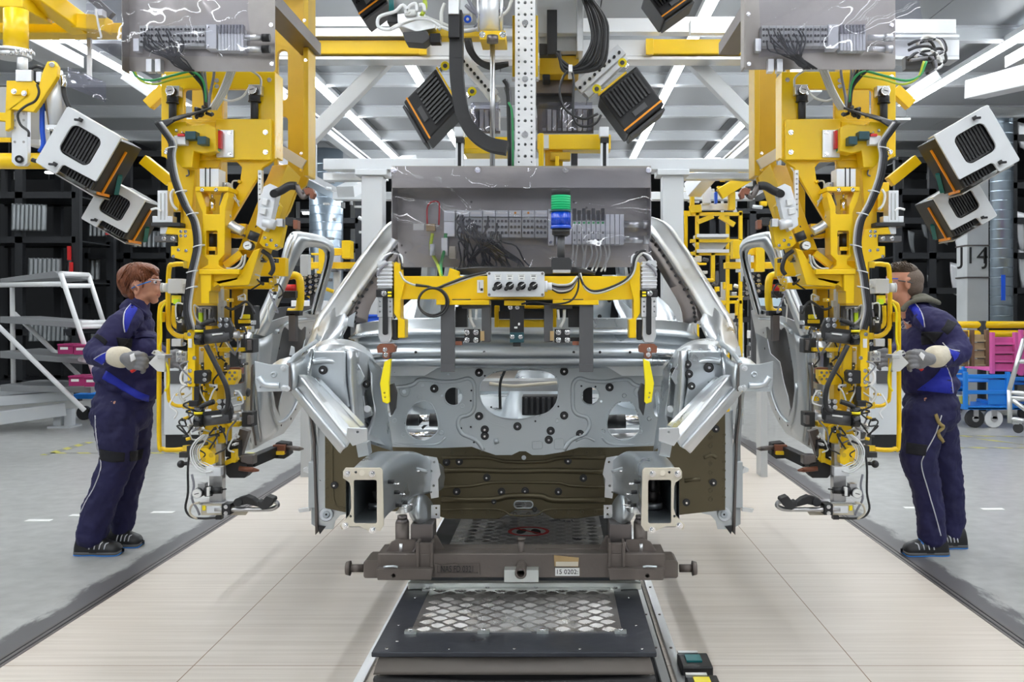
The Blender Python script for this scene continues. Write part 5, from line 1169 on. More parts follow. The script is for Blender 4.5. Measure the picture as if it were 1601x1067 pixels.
def valve_panel(t, x0, x1, yb, cov, Y, seed, mir=False):
    """alloy panel with valve island and leads behind a loose clear cover (built unmirrored)"""
    r = random.Random(seed); w = x1 - x0
    p = MB('alu_brushed').pp([(x0, -30), (x1, -30), (x1, yb), (x1 - 3, yb + 3), (x0 + 3, yb + 3), (x0, yb)], Y, .004).pbox(x0, -30, x0 + 3 if mir else x0 + 1, yb, Y - .07, .07).build('equipment_panel', t, bevel=.001)
    for i in range(9):
        x = x0 + (28 if mir else 28) + i * 11.5
        m = MB('lightgrey').pbox(x, 40, x + 11, 72, Y - .05, .05)
        for a in range(2):
            for c in range(3): m.cyl(P(x + 3 + a * 5, 46 + c * 9.5, Y - .056), P(x + 3 + a * 5, 46 + c * 9.5, Y - .05), S(2, Y), n=9, m='darkgrey')
        m.build('io_module', p, bevel=.001)
    xv = x0 + 132
    MB('cabinet').pbox(xv, 38, xv + 16, 76, Y - .06, .06).bolts([(xv + 3, 42), (xv + 3, 72)], Y - .062, .004).build('valve_end_plate', p, bevel=.001)
    for i in range(8):
        x = xv + 19 + i * 5; MB('cabinet').pbox(x, 44, x + 4.4, 79, Y - .05, .05).pbox(x + .5, 38, x + 4, 52, Y - .055, .03, 'hose_grey').build('valve', p, bevel=.0008)
    for y in (59, 77): MB('alu').cyl(P(xv + 62, y, Y - .05), P(xv + 90, y, Y - .05), .012, n=14).cyl(P(xv + 88, y, Y - .05), P(xv + 100, y, Y - .05), .016, n=14, m='black' if not mir else 'alu').build('silencer', p)
    for i in range(20):
        x = x0 + 32 + r.random() * 60; y = 44 + r.random() * 24
        MB('cable').ptube([(x, y), (x + 6, y + 14), (x0 + 85 + r.uniform(-8, 8), 92 + r.uniform(-4, 6)), (x0 + 102 + r.uniform(-8, 14), yb + 2)], Y - .075, .003, n=5, sub=3).build('lead', p)
    for q in ((x0 + 18, 60), (x0 + 38, 92), (x0 + 52, 92)): MB('alu_white').pbox(q[0], q[1], q[0] + 9, q[1] + 20, Y - .04, .04).build('pressure_switch', p, bevel=.001)
    bolt_parts(p, [(x1 - 6, 39), (x0 + 8 if mir else x1 - 5, 100), (x0 + 7, 22)], Y - .004, .006)
    nx, ny = 12, 8; rows = []; c0, c1 = cov; ph = [r.uniform(0, 6) for _ in range(4)]
    for j in range(ny + 1):
        row = []
        for i in range(nx + 1):
            u, v = i / nx, j / ny
            dy = -.16 - .03 * math.sin(math.pi * u) - .02 * v + .020 * math.sin(6 * u + ph[0] + 2 * v) + .016 * math.sin(7 * v + ph[1] + 5 * u) + .008 * math.sin(13 * (u + v) + ph[2])
            row.append(P(c0 + (c1 - c0) * u, -30 + (yb + 28) * v, Y) + V((0, dy, 0)))
        rows.append(row)
    MB('clear').loft(rows, sub=3, csub=3).build('clear_cover', t, label='crinkled clear plastic cover over the valve panel')

def station(sgn, label):
    global MIR, XSH
    MIR = 1 if sgn < 0 else -1
    Y = 4.35
    t = thing('door_manipulator', (-1.45, 4.6, .55), label, 'manipulator', 'pair of yellow door manipulators')
    # back frame
    MB('yellow_shaded').pp([(428, -20), (482, -20), (482, 275), (478, 290), (462, 303), (452, 330), (425, 372), (405, 372), (405, 300), (428, 262)], 5.05, .03, 'yellow_shaded', holes=[rrect(434, 78, 450, 157, 7, 3), rrect(434, 182, 450, 262, 7, 3)]).build('back_plate', t, bevel=.003)
    MB('yellow_shaded').pbox(474, -20, 482, 275, 4.9, .15).build('back_flange', t, bevel=.003)
    MB('yellow').bar(P(430, 230, 4.9), P(476, 258, 4.9), .03, .05, 'beige_steel').build('stiffener', t, bevel=.002)
    bolt_parts(t, [(471, 240), (471, 266), (476, 32), (478, 94)], 4.9)
    MB('yellow').pp([(300, -20), (345, -20), (345, 640), (300, 640)], 4.75, .10, 'yellow_shaded').build('inner_mast', t, bevel=.003)
    MB('yellow').pp([(252, 112), (430, 112), (430, 248), (417, 258), (410, 262), (398, 285), (362, 345), (352, 362), (344, 362), (344, 335), (375, 285), (378, 262), (370, 253), (345, 252), (340, 262), (305, 262), (300, 330), (306, 440), (298, 440), (287, 330), (277, 262), (262, 250), (252, 240)], Y, .03,
        holes=[rrect(287, 139, 331, 186, 5, 3), rrect(347, 139, 394, 186, 2, 2)]).build('front_plate', t, bevel=.003)
    MB('yellow').pbox(252, 112, 258, 245, Y + .03, .13, 'yellow').pbox(424, 112, 430, 245, Y + .03, .13).build('side_plate', t, bevel=.003)
    MB('yellow').pbox(337, 186, 423, 250, Y - .03, .03).pbox(262, 190, 337, 250, Y - .015, .015).build('cover_plate', t, bevel=.003)
    bolt_parts(t, [(415, 207), (415, 238)], Y - .03, .008); bolt_parts(t, [(260, 238), (421, 125), (258, 120), (339, 126), (339, 135)], Y, .007)
    MB('alu').pbox(338, 203, 365, 246, Y - .045, .015).build('pad_plate', t, bevel=.002); bolt_parts(t, [(359, 208), (359, 241)], Y - .045)
    MB('hose_green').pbox(337, 202, 341, 236, Y - .07, .03, 'hose_green').pbox(341, 204, 345, 232, Y - .07, .03, 'red').build('identification_strip', t)
    MB('yellow').pp([(258, 193), (290, 190), (292, 196), (325, 194), (337, 200), (337, 236), (318, 240), (303, 236), (300, 262), (284, 262), (262, 235)], Y - .10, .08, 'yellow').build('valve_bracket', t, bevel=.003)
    MB('teal_dark').pbox(289, 205, 306, 218, Y - .15, .05).pbox(308, 213, 322, 226, Y - .15, .05).cyl(P(286, 212, Y - .13), P(289, 212, Y - .13), .012, n=10).build('proximity_sensor', t, bevel=.003)
    MB('white').pbox(272, 212, 290, 226, Y - .14, .04).pbox(277, 209, 288, 213, Y - .15, .04, 'red').build('junction_block', t, bevel=.002)
    regulator(t, 266, 142, Y - .06, 46); regulator(t, 394, 140, Y - .06, 46)
    # cable knot in the middle of the plate
    r = random.Random(11)
    for i in range(16):
        x = 285 + r.random() * 48; y = 168 + r.random() * 14 + (333 - x) * .10
        MB('black').cyl(P(x, y, Y - .12), P(x + r.uniform(-8, 8), y + r.uniform(-5, 5), Y - .10), S(2.6, Y), n=8, m=r.choice(['black', 'black', 'chrome', 'darkgrey'])).build('connector', t)
    for i in range(7): hose(t, [(300 + i * 5, 178 - i * 1.5), (280 - i, 182 + i), (262 + i * 2, 188), (252, 190 + i * 2)], Y - .12 - .004 * i, .005, 'cable', 'cable')
    for i in range(6): hose(t, [(290 + i * 6, 106), (306 + i * 3, 122), (318 + i, 140), (321 + i * 1.5, 172)], Y - .08 + .008 * i, .0055, 'cable' if i < 4 else 'hose_grey', 'cable')
    for i in range(5): hose(t, [(358 + i * 5, 85), (356 + i * 3, 110), (342 + i * 3, 145), (326 + i * 3, 172)], Y - .14 + .01 * i, .0045)
    hose(t, [(335, 100), (334, 120), (328, 150), (327, 170)], Y - .12, .006, 'hose_grey'); hose(t, [(378, 105), (395, 112), (407, 122), (408, 136)], Y - .1, .005)
    hose(t, [(388, 140), (378, 152), (360, 158), (346, 154)], Y - .1, .005); hose(t, [(202, 96), (212, 118), (235, 126), (270, 118), (300, 112), (318, 128), (322, 160)], Y - .08, .0055, 'hose_green'); hose(t, [(206, 96), (216, 122), (240, 132), (270, 124), (305, 118)], Y - .08, .005, 'hose_lime')
    # big cable bundle down the outside
    bundle = [(247, 190), (258, 205), (270, 224), (268, 244), (274, 280), (290, 320), (304, 345), (309, 380), (304, 410), (299, 430), (296, 455), (293, 485), (300, 515)]
    for dx, dy, m, rr in ((0, 0, 'cable', .0125), (3.5, 1, 'hose_grey', .006), (-3.5, 1, 'cable', .009), (5.5, 1, 'hose', .004), (2, -1, 'cable', .008)):
        hose(t, [(x + dx, y + dy) for x, y in bundle], Y - .14 - dx * .002, rr, m, 'cable_bundle')
    for x, y in ((266, 232), (281, 300), (299, 335), (309, 385), (299, 425), (298, 450)): MB('white').tube([P(x + 2, y, Y - .14) + V((.024 * math.cos(a * math.pi / 5), .024 * math.sin(a * math.pi / 5), .006 * math.cos(a * math.pi / 5))) for a in range(10)], .0025, 'white', n=5, sub=1, closed=True).build('cable_tie', t)
    # centre cylinder and fork
    MB('alu_white').pbox(312, 264, 342, 292, Y - .10, .09, 'alu_white').pbox(320, 262, 322, 293, Y - .103, .01, 'black').pbox(327, 262, 329, 293, Y - .103, .01, 'black').build('air_cylinder', t, bevel=.002)
    MB('yellow').pbox(305, 292, 357, 299, Y - .13, .14).pp([(305, 299), (313, 299), (314, 300), (322, 322), (322, 335), (343, 335), (343, 322), (350, 304), (356, 299), (357, 308), (352, 328), (351, 398), (342, 408), (342, 415), (350, 421), (313, 421), (325, 414), (325, 407), (316, 398), (316, 332), (309, 315)], Y - .12, .09,
        holes=[rrect(322, 361, 340, 399, 2, 2)]).build('lifting_fork', t, bevel=.003)
    MB('chrome').cyl(P(332, 330, Y - .08), P(332, 312, Y - .08), .013, n=14).cyl(P(332, 312, Y - .08), P(332, 299, Y - .08), .006, n=10).build('piston_rod', t)
    MB('black').cyl(P(331, 388, Y - .06), P(331, 366, Y - .06), .022, n=18).cyl(P(331, 398, Y - .07), P(331, 388, Y - .07), .014, n=14).pbox(325, 386, 337, 392, Y - .1, .02, 'yellow').build('damper', t)
    bolt_parts(t, [(316, 297), (338, 297)], Y - .13, .006)
    MB('yellow').pbox(311, 421, 374, 429, Y - .14, .16).pp([(313, 429), (330, 429), (330, 455), (327, 456), (327, 475), (314, 475)], Y - .13, .12).pp([(330, 429), (374, 429), (372, 438), (340, 446), (330, 452)], Y - .10, .05).build('lower_flange', t, bevel=.003)
    MB('yellow').pp([(396, 392), (407, 388), (389, 446), (344, 448), (336, 440), (372, 434)], Y - .10, .12, 'yellow').build('lower_arm', t, bevel=.003)
    MB('yellow').bar(P(448, 268, Y + .15), P(396, 400, Y - .04), .09, .10, 'yellow_shaded').build('slanted_arm', t, bevel=.003)
    MB('yellow').pp([(262, 355), (300, 359), (306, 385), (304, 440), (297, 470), (295, 440), (294, 410), (275, 404), (267, 402), (267, 385), (278, 385), (278, 367), (258, 366)], Y - .05, .05).build('side_bracket', t, bevel=.003)
    bolt_parts(t, [(283, 362), (290, 362), (283, 369), (290, 369), (279, 391), (291, 392), (271, 401)], Y - .05, .005)
    MB('black').pbox(241, 369, 276, 378, Y - .07, .05, 'darkgrey').bolts([(256, 373), (270, 373)], Y - .07, .007).build('rest_bar', t, bevel=.002)
    MB('alu_white').pbox(246, 298, 262, 348, Y - .05, .07).pbox(250, 302, 252, 344, Y - .053, .01, 'lightgrey').pbox(256, 302, 258, 344, Y - .053, .01, 'lightgrey').pbox(238, 338, 246, 348, Y - .05, .05).pbox(262, 338, 270, 348, Y - .05, .05).build('guided_cylinder', t, bevel=.002)
    MB('black').pbox(236, 348, 282, 354, Y - .06, .1, 'rubber').pbox(250, 354, 262, 366, Y - .04, .04, 'alu_white').build('cylinder_base', t, bevel=.002)
    hose(t, [(236, 328), (245, 326), (252, 331)], Y - .08, .005, 'hose_white'); hose(t, [(272, 296), (267, 305), (270, 320), (277, 328)], Y - .08, .006, 'hose_white')
    MB('yellow').pbox(282, 255, 300, 360, Y + .05, .05).pbox(262, 285, 280, 330, Y + .02, .06).build('mast_rail', t, bevel=.003)
    # perforated upright and silver gripper head, upper side towards the car
    MB('alu').pp([(403, 266), (409, 266), (409, 340), (403, 340)], Y - .02, .03, 'alu_white', holes=[circ(406, 272 + 8 * k, 1.3, 8) for k in range(8)]).build('perforated_strip', t, bevel=.001)
    MB('alu_white').pp([(412, 292), (422, 287), (432, 292), (434, 300), (424, 342), (414, 362), (400, 352), (404, 320)], Y - .16, .06, 'alu_white').pp([(410, 310), (419, 312), (417, 322), (408, 320)], Y - .18, .02, 'white').pp([(406, 324), (416, 326), (414, 336), (404, 334)], Y - .18, .02, 'white').build('power_clamp', t, bevel=.003)
    cl = MB('black').ptube([(428, 303), (440, 298), (452, 291), (463, 291)], Y - .17, .018).cyl(P(428, 303, Y - .19), P(428, 303, Y - .13), S(6, Y), n=20).ptube([(463, 290), (468, 300), (474, 308), (480, 304)], Y - .17, .012, 'steel_dark').build('clamp_lever', t)
    MB('copper').pp([(474, 296), (482, 293), (488, 295), (492, 303), (489, 311), (484, 310), (484, 303), (478, 305)], Y - .19, .04).build('clamp_jaw', cl, bevel=.002)
    MB('yellow').pp([(424, 318), (432, 314), (437, 322), (428, 350), (440, 343), (445, 346), (437, 386), (428, 391), (411, 386), (405, 380), (418, 345)], Y - .10, .06).build('clamp_bracket', t, bevel=.003)
    bolt_parts(t, [(434, 321), (431, 330), (414, 372), (424, 376), (417, 383), (432, 384)], Y - .10, .005)
    MB('alu_white').cyl(P(412, 348, Y - .15), P(430, 352, Y - .15), .022, n=16).pbox(432, 342, 442, 354, Y - .14, .04).build('swivel_unit', t)
    MB('black').pbox(446, 340, 458, 352, Y - .14, .05, 'rubber').pbox(458, 344, 465, 358, Y - .14, .05, 'copper').build('clamp_tip', t, bevel=.002)
    MB('black').cyl(P(399, 363, Y - .20), P(394, 376, Y - .20), .022, n=18).pbox(389, 366, 400, 376, Y - .2, .03, 'alu_white').build('air_regulator', t); gauge(t, 387, 384, Y - .22, 6.5)
    MB('alu').ptube([(360, 350), (368, 356), (380, 362)], Y - .1, .02, 'alu').pbox(362, 350, 384, 372, Y - .02, .06, 'yellow').build('roller_unit', t)
    for k in range(12): MB('steel_dark').cyl(P(354 + k * 2.6, 358 + k * .8, Y - .04), P(354 + k * 2.6, 362 + k * .8, Y - .04), .004, n=6).build('chain_link', t)
    MB('lightgrey').pbox(355, 388, 372, 406, Y - .02, .05).bar(P(352, 416, Y - .06), P(378, 396, Y - .06), .03, .03, 'yellow').build('valve_block', t, bevel=.003)
    hose(t, [(380, 400), (376, 412), (366, 420), (354, 420)], Y - .12, .005); hose(t, [(384, 398), (380, 416), (366, 425)], Y - .12, .005)
    hose(t, [(410, 392), (422, 402), (427, 420), (422, 430)], Y - .1, .010, 'cable', 'cable')
    # outer handles
    HY = 5.2; XSH = 0 if sgn < 0 else 12
    for pts, rr in ([[(292, 413), (272, 414), (264, 424), (263, 500), (268, 518), (280, 526), (294, 526)], 3.8], [[(264, 471), (256, 474), (250, 486), (249, 560), (249, 690), (255, 702), (270, 704), (292, 702)], 3.6], [[(272, 478), (271, 500), (274, 510), (283, 513)], 3.3], [[(263, 530), (263, 615), (268, 630), (278, 635), (292, 634)], 2.8]):
        MB('yellow').ptube(pts, HY, S(rr, HY), n=12, sub=6).build('handle_tube', t)
    MB('yellow_pure').ptube([(258, 474), (252, 488), (252, 530), (249, 545), (255, 560), (262, 575), (264, 600), (258, 612)], HY - .06, .006).build('safety_cord', t)
    MB('yellow').pbox(248, 488, 254, 504, HY - .05, .04).build('cord_clip', t, bevel=.003)
    MB('white').pp([(253, 554), (248, 549), (240, 548), (236, 553), (243, 556), (232, 568), (246, 581), (257, 582), (258, 576), (257, 556)], HY - .08, .05, 'cabinet', holes=[circ(241, 551.5, 1.6, 8)]).build('handle_grip', t, bevel=.004)
    MB('alu').pbox(246, 555, 258, 561, HY - .09, .1).build('grip_clamp', t, bevel=.002)
    MB('cabinet').pbox(262, 436, 284, 459, HY - .12, .11).pbox(284, 444, 291, 450, HY - .1, .04, 'alu').build('camera_box', t, bevel=.004)
    MB('white').cyl(P(262, 450, HY - .065), P(255, 450, HY - .065), S(7, HY), n=22).cyl(P(255, 450, HY - .065), P(253, 450, HY - .065), S(7.5, HY), n=22, m='cabinet').build('camera_lens', t)
    MB('black').cyl(P(284, 495, HY - .05), P(282, 455, HY - .05), S(4.5, HY), n=18).cyl(P(284, 520, HY - .05), P(284, 496, HY - .05), S(7.5, HY), n=20).pbox(278, 500, 282, 505, HY - .13, .02, 'paper').build('handle_unit', t)
    MB('lime').pbox(268, 462, 279, 474, HY - .1, .04, 'yellow_pure').pbox(271, 468, 278, 476, HY - .11, .03, 'lime').build('tag', t)
    for x_, y_ in ((292, 414), (293, 526), (291, 702), (291, 634)): MB('yellow').bar(P(x_, y_, HY), P(299 + XSH, y_, Y + .05), .035, .035).build('handle_mount', t, bevel=.003)
    XSH = 0
    q_ = P(455, 0, 5.05).x; MB('yellow_shaded').box(q_ - .10, q_ + .05, 5.0, 5.12, 3.0, 4.1).box(q_ - .5, q_ + .08, 4.8, 5.2, 4.1, 4.3).build('ceiling_carriage', t, bevel=.004)
    MB('yellow').pbox(293, 516, 305, 605, Y - .12, .05).pbox(300, 569, 305, 632, Y - .1, .05).build('outer_rail', t, bevel=.003)
    MB('paper').pbox(294, 530, 300, 544, Y - .125, .005).build('paper_label', t); bolt_parts(t, [(296, 523), (297, 580), (297, 598), (304, 560), (288, 538)], Y - .12, .006)
    # mid-height runners
    runner(t, 306, 505, Y - .16); runner(t, 305, 633, Y - .16)
    hose(t, [(322, 540), (332, 560), (345, 585), (354, 605), (357, 625), (354, 640), (346, 644)], Y - .22, .011, 'cable', 'cable')
    MB('yellow').pp([(318, 541), (328, 541), (333, 575), (333, 630), (328, 636), (310, 638), (309, 628), (320, 620)], Y - .06, .05).build('inner_rail', t, bevel=.003)
    MB('yellow').pbox(326, 544, 380, 550, Y - .02, .06).build('support_bar', t, bevel=.002); MB('yellow').pp([(333, 586), (355, 584), (355, 579), (372, 579), (372, 592), (366, 602), (333, 602)], Y - .02, .05).build('hole_plate', t, bevel=.002)
    for q in ((359, 583), (367, 583), (359, 593), (367, 593), (363, 588)): MB('steel_dark').cyl(P(*q, Y - .024), P(*q, Y - .02), .006, n=10).build('bolt', t)
    MB('black').pp([(303, 580), (322, 579), (325, 583), (324, 597), (318, 601), (303, 600)], Y - .14, .05).build('link_block', t, bevel=.003); bolt_parts(t, [(320, 586), (320, 594)], Y - .14, .006)
    MB('black').pbox(303, 605, 311, 630, Y - .12, .05).pbox(295, 627, 309, 636, Y - .13, .05).build('proximity_sensor', t, bevel=.002)
    MB('alu_white').pbox(304, 543, 318, 570, Y - .03, .03).pbox(275, 550, 292, 566, Y - .02, .03, 'lightgrey').pbox(268, 530, 283, 542, Y - .02, .03, 'lightgrey').build('adapter_plate', t, bevel=.002); bolt_parts(t, [(279, 554), (287, 554), (279, 562), (287, 562), (308, 547), (316, 547)], Y - .03, .005)
    hose(t, [(294, 636), (284, 625), (281, 612), (290, 604), (298, 606)], Y - .1, .006); hose(t, [(292, 575), (284, 585), (284, 598), (296, 606)], Y - .1, .006, 'hose_white')
    # structures behind, up to the door
    MB('yellow_shaded').pbox(350, 442, 425, 452, Y + .2, .08, 'yellow').pbox(392, 403, 446, 432, Y + .5, .06, 'yellow').pbox(362, 452, 380, 520, Y + .25, .07).pbox(330, 452, 350, 700, Y + .1, .08).build('cross_frame', t, bevel=.003)
    MB('yellow').pbox(340, 452, 346, 500, Y + .05, .04, 'lightgrey').pbox(344, 470, 350, 480, Y + .03, .04, 'lightgrey').build('slide_unit', t, bevel=.002)
    MB('black').pbox(306, 478, 334, 510, Y + .02, .05, 'darkgrey').pbox(308, 480, 330, 484, Y + .01, .02, 'midgrey').pbox(318, 484, 322, 508, Y, .02, 'steel').pbox(325, 484, 328, 508, Y, .02, 'steel').pbox(310, 486, 316, 504, Y, .02, 'lime').build('sensor_bank', t, bevel=.002)
    hose(t, [(352, 480), (362, 484), (374, 478), (384, 472), (392, 478), (398, 492)], Y - .02, .006, 'cable', 'cable')
    MB('black').pbox(366, 478, 396, 515, Y + .12, .1).pbox(372, 500, 390, 506, Y + .1, .03, 'yellow').pbox(377, 492, 388, 499, Y + .09, .04, 'yellow_pure').build('drive_unit', t, bevel=.003)
    MB('black').pbox(376, 530, 396, 552, Y + .02, .08, 'rubber').cyl(P(368, 528, Y + .05), P(384, 526, Y + .05), .018, n=12, m='steel').pbox(386, 532, 392, 548, Y, .05, 'steel_dark').build('hinge_gripper', t, bevel=.003)
    MB('black').pbox(378, 645, 394, 668, Y + .02, .08, 'rubber').cyl(P(362, 650, Y + .05), P(380, 646, Y + .05), .016, n=12, m='steel').pbox(386, 650, 392, 664, Y, .05, 'steel_dark').build('hinge_gripper', t, bevel=.003)
    MB('yellow').pbox(345, 660, 374, 668, Y + .0, .06).pp([(322, 665), (345, 662), (356, 668), (356, 690), (340, 700), (322, 702), (312, 712), (306, 700)], Y - .02, .06, 'yellow').build('lower_bracket', t, bevel=.003)
    MB('copper').pbox(358, 575, 376, 600, Y + .05, .05, 'copper').pbox(370, 585, 378, 598, Y + .03, .04, 'black').build('rest_pad', t, bevel=.003)
    # hooks behind the door glass opening
    MB('yellow').ptube([(452, 432), (462, 431), (469, 440), (469, 478), (462, 488), (450, 488)], 5.6, .022).build('hook_handle', t); MB('red').cyl(P(446, 451, 5.6), P(463, 451, 5.6), .022, n=14).build('red_grip', t)
    MB('darkgrey').pbox(451, 490, 462, 534, 5.5, .06, 'steel_dark').pbox(447, 486, 468, 494, 5.5, .08, 'black').pbox(442, 455, 462, 466, 5.5, .05, 'black').build('rest_arm', t, bevel=.003)
    # lower gripper
    MB('yellow').pp([(308, 702), (322, 700), (330, 705), (337, 715), (336, 725), (326, 729), (312, 727), (307, 716)], Y - .12, .06).cyl(P(318, 719, Y - .125), P(318, 719, Y - .12), .01, n=12, m='yellow_shaded').cyl(P(330, 712, Y - .125), P(330, 712, Y - .12), .01, n=12, m='yellow_shaded').build('joint_bracket', t, bevel=.003)
    MB('steel_dark').pbox(337, 695, 346, 730, Y - .08, .05, 'steel').pbox(327, 730, 347, 790, Y - .10, .05, 'steel').build('lower_post', t, bevel=.002)
    MB('alu_white').pbox(322, 731, 345, 745, Y - .14, .04).build('valve_block', t, bevel=.002)
    for k in range(5): hose(t, [(330 + k * 3, 738 - k), (315 + k * 1.5, 738 - k * 3.5), (301 + k * 3.2, 724 - k), (298 + k * 3.4, 705), (306 + k * 3, 690 + k), (318 + k * 2, 680)], Y - .15 + .008 * k, .0034, 'hose_white' if k != 2 else 'hose')
    MB('black').cyl(P(321, 769, Y - .16), P(331, 768, Y - .16), .022, n=16).cyl(P(331, 768, Y - .16), P(347, 767, Y - .16), .014, n=14).cyl(P(347, 766, Y - .16), P(354, 765, Y - .16), .003, n=8).pbox(323, 763, 327, 776, Y - .19, .02, 'paper').pbox(309, 757, 320, 770, Y - .17, .04, 'steel').build('air_regulator', t); gauge(t, 308, 772, Y - .19, 7)
    MB('beige_steel').pbox(311, 786, 361, 790, Y - .12, .08, 'steel').pbox(314, 790, 348, 806, Y - .15, .06, 'beige_steel').pbox(316, 791, 321, 799, Y - .156, .01, 'yellow_pure').pbox(323, 792, 345, 803, Y - .155, .01, 'alu_white').build('lower_clamp_body', t, bevel=.002)
    MB('black').pbox(346, 789, 360, 806, Y - .17, .07).build('clamp_pivot', t, bevel=.003); bolt_parts(t, [(353, 793), (353, 803)], Y - .17, .006)
    MB('steel').ptube([(336, 797), (370, 797), (410, 797), (425, 796), (434, 791), (431, 785), (420, 785)], Y - .15, .0095, n=10).build('hook_rod', t)
    MB('beige_steel').pp([(360, 795), (390, 797), (384, 806), (360, 806)], Y - .1, .012).build('lower_plate', t)
    MB('black').pp([(364, 787), (370, 780), (384, 776), (394, 780), (404, 788), (412, 790), (407, 794), (398, 792), (386, 789), (376, 791), (370, 793)], Y - .17, .05, 'black').cyl(P(372, 786, Y - .18), P(372, 786, Y - .11), .018, n=16).build('clamp_lever', t, bevel=.003)
    MB('black').pp([(402, 784), (408, 786), (416, 776), (427, 780), (428, 784), (420, 794), (410, 798), (402, 792)], Y - .19, .06, 'rubber').build('clamp_pad', t, bevel=.003)
    hose(t, [(318, 690), (300, 700), (294, 730), (294, 770), (290, 795), (298, 808), (315, 811), (340, 810)], Y - .14, .005, 'cable', 'cable'); hose(t, [(300, 742), (303, 760), (300, 780), (308, 796), (312, 806)], Y - .16, .005, 'hose_grey')
    hose(t, [(312, 786), (300, 790), (297, 803), (308, 812)], Y - .16, .005, 'beige_steel'); MB('black').pbox(337, 807, 346, 813, Y - .16, .03).build('plug', t)
    MB('black').sph(P(283, 726, Y - .05), S(6, Y), 'black').cyl(P(283, 726, Y - .05), P(294, 725, Y - .05), .008, n=10).pbox(280, 708, 296, 716, Y - .03, .04, 'rubber').pbox(292, 698, 312, 712, Y - .04, .05, 'rubber').build('star_knob', t)
    bk = MB('black').pp([(352, 722), (354, 716), (387, 724), (388, 742), (382, 748), (358, 748), (353, 742)], Y + .02, .08, 'rubber').pbox(376, 712, 396, 727, Y + .02, .06, 'steel_dark').build('rest_unit', t, bevel=.004); MB('copper').cyl(P(374, 733, Y + .0), P(396, 735, Y + .0), .011, n=12).cyl(P(396, 735, Y), P(405, 736, Y), .011, .004, n=12).build('locating_pin', bk)
    bk = MB('black').pp([(420, 708), (432, 692), (450, 694), (452, 712), (444, 718), (424, 717)], Y + .3, .08, 'rubber').pbox(426, 696, 446, 710, Y + .28, .05, 'copper').pbox(430, 706, 444, 712, Y + .27, .05, 'yellow').build('rest_unit', t, bevel=.004); MB('steel_dark').cyl(P(448, 700, Y + .3), P(468, 702, Y + .3), .011, n=12).cyl(P(468, 702, Y + .3), P(475, 702, Y + .3), .011, .003, n=12).build('locating_pin', bk)
    MB('black').bar(P(392, 722, Y + .1), P(430, 706, Y + .3), .04, .05, 'black').build('link_arm', t, bevel=.003); MB('steel_dark').bar(P(372, 712, Y + .1), P(384, 672, Y + .1), .05, .04, 'steel_dark').build('diagonal_strut', t, bevel=.002)
    MB('yellow').bar(P(345, 728, Y), P(372, 716, Y), .03, .02, 'yellow').pbox(361, 704, 368, 724, Y - .02, .04, 'yellow').build('lower_link', t, bevel=.002)
    MB('black').pbox(352, 690, 372, 715, Y + .02, .06).build('motor_housing', t, bevel=.003)
    # small fittings scattered over the unit
    r = random.Random(7)
    zones = [(262, 195, 330, 250, 10), (345, 255, 402, 400, 10), (380, 400, 430, 470, 12), (270, 470, 330, 500, 6), (330, 500, 380, 720, 26), (268, 540, 330, 700, 26), (300, 640, 350, 740, 12), (345, 455, 400, 530, 12)]
    for x0, y0, x1, y1, n in zones:
        for k in range(n):
            x = r.uniform(x0, x1); y = r.uniform(y0, y1); Yf = Y + r.uniform(-.12, .06); mt = r.choice(['black', 'black', 'darkgrey', 'alu', 'steel', 'yellow', 'cabinet', 'yellow', 'yellow_shaded'])
            m = MB(mt); w, h = r.uniform(3, 8), r.uniform(3, 10)
            if r.random() < .6: m.pbox(x, y, x + w, y + h, Yf, .05); m.cyl(P(x + w / 2, y + h / 2, Yf - .008), P(x + w / 2, y + h / 2, Yf), S(1.4, Y), n=8, m='chrome')
            else: m.cyl(P(x, y, Yf), P(x + w, y + r.uniform(-3, 3), Yf), S(2.6, Y), n=10)
            m.build('fitting', t, bevel=.0015)
            if r.random() < .45:
                hose(t, [(x, y), (x + r.uniform(-14, 14), y + r.uniform(-4, 18)), (x + r.uniform(-14, 14), y + r.uniform(8, 30)), (x + r.uniform(-8, 8), y + r.uniform(20, 42))], Yf - .02, .0038, r.choice(['hose', 'cable', 'hose_grey', 'hose_white', 'cable']), 'hose')
    MIR = 1
    return t
tL = station(-1, 'yellow door manipulator on the left, in front of the person with red-brown hair')
MB('steel_dark').box(P(400, 0, 4.12).x - .05, P(400, 0, 4.12).x + .05, 4.125, 5.05, 2.70, 2.76).build('panel_mount', tL)
valve_panel(tL, 190, 430, 109, (167, 411), 4.12, 3)
tR = station(1, 'yellow door manipulator on the right, in front of the person with cropped hair')
MB('steel_dark').box(P(1200, 0, 4.12).x - .05, P(1200, 0, 4.12).x + .05, 4.125, 5.05, 2.70, 2.76).build('panel_mount', tR)
valve_panel(tR, 1163, 1400, 106, (1175, 1419), 4.12, 8, True)

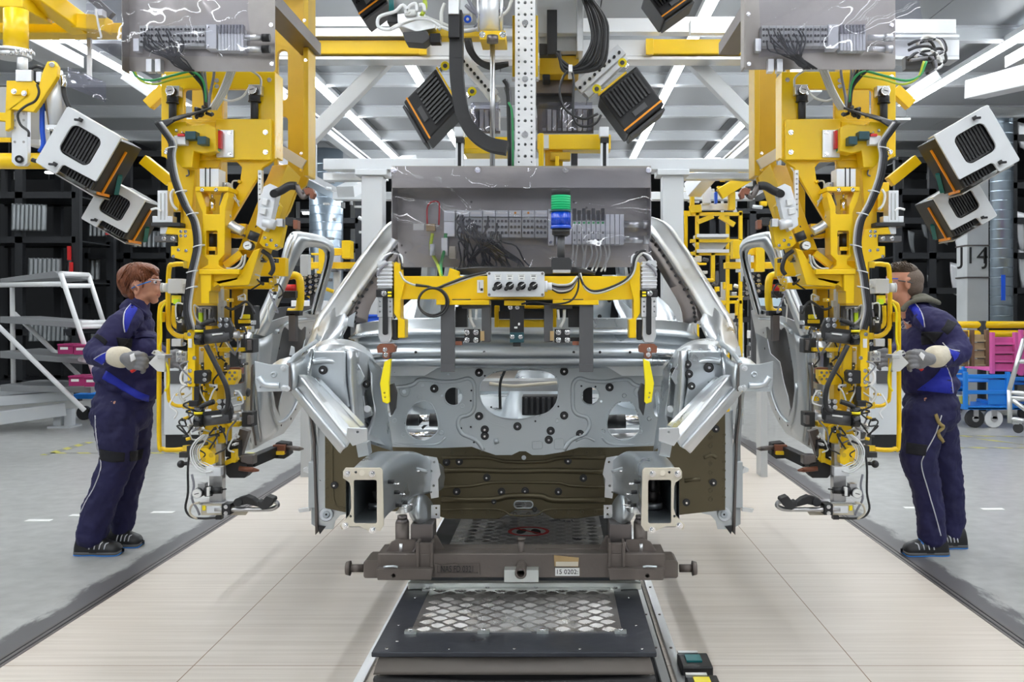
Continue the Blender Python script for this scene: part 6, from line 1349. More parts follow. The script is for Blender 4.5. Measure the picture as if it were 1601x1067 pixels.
# ---- white screen-like controllers hanging beside the manipulators
SPEC['perf'] = lambda n: simple(n, (.42, .41, .39), .4, .6, .1, 20)
def frame_at(x, y, ang, Y, yaw=0, rev=False):
    a = R(ang); u = V((math.cos(a), 0, -math.sin(a))); v = V((-math.sin(a), 0, -math.cos(a)))
    o = P(x, y, Y); s = Y / F
    return lambda i, j, d=0.0: o + u * i * s + v * j * s + V((0, d, 0))
def white_controller(x, y, ang, sc, Y, label, depth):
    T0 = frame_at(x, y, ang, Y); T = lambda i, j, d=0.0: T0(i * sc, j * sc, d)
    c = T(50, 50)
    t = thing('controller_cabinet', (c.x, Y, c.z - .2), label, 'controller', 'white framed controller cabinets')
    L = lambda pts, d=0.0: [T(i, j, d) for i, j in pts]
    nd = (0, .012, 0)
    MB('cabinet').plate([L([(2, 0), (96, 0), (98, 2), (98, 78), (96, 80), (42, 82), (39, 85), (38, 98), (36, 101), (2, 101), (0, 99), (0, 2)]), L(rrect(21, 18, 75, 68, 11, 5))], nd).build('front_bezel', t, bevel=.0025)
    MB('cabinet').plate([L([(0, 0), (2, 0), (2, 101), (0, 101)], .01)], (0, .06, 0)).plate([L([(0, 0), (98, 0), (98, 2), (0, 2)], .01)], (0, .06, 0)).build('bezel_rim', t)
    b = MB('black').plate([L([(6, 6), (92, 6), (92, 97), (6, 97)], .05)], (0, depth, 0)).plate([L([(21, 18), (75, 18), (75, 68), (21, 68)], .03)], (0, .03, 0), 'darkgrey').build('cabinet_body', t, bevel=.004)
    for k in range(9): MB('black').plate([L([(24 + k * 5.5, 20), (26.5 + k * 5.5, 20), (26.5 + k * 5.5, 64), (24 + k * 5.5, 64)], .018)], (0, .02, 0), 'rubber').build('cooling_fin', b)
    for k in range(9): MB('black').plate([L([(44 + k * 5.5, 84), (46.5 + k * 5.5, 84), (46.5 + k * 5.5, 96), (44 + k * 5.5, 96)], .035)], (0, .02, 0), 'rubber').build('cooling_fin', b)
    for i, j in ((30, 8), (30, 88)): MB('black').plate([L([(i - 3, j - 3), (i + 3, j - 3), (i + 3, j + 3), (i - 3, j + 3)], -.014)], (0, .014, 0)).bar(T(i - 6, j + 4, -.02), T(i + 5, j - 1, -.02), .012, .01).build('wing_knob', t, bevel=.002)
    # lower perforated tray and orange seams
    q = lambda i, j, d: T(i, j, d)
    tray = MB('perf').add([q(2, 103, .06), q(96, 103, .06), q(96, 103, depth), q(2, 103, depth), q(2, 105, .06), q(96, 105, .06), q(96, 105, depth), q(2, 105, depth)], [(0, 1, 2, 3), (4, 7, 6, 5), (0, 4, 5, 1), (1, 5, 6, 2), (2, 6, 7, 3), (3, 7, 4, 0)])
    for a in range(10):
        for c_ in range(6): tray.cyl(q(6 + a * 9, 105, .08 + c_ * depth / 7), q(6 + a * 9, 105.6, .08 + c_ * depth / 7), .005, n=6, m='black')
    tray.build('perforated_tray', t)
    MB('orange').bar(q(4, 99, .1), q(4, 99, depth), .006, .012).bar(q(92, 99, .1), q(92, 99, depth), .006, .012).bar(q(93, 20, .14), q(93, 97, .14), .012, .008).bar(q(60, 98, .2), q(60, 98, depth), .006, .012).build('orange_seam', t)
    MB('teal').bar(q(94, 60, .2), q(94, 92, .26), .02, .012, 'teal').build('teal_strap', t); MB('cabinet').bar(q(50, 101, .12), q(70, 101, .12), .03, .01, 'paper').build('type_plate', t)
    return t
white_controller(105, 166, 30, 1.0, 4.35, 'large white framed controller cabinet tilted at the upper left, beside the manipulator', .22)
white_controller(164, 276, 30, .75, 4.62, 'small white framed controller cabinet below the large one at the upper left', .24)
def white_controller_r(x, y, sc, Y, label, depth):
    global MIR
    MIR = -1; cpx = VX - CX * F / Y
    t = white_controller(2 * cpx - x, y, 30, sc, Y, label, depth); MIR = 1; return t
white_controller_r(1545, 163, 1.0, 4.35, 'large white framed controller cabinet tilted at the upper right, beside the manipulator', .22)
white_controller_r(1522, 272, .75, 4.62, 'small white framed controller cabinet below the large one at the upper right', .24)
# brackets that hold them
for sgn in (-1, 1):
    MIR = 1 if sgn < 0 else -1
    t_ = tL if sgn < 0 else tR
    MB('yellow').bar(P(232, 165, 4.55), P(258, 140, 4.55), .05, .05).bar(P(225, 250, 4.7), P(268, 285, 4.7), .05, .05).build('controller_bracket', t_, bevel=.003)
    MB('beamwhite').bar(P(195, 118, 4.8), P(250, 155, 4.8), .05, .05, 'alu').build('aluminium_rail', t_, bevel=.003)
MIR = 1

# ---- car doors held by the manipulators: plane along the line, leaning inwards above the waist
def dp(x, y, off=0.0):
    """point of the door where it shows at pixel x, y"""
    X = -1.40
    for _ in range(12):
        Yd = (X - CX) * F / (x - VX); z = CZ - (y - VY) * Yd / F
        X = -1.42 + .26 * max(0, z - 1.25) ** 1.0 - .05 * max(0, .95 - z) + off
    return V((X, Yd, z))
def door(sgn, label):
    global MIR
    MIR = 1 if sgn < 0 else -1
    t = thing('car_door', (-1.42, 5.6, .72), label, 'car door', 'pair of bare front doors')
    D = lambda pts, off=0.0: [dp(*p, off) for p in pts]
    fr_out = [(398, 520), (420, 468), (437, 430), (448, 398), (455, 372), (463, 363), (475, 364), (500, 372), (520, 383), (524, 392), (517, 425), (508, 460), (500, 492)]
    fr_in = [(415, 525), (437, 470), (452, 430), (462, 405), (470, 390), (480, 386), (490, 386), (508, 391), (514, 397), (508, 425), (499, 458), (490, 485)]
    # window frame: rounded section swept
    frm = MB('door_steel').loft([D(catmull([V((*p, 0)) for p in fr_out], 3) and [(p.x, p.y) for p in catmull([V((*p, 0)) for p in [(398, 520), (437, 430), (455, 372), (475, 363), (522, 384), (508, 460), (500, 492)]], 5)], 0.0),
        D([(p.x, p.y) for p in catmull([V((*p, 0)) for p in [(403, 523), (443, 432), (462, 378), (478, 371), (519, 388), (505, 460), (497, 492)]], 5)], .04),
        D([(p.x, p.y) for p in catmull([V((*p, 0)) for p in [(410, 525), (449, 434), (468, 388), (482, 380), (516, 393), (501, 460), (492, 492)]], 5)], .045),
        D([(p.x, p.y) for p in catmull([V((*p, 0)) for p in [(415, 527), (453, 436), (472, 396), (485, 387), (513, 397), (498, 460), (489, 492)]], 5)], .01)], t=(-.02, 0, 0), csub=2)
    frm.build('window_frame', t)
    op1 = [(446, 507), (447, 512), (452, 516), (456, 510), (460, 507), (466, 508), (469, 514), (472, 516), (476, 511), (479, 512), (478, 530), (472, 553), (455, 566), (447, 600), (440, 620), (436, 640), (438, 652), (431, 636), (427, 612), (429, 580), (436, 545), (441, 520)]
    out = [(398, 512), (415, 506), (437, 498), (470, 489), (496, 482), (506, 486), (500, 520), (492, 560), (484, 590), (478, 615), (470, 640), (458, 660), (444, 678), (420, 690), (398, 702), (391, 690), (390, 600), (392, 550)]
    MB('door_steel').plate([D(out), D(op1)], (-.006, 0, 0), uv=lambda p: (p.y, p.z)).build('inner_panel', t, bevel=.0015)
    # raised boxes and beads
    q = MB('door_steel')
    q.loft([D([(378, 545), (380, 600), (378, 660), (386, 705)], -.06), D([(385, 540), (390, 600), (388, 660), (395, 703)], .0), D([(395, 535), (408, 600), (404, 655), (410, 694)], .035), D([(420, 525), (414, 600), (418, 650), (424, 686)], .03), D([(428, 520), (421, 590), (424, 640), (436, 672)], .0)], t=(-.006, 0, 0), sub=4, csub=3)
    q.build('hinge_side_pressing', t)
    q = MB('door_steel').tube(D([(430, 520), (450, 505), (475, 500), (490, 500)], .004), .012); q.build('waist_bead', t)
    q = MB('door_steel').tube(D([(421, 600), (424, 640), (434, 662), (452, 650), (466, 622), (474, 590)], .002), .012); q.build('speaker_bead', t)
    MB('door_steel').loft([D([(372, 548), (384, 520), (399, 500), (408, 497)], -.10), D([(377, 552), (390, 524), (403, 505), (411, 501)], -.02), D([(388, 552), (398, 530), (407, 515), (414, 508)], .0)], t=(-.006, 0, 0), sub=4, csub=2).build('mirror_corner', t)
    # outer skin; its dark colour stands for unlit metal and the black gripper pad
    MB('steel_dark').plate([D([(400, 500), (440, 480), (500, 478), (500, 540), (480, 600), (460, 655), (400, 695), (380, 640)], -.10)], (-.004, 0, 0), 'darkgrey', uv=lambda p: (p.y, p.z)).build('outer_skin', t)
    q = MB('black')
    for x, y, r_ in [(388, 614, .022)]: q.sph(dp(x, y, .022), r_, 'black', sc=(.25, 1.6, 1))
    q.build('access_hole', t)
    for x, y in [(436, 520), (437, 545), (433, 565), (484, 520), (482, 545), (428, 655), (440, 665), (455, 655), (462, 640)]:
        MB('black').sph(dp(x, y, .001), .008, 'black', sc=(.3, 1, 1), n=8).build('clip_hole', t)
    q = MB('door_steel').tube(D([(404, 530), (402, 580), (402, 640), (408, 690)], .034), .010); q.build('pressed_edge', t)
    q = MB('steel_dark').tube(D([(396, 535), (394, 590), (393, 650), (400, 696)], .018), .006); q.build('weather_seal', t)
    MIR = 1
    return t
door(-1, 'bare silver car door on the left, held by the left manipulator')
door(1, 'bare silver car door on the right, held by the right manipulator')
# ================================================================== BACKGROUND
# pillar with bay marking and silver duct on the right
pi = thing('hall_pillar', P(1530, 560, 15), 'pale concrete hall pillar marked J14 beside the silver duct', 'pillar')
a = P(1512, 0, 15); b = P(1546, 0, 15)
MB('pillar').box(a.x, b.x, 15, 15.4, 0, 6).build('shaft', pi, bevel=.01)
MB('steel_dark').box(a.x - .01, b.x + .01, 14.98, 15.42, P(0, 385, 15).z, P(0, 385, 15).z + .02).box(a.x - .01, b.x + .01, 14.98, 15.42, P(0, 435, 15).z, P(0, 435, 15).z + .02).build('strap', pi)
text('J14', P(1522, 401, 14.985), .36, 'bay_number', pi, 'ink', rot=(90, 0, 0)); text('J', P(1541.5, 401, 14.985), .36, 'bay_letter', pi, 'ink')
def duct(x, r, Y, z0, label, blue=False):
    t = thing('duct', (x, Y, z0), label, 'duct')
    zt = 4.15 if blue else 8
    MB('duct').cyl((x, Y, z0), (x, Y, zt), r, n=36).build('pipe', t)
    m = MB('duct')
    k = z0 + .1
    while k < zt - .2: m.cyl((x, Y, k), (x, Y, k + .012), r * 1.012, n=36, caps=False); k += .14
    m.build('pipe_seam', t)
    return t
dd = duct(P(1566, 0, 14.6).x, S(17, 14.6), 14.6, P(0, 505, 14.6).z, 'silver ribbed duct beside the pillar on the right')
MB('blue').pbox(1566, 430, 1572, 470, 14.3, .02).build('arrow_sticker', dd)
duct(P(510, 0, 17).x, S(26, 17), 17, 0, 'blue-grey ribbed duct behind the left car door', True)
# rail barrier
bar_ = thing('barrier', P(1520, 620, 14), 'yellow tube barrier in front of the pillar on the right', 'barrier')
for y in (508, 522): MB('yellow').cyl(P(1430, y, 14), P(1700, y, 14), .05, n=14).build('tube', bar_)
for x in (1431, 1535): MB('rackpost').cyl((P(x, 0, 14).x, 14, 0), P(x, 502, 14), .06, n=14).build('post', bar_)
# racks
def rack(x0, x1, Y, ys, label, nb, cat='rack', posts='rackpost', depth=1.2):
    t = thing('storage_rack', (P((x0 + x1) / 2, 0, Y).x, Y, 0), label, cat)
    a, b = P(x0, 0, Y).x, P(x1, 0, Y).x
    top = P(0, ys[0], Y).z
    for k in range(nb + 1):
        x = a + (b - a) * k / nb
        for d in (0, depth): MB(posts).box(x - .06, x + .06, Y + d, Y + d + .1, 0, top).build('post', t)
    for y in ys:
        z = P(0, y, Y).z; MB(posts).box(a, b, Y, Y + .08, z - .05, z + .05).box(a, b, Y + depth, Y + depth + .08, z - .05, z + .05).box(a, b, Y + .1, Y + depth, z - .02, z).build('shelf', t)
    return t
rack(-60, 118, 15.5, [245, 305, 375, 440, 520, 600], 'tall dark storage rack at the left edge, full of grey pressed panels', 2)
rack(132, 265, 17.2, [240, 300, 345, 400, 470, 540, 600], 'tall dark storage rack between the left edge and the left manipulator', 2)
rack(430, 560, 19, [300, 345, 385, 420, 470, 540], 'dark storage rack behind the left car door', 2, posts='rackpost')
rack(1130, 1225, 19, [330, 375, 410, 450, 500], 'dark storage rack behind the right car door', 2)
rack(1405, 1512, 16.5, [250, 300, 345, 400, 455, 510], 'tall dark storage rack just left of the pillar', 2)
rack(1585, 1720, 16.5, [150, 215, 290, 345, 400, 455, 510], 'tall dark storage rack at the right edge', 1)
# dark sheets added behind the racks stand in for the shade there
SPEC['rack_shade'] = lambda n: simple(n, (.018, .02, .023), .7)
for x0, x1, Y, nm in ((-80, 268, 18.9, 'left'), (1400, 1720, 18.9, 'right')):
    one('shade_sheet', MB('rack_shade').box(P(x0, 0, Y).x, P(x1, 0, Y).x, Y, Y + .05, 0, 3.9), 'dark sheet standing in for shade behind the tall racks on the %s' % nm, 'backing')
def panel(x, y, w, h, Y, name, label, cat, grp, m='panel_grey'):
    p = P(x, y, Y); W, H = S(w, Y), S(h, Y)
    rows = [[p + V((W * i, -.05 * math.sin(math.pi * i) - .02 * j, -H * j - .10 * W * math.sin(3 * i))) for i in (0, .25, .5, .75, 1)] for j in (0, .15, .5, .85, 1)]
    o = MB(m).loft(rows, t=(0, .02, 0), sub=2, csub=2).build(name); return tag(o, label, cat, grp), p
for (x, y, n, dx, w, h, Y, nm) in [(18, 318, 8, 5.5, 9, 42, 15.4, 'upper shelf at the left edge'), (44, 403, 7, 6, 10, 45, 15.4, 'middle shelf at the left edge'), (104, 405, 7, 6.4, 9, 32, 17.3, 'middle shelf of the second rack'), (45, 505, 9, 6, 9, 28, 15.4, 'lower shelf at the left edge'), (130, 345, 8, 6, 9, 24, 17.3, 'upper shelf of the second rack'), (200, 360, 8, 6.5, 9, 26, 17.3, 'upper right part of the second rack'), (120, 500, 8, 6, 9, 30, 17.3, 'lower shelf of the second rack')]:
    o, p0 = panel(x, y, w, h, Y, 'stored_pressing', 'grey pressed panel standing in a row on the ' + nm, 'body panel', 'grey panels on the ' + nm)
    o['label'] = 'first from left of the grey panels on the ' + nm
    for k in range(1, n): dup(o, (S(dx, Y) * k, .02 * k, 0), '%s from left of the grey panels on the %s' % (ORD[k], nm))
for ns_, (x, y, w, h) in enumerate([(1420, 360, 10, 34), (1440, 340, 12, 30), (1450, 430, 12, 30), (1470, 350, 12, 30), (1486, 410, 16, 50), (1490, 335, 16, 50), (1588, 330, 16, 60), (1590, 190, 14, 40), (1592, 390, 16, 60)]):
    Y = 16.56; rows = [[P(x + w * i * (1 - .5 * j) + 6 * j * j, y + h * j + 4 * i, Y) for i in (0, .5, 1)] for j in (0, .3, .6, 1)]
    tag(MB('panel_grey').loft(rows, 'alu_white' if w > 13 else 'panel_grey', t=(0, .03, 0), sub=2, csub=2).build('stored_pressing'), '%s from the left of the pressed side panels hanging in the right racks' % ORD[ns_], 'body panel', 'side panels in the right racks')
# red markers and coloured bits in the racks
for nr_, (x, y) in enumerate(((105, 385), (108, 410), (165, 345))): tag(MB('red').pbox(x, y, x + 4, y + 22, 15.44, .05).build('marker_post'), '%s from the left of the narrow red markers on the dark racks' % ORD[nr_], 'marker', 'red rack markers')
# trolley rack (white tubes, grey roller shelves)
tr = thing('flow_rack', P(90, 640, 12), 'white tube trolley rack with grey sloping shelves on the left', 'rack')
W = 'white'
def tb(t, a, b, Ya, Yb, r=.028, m='white', nm='tube'): MB(m).cyl(P(a[0], a[1], Ya), P(b[0], b[1], Yb), r, n=12).build(nm, t)
for a, b, Ya, Yb in [((95, 428), (152, 600), 11.5, 11.5), ((138, 430), (162, 505), 12.3, 12.3), ((95, 428), (138, 430), 11.5, 12.3), ((0, 446), (98, 444), 11.6, 11.6), ((98, 447), (140, 447), 11.6, 12.2), ((19, 450), (21, 602), 12, 12), ((-5, 508), (132, 642), 11.5, 11.5), ((22, 490), (128, 592), 12.2, 12.2), ((125, 505), (165, 504), 11.6, 12.2), ((125, 511), (165, 510), 11.6, 12.2), ((125, 562), (155, 570), 11.6, 12), ((-20, 446), (-5, 508), 11.6, 11.5)]: tb(tr, a, b, Ya, Yb)
for pts in ([(0, 436), (84, 424), (90, 428), (90, 434), (0, 443)], [(0, 495), (120, 504), (118, 513), (0, 505)], [(0, 549), (138, 563), (136, 570), (0, 560)], [(0, 602), (142, 606), (142, 615), (0, 612)]):
    MB('midgrey').pp(pts, 11.7, .9, 'midgrey').build('shelf', tr, bevel=.005)
SPEC['magenta_bin'] = lambda n: simple(n, (.36, .02, .13), .45)
for x, y, k in ((90, 538, 'upper shelf, left'), (115, 539, 'upper shelf, right'), (107, 588, 'lower shelf, left'), (131, 589, 'lower shelf, right')):
    t = thing('parts_bin', P(x + 12, y + 15, 11.5), 'magenta plastic parts bin on the %s of the white trolley rack' % k, 'bin', 'magenta bins')
    MB('magenta_bin').pbox(x, y + 2, x + 24, y + 16, 11.4, .3).pbox(x - 1, y, x + 25, y + 3, 11.38, .34).build('tub', t, bevel=.006); MB('paper').pbox(x + 4, y + 5, x + 16, y + 9, 11.395, .01).build('label_card', t)
lf = thing('steel_trestle', P(60, 668, 12), 'low white steel frame with short legs standing at the left edge', 'frame')
MB('beamwhite').bar(P(-60, 632, 11.6), P(115, 618, 12.1), .12, .12).build('front_beam', lf, bevel=.01); MB('beamwhite').bar(P(-60, 614, 12.4), P(105, 614, 12.6), .12, .10).build('rear_beam', lf, bevel=.01)
MB('beamwhite').bar(P(-60, 662, 11.4), P(102, 640, 12), .10, .16).build('lower_beam', lf, bevel=.01)
for x in (83, 100): MB('beamwhite').box(P(x, 0, 12).x, P(x + 12, 0, 12).x, 12.0, 12.1, 0, .22).build('leg', lf, bevel=.005)
MB('beamwhite').box(P(80, 0, 12).x, P(116, 0, 12).x, 11.9, 12.2, 0, .02).build('foot_plate', lf)

bt = thing('blue_trolley', P(132, 640, 12.8), 'low blue trolley base on castors behind the woman', 'trolley')
MB('blue_paint').box(P(112, 0, 12.8).x, P(155, 0, 12.8).x, 12.8, 13.3, P(0, 624, 12.8).z, P(0, 617, 12.8).z).build('deck', bt)
for x in (130, 148): MB('rubber').cyl((P(x, 0, 12.8).x, 12.8, .09), (P(x, 0, 12.8).x, 12.86, .09), .09, n=18).build('castor', bt)
# floor standing grey cabinets
for xa, xb, nm, yt in ((256, 311, 'left', 566), (1362, 1416, 'right', 562)):
    Y = 9.9; A, B = P(xa, 0, Y).x, P(xb, 0, Y).x
    t = thing('floor_cabinet', ((A + B) / 2, Y, 0), 'grey floor cabinet with black plinth standing behind the %s manipulator' % nm, 'cabinet')
    MB('cabinet').box(A, B, Y, Y + .4, .17, P(0, yt, Y).z).build('body', t, bevel=.008); MB('black').box(A + .01, B - .01, Y + .02, Y + .38, 0, .17).build('plinth', t)
    MB('darkgrey').box((A + B) / 2 - .12, (A + B) / 2 + .02, Y - .02, Y, P(0, 600, Y).z, P(0, 580, Y).z).build('lock', t)
# blue bin, monitors
one('pedestal', MB('lightgrey').box(P(566, 0, 9).x, P(590, 0, 9).x, 8.92, 9.15, 0, P(0, 508, 8.95).z), 'grey pedestal under the bright blue bin behind the car', 'pedestal')
one('storage_bin', MB('blue').pbox(563, 494, 592, 507, 8.9, .3).pbox(562, 492, 593, 496, 8.88, .34), 'bright blue plastic bin behind the left front pillar of the car', 'bin', bevel=.008)
mo = thing('workstation', P(478, 560, 8.2), 'white worktop with a screen behind the left door window', 'workstation')
MB('white').pbox(455, 470, 500, 490, 8.2, .5).build('panel', mo, bevel=.005); MB('lightgrey').box(P(470, 0, 8.4).x, P(485, 0, 8.4).x, 8.4, 8.6, 0, P(0, 490, 8.4).z).build('stand', mo)
mo = thing('workstation', P(1180, 560, 8.2), 'white cabinet with pale blue screen behind the right door window', 'workstation')
MB('white').pbox(1156, 388, 1182, 425, 9.2, .2, 'cabinet').build('cabinet', mo, bevel=.005); MB('screen').pbox(1176, 466, 1222, 496, 8.2, .06).build('screen', mo, bevel=.005); MB('lightgrey').box(P(1190, 0, 8.4).x, P(1200, 0, 8.4).x, 8.4, 8.6, 0, P(0, 496, 8.4).z).build('stand', mo)
for x, s_ in ((486, 'left'), (1178, 'right')):
    t = thing('valve_bank', P(x, 480, 6.9), 'cluster of black valves with silver caps seen through the %s door window' % s_, 'valves')
    for i in range(3):
        for j in range(4): MB('black').pbox(x - 14 + i * 9, 432 + j * 8 - i * 2, x - 6 + i * 9, 439 + j * 8 - i * 2, 6.9, .08).cyl(P(x - 10 + i * 9, 435 + j * 8 - i * 2, 6.88), P(x - 10 + i * 9, 435 + j * 8 - i * 2, 6.9), .012, n=10, m='chrome').build('valve', t)
    MB('lightgrey').pbox(x - 17, 398, x - 4, 440, 6.95, .08).pbox(x - 2, 460, x + 4, 600, 7.0, .06, 'darkgrey').build('mount', t, bevel=.004)
# yellow rack structure behind the car on the right
yr = thing('yellow_stillage', P(1120, 560, 10.5), 'tall yellow parts stillage with roller shelves behind the car on the right', 'stillage')
YY = 10.5
for x in (1078, 1088, 1146, 1156): MB('yellow').box(P(x, 0, YY).x, P(x + 5, 0, YY).x, YY + (x % 4) * .2, YY + .06 + (x % 4) * .2, .3, P(0, 330, YY).z).build('post', yr)
for y in (332, 374, 394, 470): MB('yellow').pbox(1080, y, 1160, y + 5, YY, .08).build('cross_bar', yr)
for a, b in (((1090, 348), (1115, 338)), ((1125, 338), (1148, 352))): MB('yellow').bar(P(a[0], a[1], YY), P(b[0], b[1], YY), .05, .05).build('diagonal', yr)
for y in (366, 390): MB('alu').pbox(1090, y, 1140, y + 5, YY - .05, .3, 'alu_white').build('roller_shelf', yr)
MB('lightgrey').pp([(1090, 378), (1140, 378), (1130, 390), (1100, 390)], YY + .1, .4, 'beamwhite').pbox(1112, 394, 1118, 440, YY, .05, 'yellow').pbox(1119, 424, 1124, 444, YY - .05, .05, 'darkgrey').build('carrier_tray', yr)
rg = thing('rear_gripper', P(1125, 330, 10), 'yellow and silver gripper unit hanging above the yellow stillage', 'gripper')
MB('yellow').bar(P(1125, 304, 10.5), P(1172, 275, 10.5), .1, .12).pbox(1140, 300, 1150, 328, 10.5, .1).pbox(1156, 268, 1172, 285, 10.45, .1).pbox(1072, 262, 1096, 276, 10.5, .1).pbox(1080, 300, 1086, 330, 10.5, .1).bar(P(1078, 328, 10.5), P(1096, 326, 10.5), .08, .08).build('arm', rg, bevel=.006)
MB('alu').bar(P(1082, 298, 10.4), P(1120, 256, 10.0), .16, .16).pbox(1111, 250, 1124, 266, 9.95, .06, 'darkgrey').pbox(1100, 292, 1112, 318, 10.6, .1, 'alu_white').pbox(1096, 318, 1140, 328, 10.7, .1, 'alu_white').pbox(1118, 300, 1122, 318, 10.5, .08, 'blue').pbox(1136, 272, 1152, 284, 10.5, .1, 'black').build('drive', rg, bevel=.005)
r = random.Random(9)
def clutter(x0, y0, x1, y1, Y, n, nm, label, cols):
    t = thing(nm, P((x0 + x1) / 2, y1, Y), label, 'machinery')
    if y1 > 400:
        for q in (.25, .75): MB('lightgrey').box(P(x0 + (x1 - x0) * q, 0, Y).x - .03, P(x0 + (x1 - x0) * q, 0, Y).x + .03, Y + .3, Y + .36, 0, P(0, y0, Y).z).build('stand', t)
    for k in range(n):
        x, y = r.uniform(x0, x1), r.uniform(y0, y1); w, h = r.uniform(3, 14), r.uniform(3, 12)
        if r.random() < .25: w, h = (r.uniform(14, 30), 3) if r.random() < .5 else (3, r.uniform(14, 30))
        m = MB(r.choice(cols))
        (m.pbox(x, y, x + w, y + h, Y + r.uniform(-.4, .6), .1) if r.random() < .7 else m.cyl(P(x, y, Y), P(x + w, y + h * .4, Y), S(3, Y), n=10)).build('machine_part', t, bevel=.004)
    return t
YC = ['yellow', 'yellow', 'yellow', 'alu', 'white', 'darkgrey', 'black', 'cabinet', 'steel']
clutter(1060, 440, 1165, 500, 11.6, 60, 'rear_machinery', 'dense yellow and grey machinery behind the car on the right, below the stillage', YC)
clutter(1068, 400, 1100, 470, 8.9, 20, 'rear_machinery', 'yellow machinery close behind the right front pillar of the car', ['yellow', 'yellow', 'beige_steel', 'darkgrey', 'alu'])
clutter(1050, 270, 1190, 330, 13, 30, 'rear_machinery', 'pale beams and yellow units far behind under the ceiling on the right', ['beamwhite', 'beamwhite', 'alu_white', 'yellow', 'lightgrey'])
clutter(500, 265, 565, 375, 14, 16, 'rear_machinery', 'pale beams and small units far behind on the left', ['beamwhite', 'beamwhite', 'lightgrey', 'midgrey'])
clutter(1070, 500, 1140, 560, 13, 24, 'rear_machinery', 'low grey machinery far behind the right front pillar', ['lightgrey', 'white', 'darkgrey', 'midgrey', 'yellow'])
clutter(1150, 505, 1172, 560, 12, 10, 'rear_machinery', 'dark shelf with small parts between the car and the right door', ['darkgrey', 'white', 'midgrey'])
clutter(470, 395, 530, 470, 9, 18, 'rear_machinery', 'yellow machine units seen beyond the left door window', ['yellow', 'yellow', 'darkgrey', 'lightgrey', 'blue'])
# right: blue carts, crates, silver cart
def crate(x0, y0, x1, y1, Y, m, label):
    t = thing('steel_crate', P((x0 + x1) / 2, y1, Y), label, 'crate'); D_ = .8
    for k in range(4):
        ya = y0 + (y1 - y0) * k / 4
        MB(m).pbox(x0 + 2, ya + 1.5, x1 - 2, ya + (y1 - y0) / 4 - 2, Y + .02, .04).build('side_board', t, bevel=.008); MB(m).pbox(x0, ya + (y1 - y0) / 4 - 3, x1, ya + (y1 - y0) / 4, Y - .02, .06).build('rib', t, bevel=.006)
    for x in (x0, x1 - 5): MB(m).pbox(x, y0 - 6, x + 5, y1 + 4, Y - .04, .08, 'rust' if m == 'rust_tan' else m).build('corner_post', t, bevel=.006)
    MB(m).pbox(x0, y1 - 2, x1, y1, Y, D_).build('base', t)
    return t
for k_, (px_, w_) in enumerate(((548, 10), (1062, 8), (1172, 9), (455, 9))): one('far_column', MB('pillar').box(P(px_, 0, 24).x, P(px_ + w_, 0, 24).x, 24, 24.3, 0, 7), '%s of the thin pale columns far down the hall' % ['second from the left', 'third from the left', 'rightmost', 'leftmost'][k_], 'column', 'thin pale columns far down the hall')
crate(1482, 524, 1514, 573, 13.1, 'rust_tan', 'worn tan steel crate with rusty edges, behind the man')
crate(1519, 522, 1547, 573, 13.1, 'rust_tan', 'rusty brown steel crate directly left of the pink one')
crate(1551, 526, 1592, 581, 12.0, 'pink_paint', 'pink painted steel crate on the right')
crate(1596, 522, 1650, 584, 12.7, 'pink_paint', 'pink painted steel crate cut by the right edge')
def cart(x0, x1, yt, yb, Y, label, wy, wl):
    t = thing('blue_cart', P((x0 + x1) / 2, wy, Y), label, 'cart')
    for y in (yt, yt + (yb - yt) * .45, yb - 6): MB('blue_paint').pbox(x0, y, x1, y + 6, Y, .05).pbox(x0, y, x1, y + 6, Y + .8, .05).build('rail', t, bevel=.006)
    for x in (x0, x1 - 6): MB('blue_paint').pbox(x, yt - 4, x + 6, yb, Y - .01, .06).pbox(x, yt - 4, x + 6, yb, Y + .8, .06).bar(P(x + 3, yb - 4, Y), P(x + 3, yb - 4, Y) + V((0, .85, 0)), .06, .06).build('post', t, bevel=.006)
    MB('blue_paint').pbox(x1 - 34, yt + 8, x1, yb - 8, Y + .02, .03).pbox(x0 + 8, yt + 10, x1, yt + 12, Y + .1, .6).build('side_panel', t, bevel=.004)
    MB('blue_paint').pbox(x0, yb - 3, x1, yb, Y, .85).build('deck', t)
    for x, m in wl:
        c = P(x, 0, Y); MB(m).cyl((c.x, Y + .05, .11), (c.x, Y + .12, .11), .11, n=26).cyl((c.x, Y + .03, .11), (c.x, Y + .14, .11), .04, n=16, m='steel').build('wheel', t, bevel=.008); MB('steel').box(c.x - .03, c.x + .03, Y + .03, Y + .14, .11, P(0, yb, Y).z).build('fork', t)
    return t
cart(1508, 1580, 586, 641, 11.9, 'blue steel cart with one white wheel, in front of the pink crate', 668, [(1528, 'rubber'), (1557, 'white')])
cart(1484, 1512, 578, 612, 12.9, 'blue steel cart half hidden behind the man', 650, [(1502, 'white')])
cart(1580, 1660, 590, 641, 12.6, 'blue steel cart at the right edge behind the silver trolley', 660, [(1610, 'rubber')])
one('hazard_board', MB('hazard').pbox(1497, 620, 1515, 636, 12.0, .03).pbox(1495, 618, 1517, 638, 12.04, .02, 'white'), 'small yellow and black striped board on the blue cart beside the man', 'sign')
sc_ = thing('tube_trolley', P(1595, 680, 11), 'silver tube trolley cut by the right edge', 'trolley')
for a, b in (((1601, 530), (1578, 610)), ((1578, 610), (1579, 662)), ((1579, 614), (1640, 618)), ((1579, 622), (1640, 626)), ((1579, 655), (1640, 664)), ((1590, 565), (1640, 568)), ((1601, 530), (1640, 530)), ((1582, 625), (1640, 668))): tb(sc_, a, b, 11, 11, .026, 'alu')
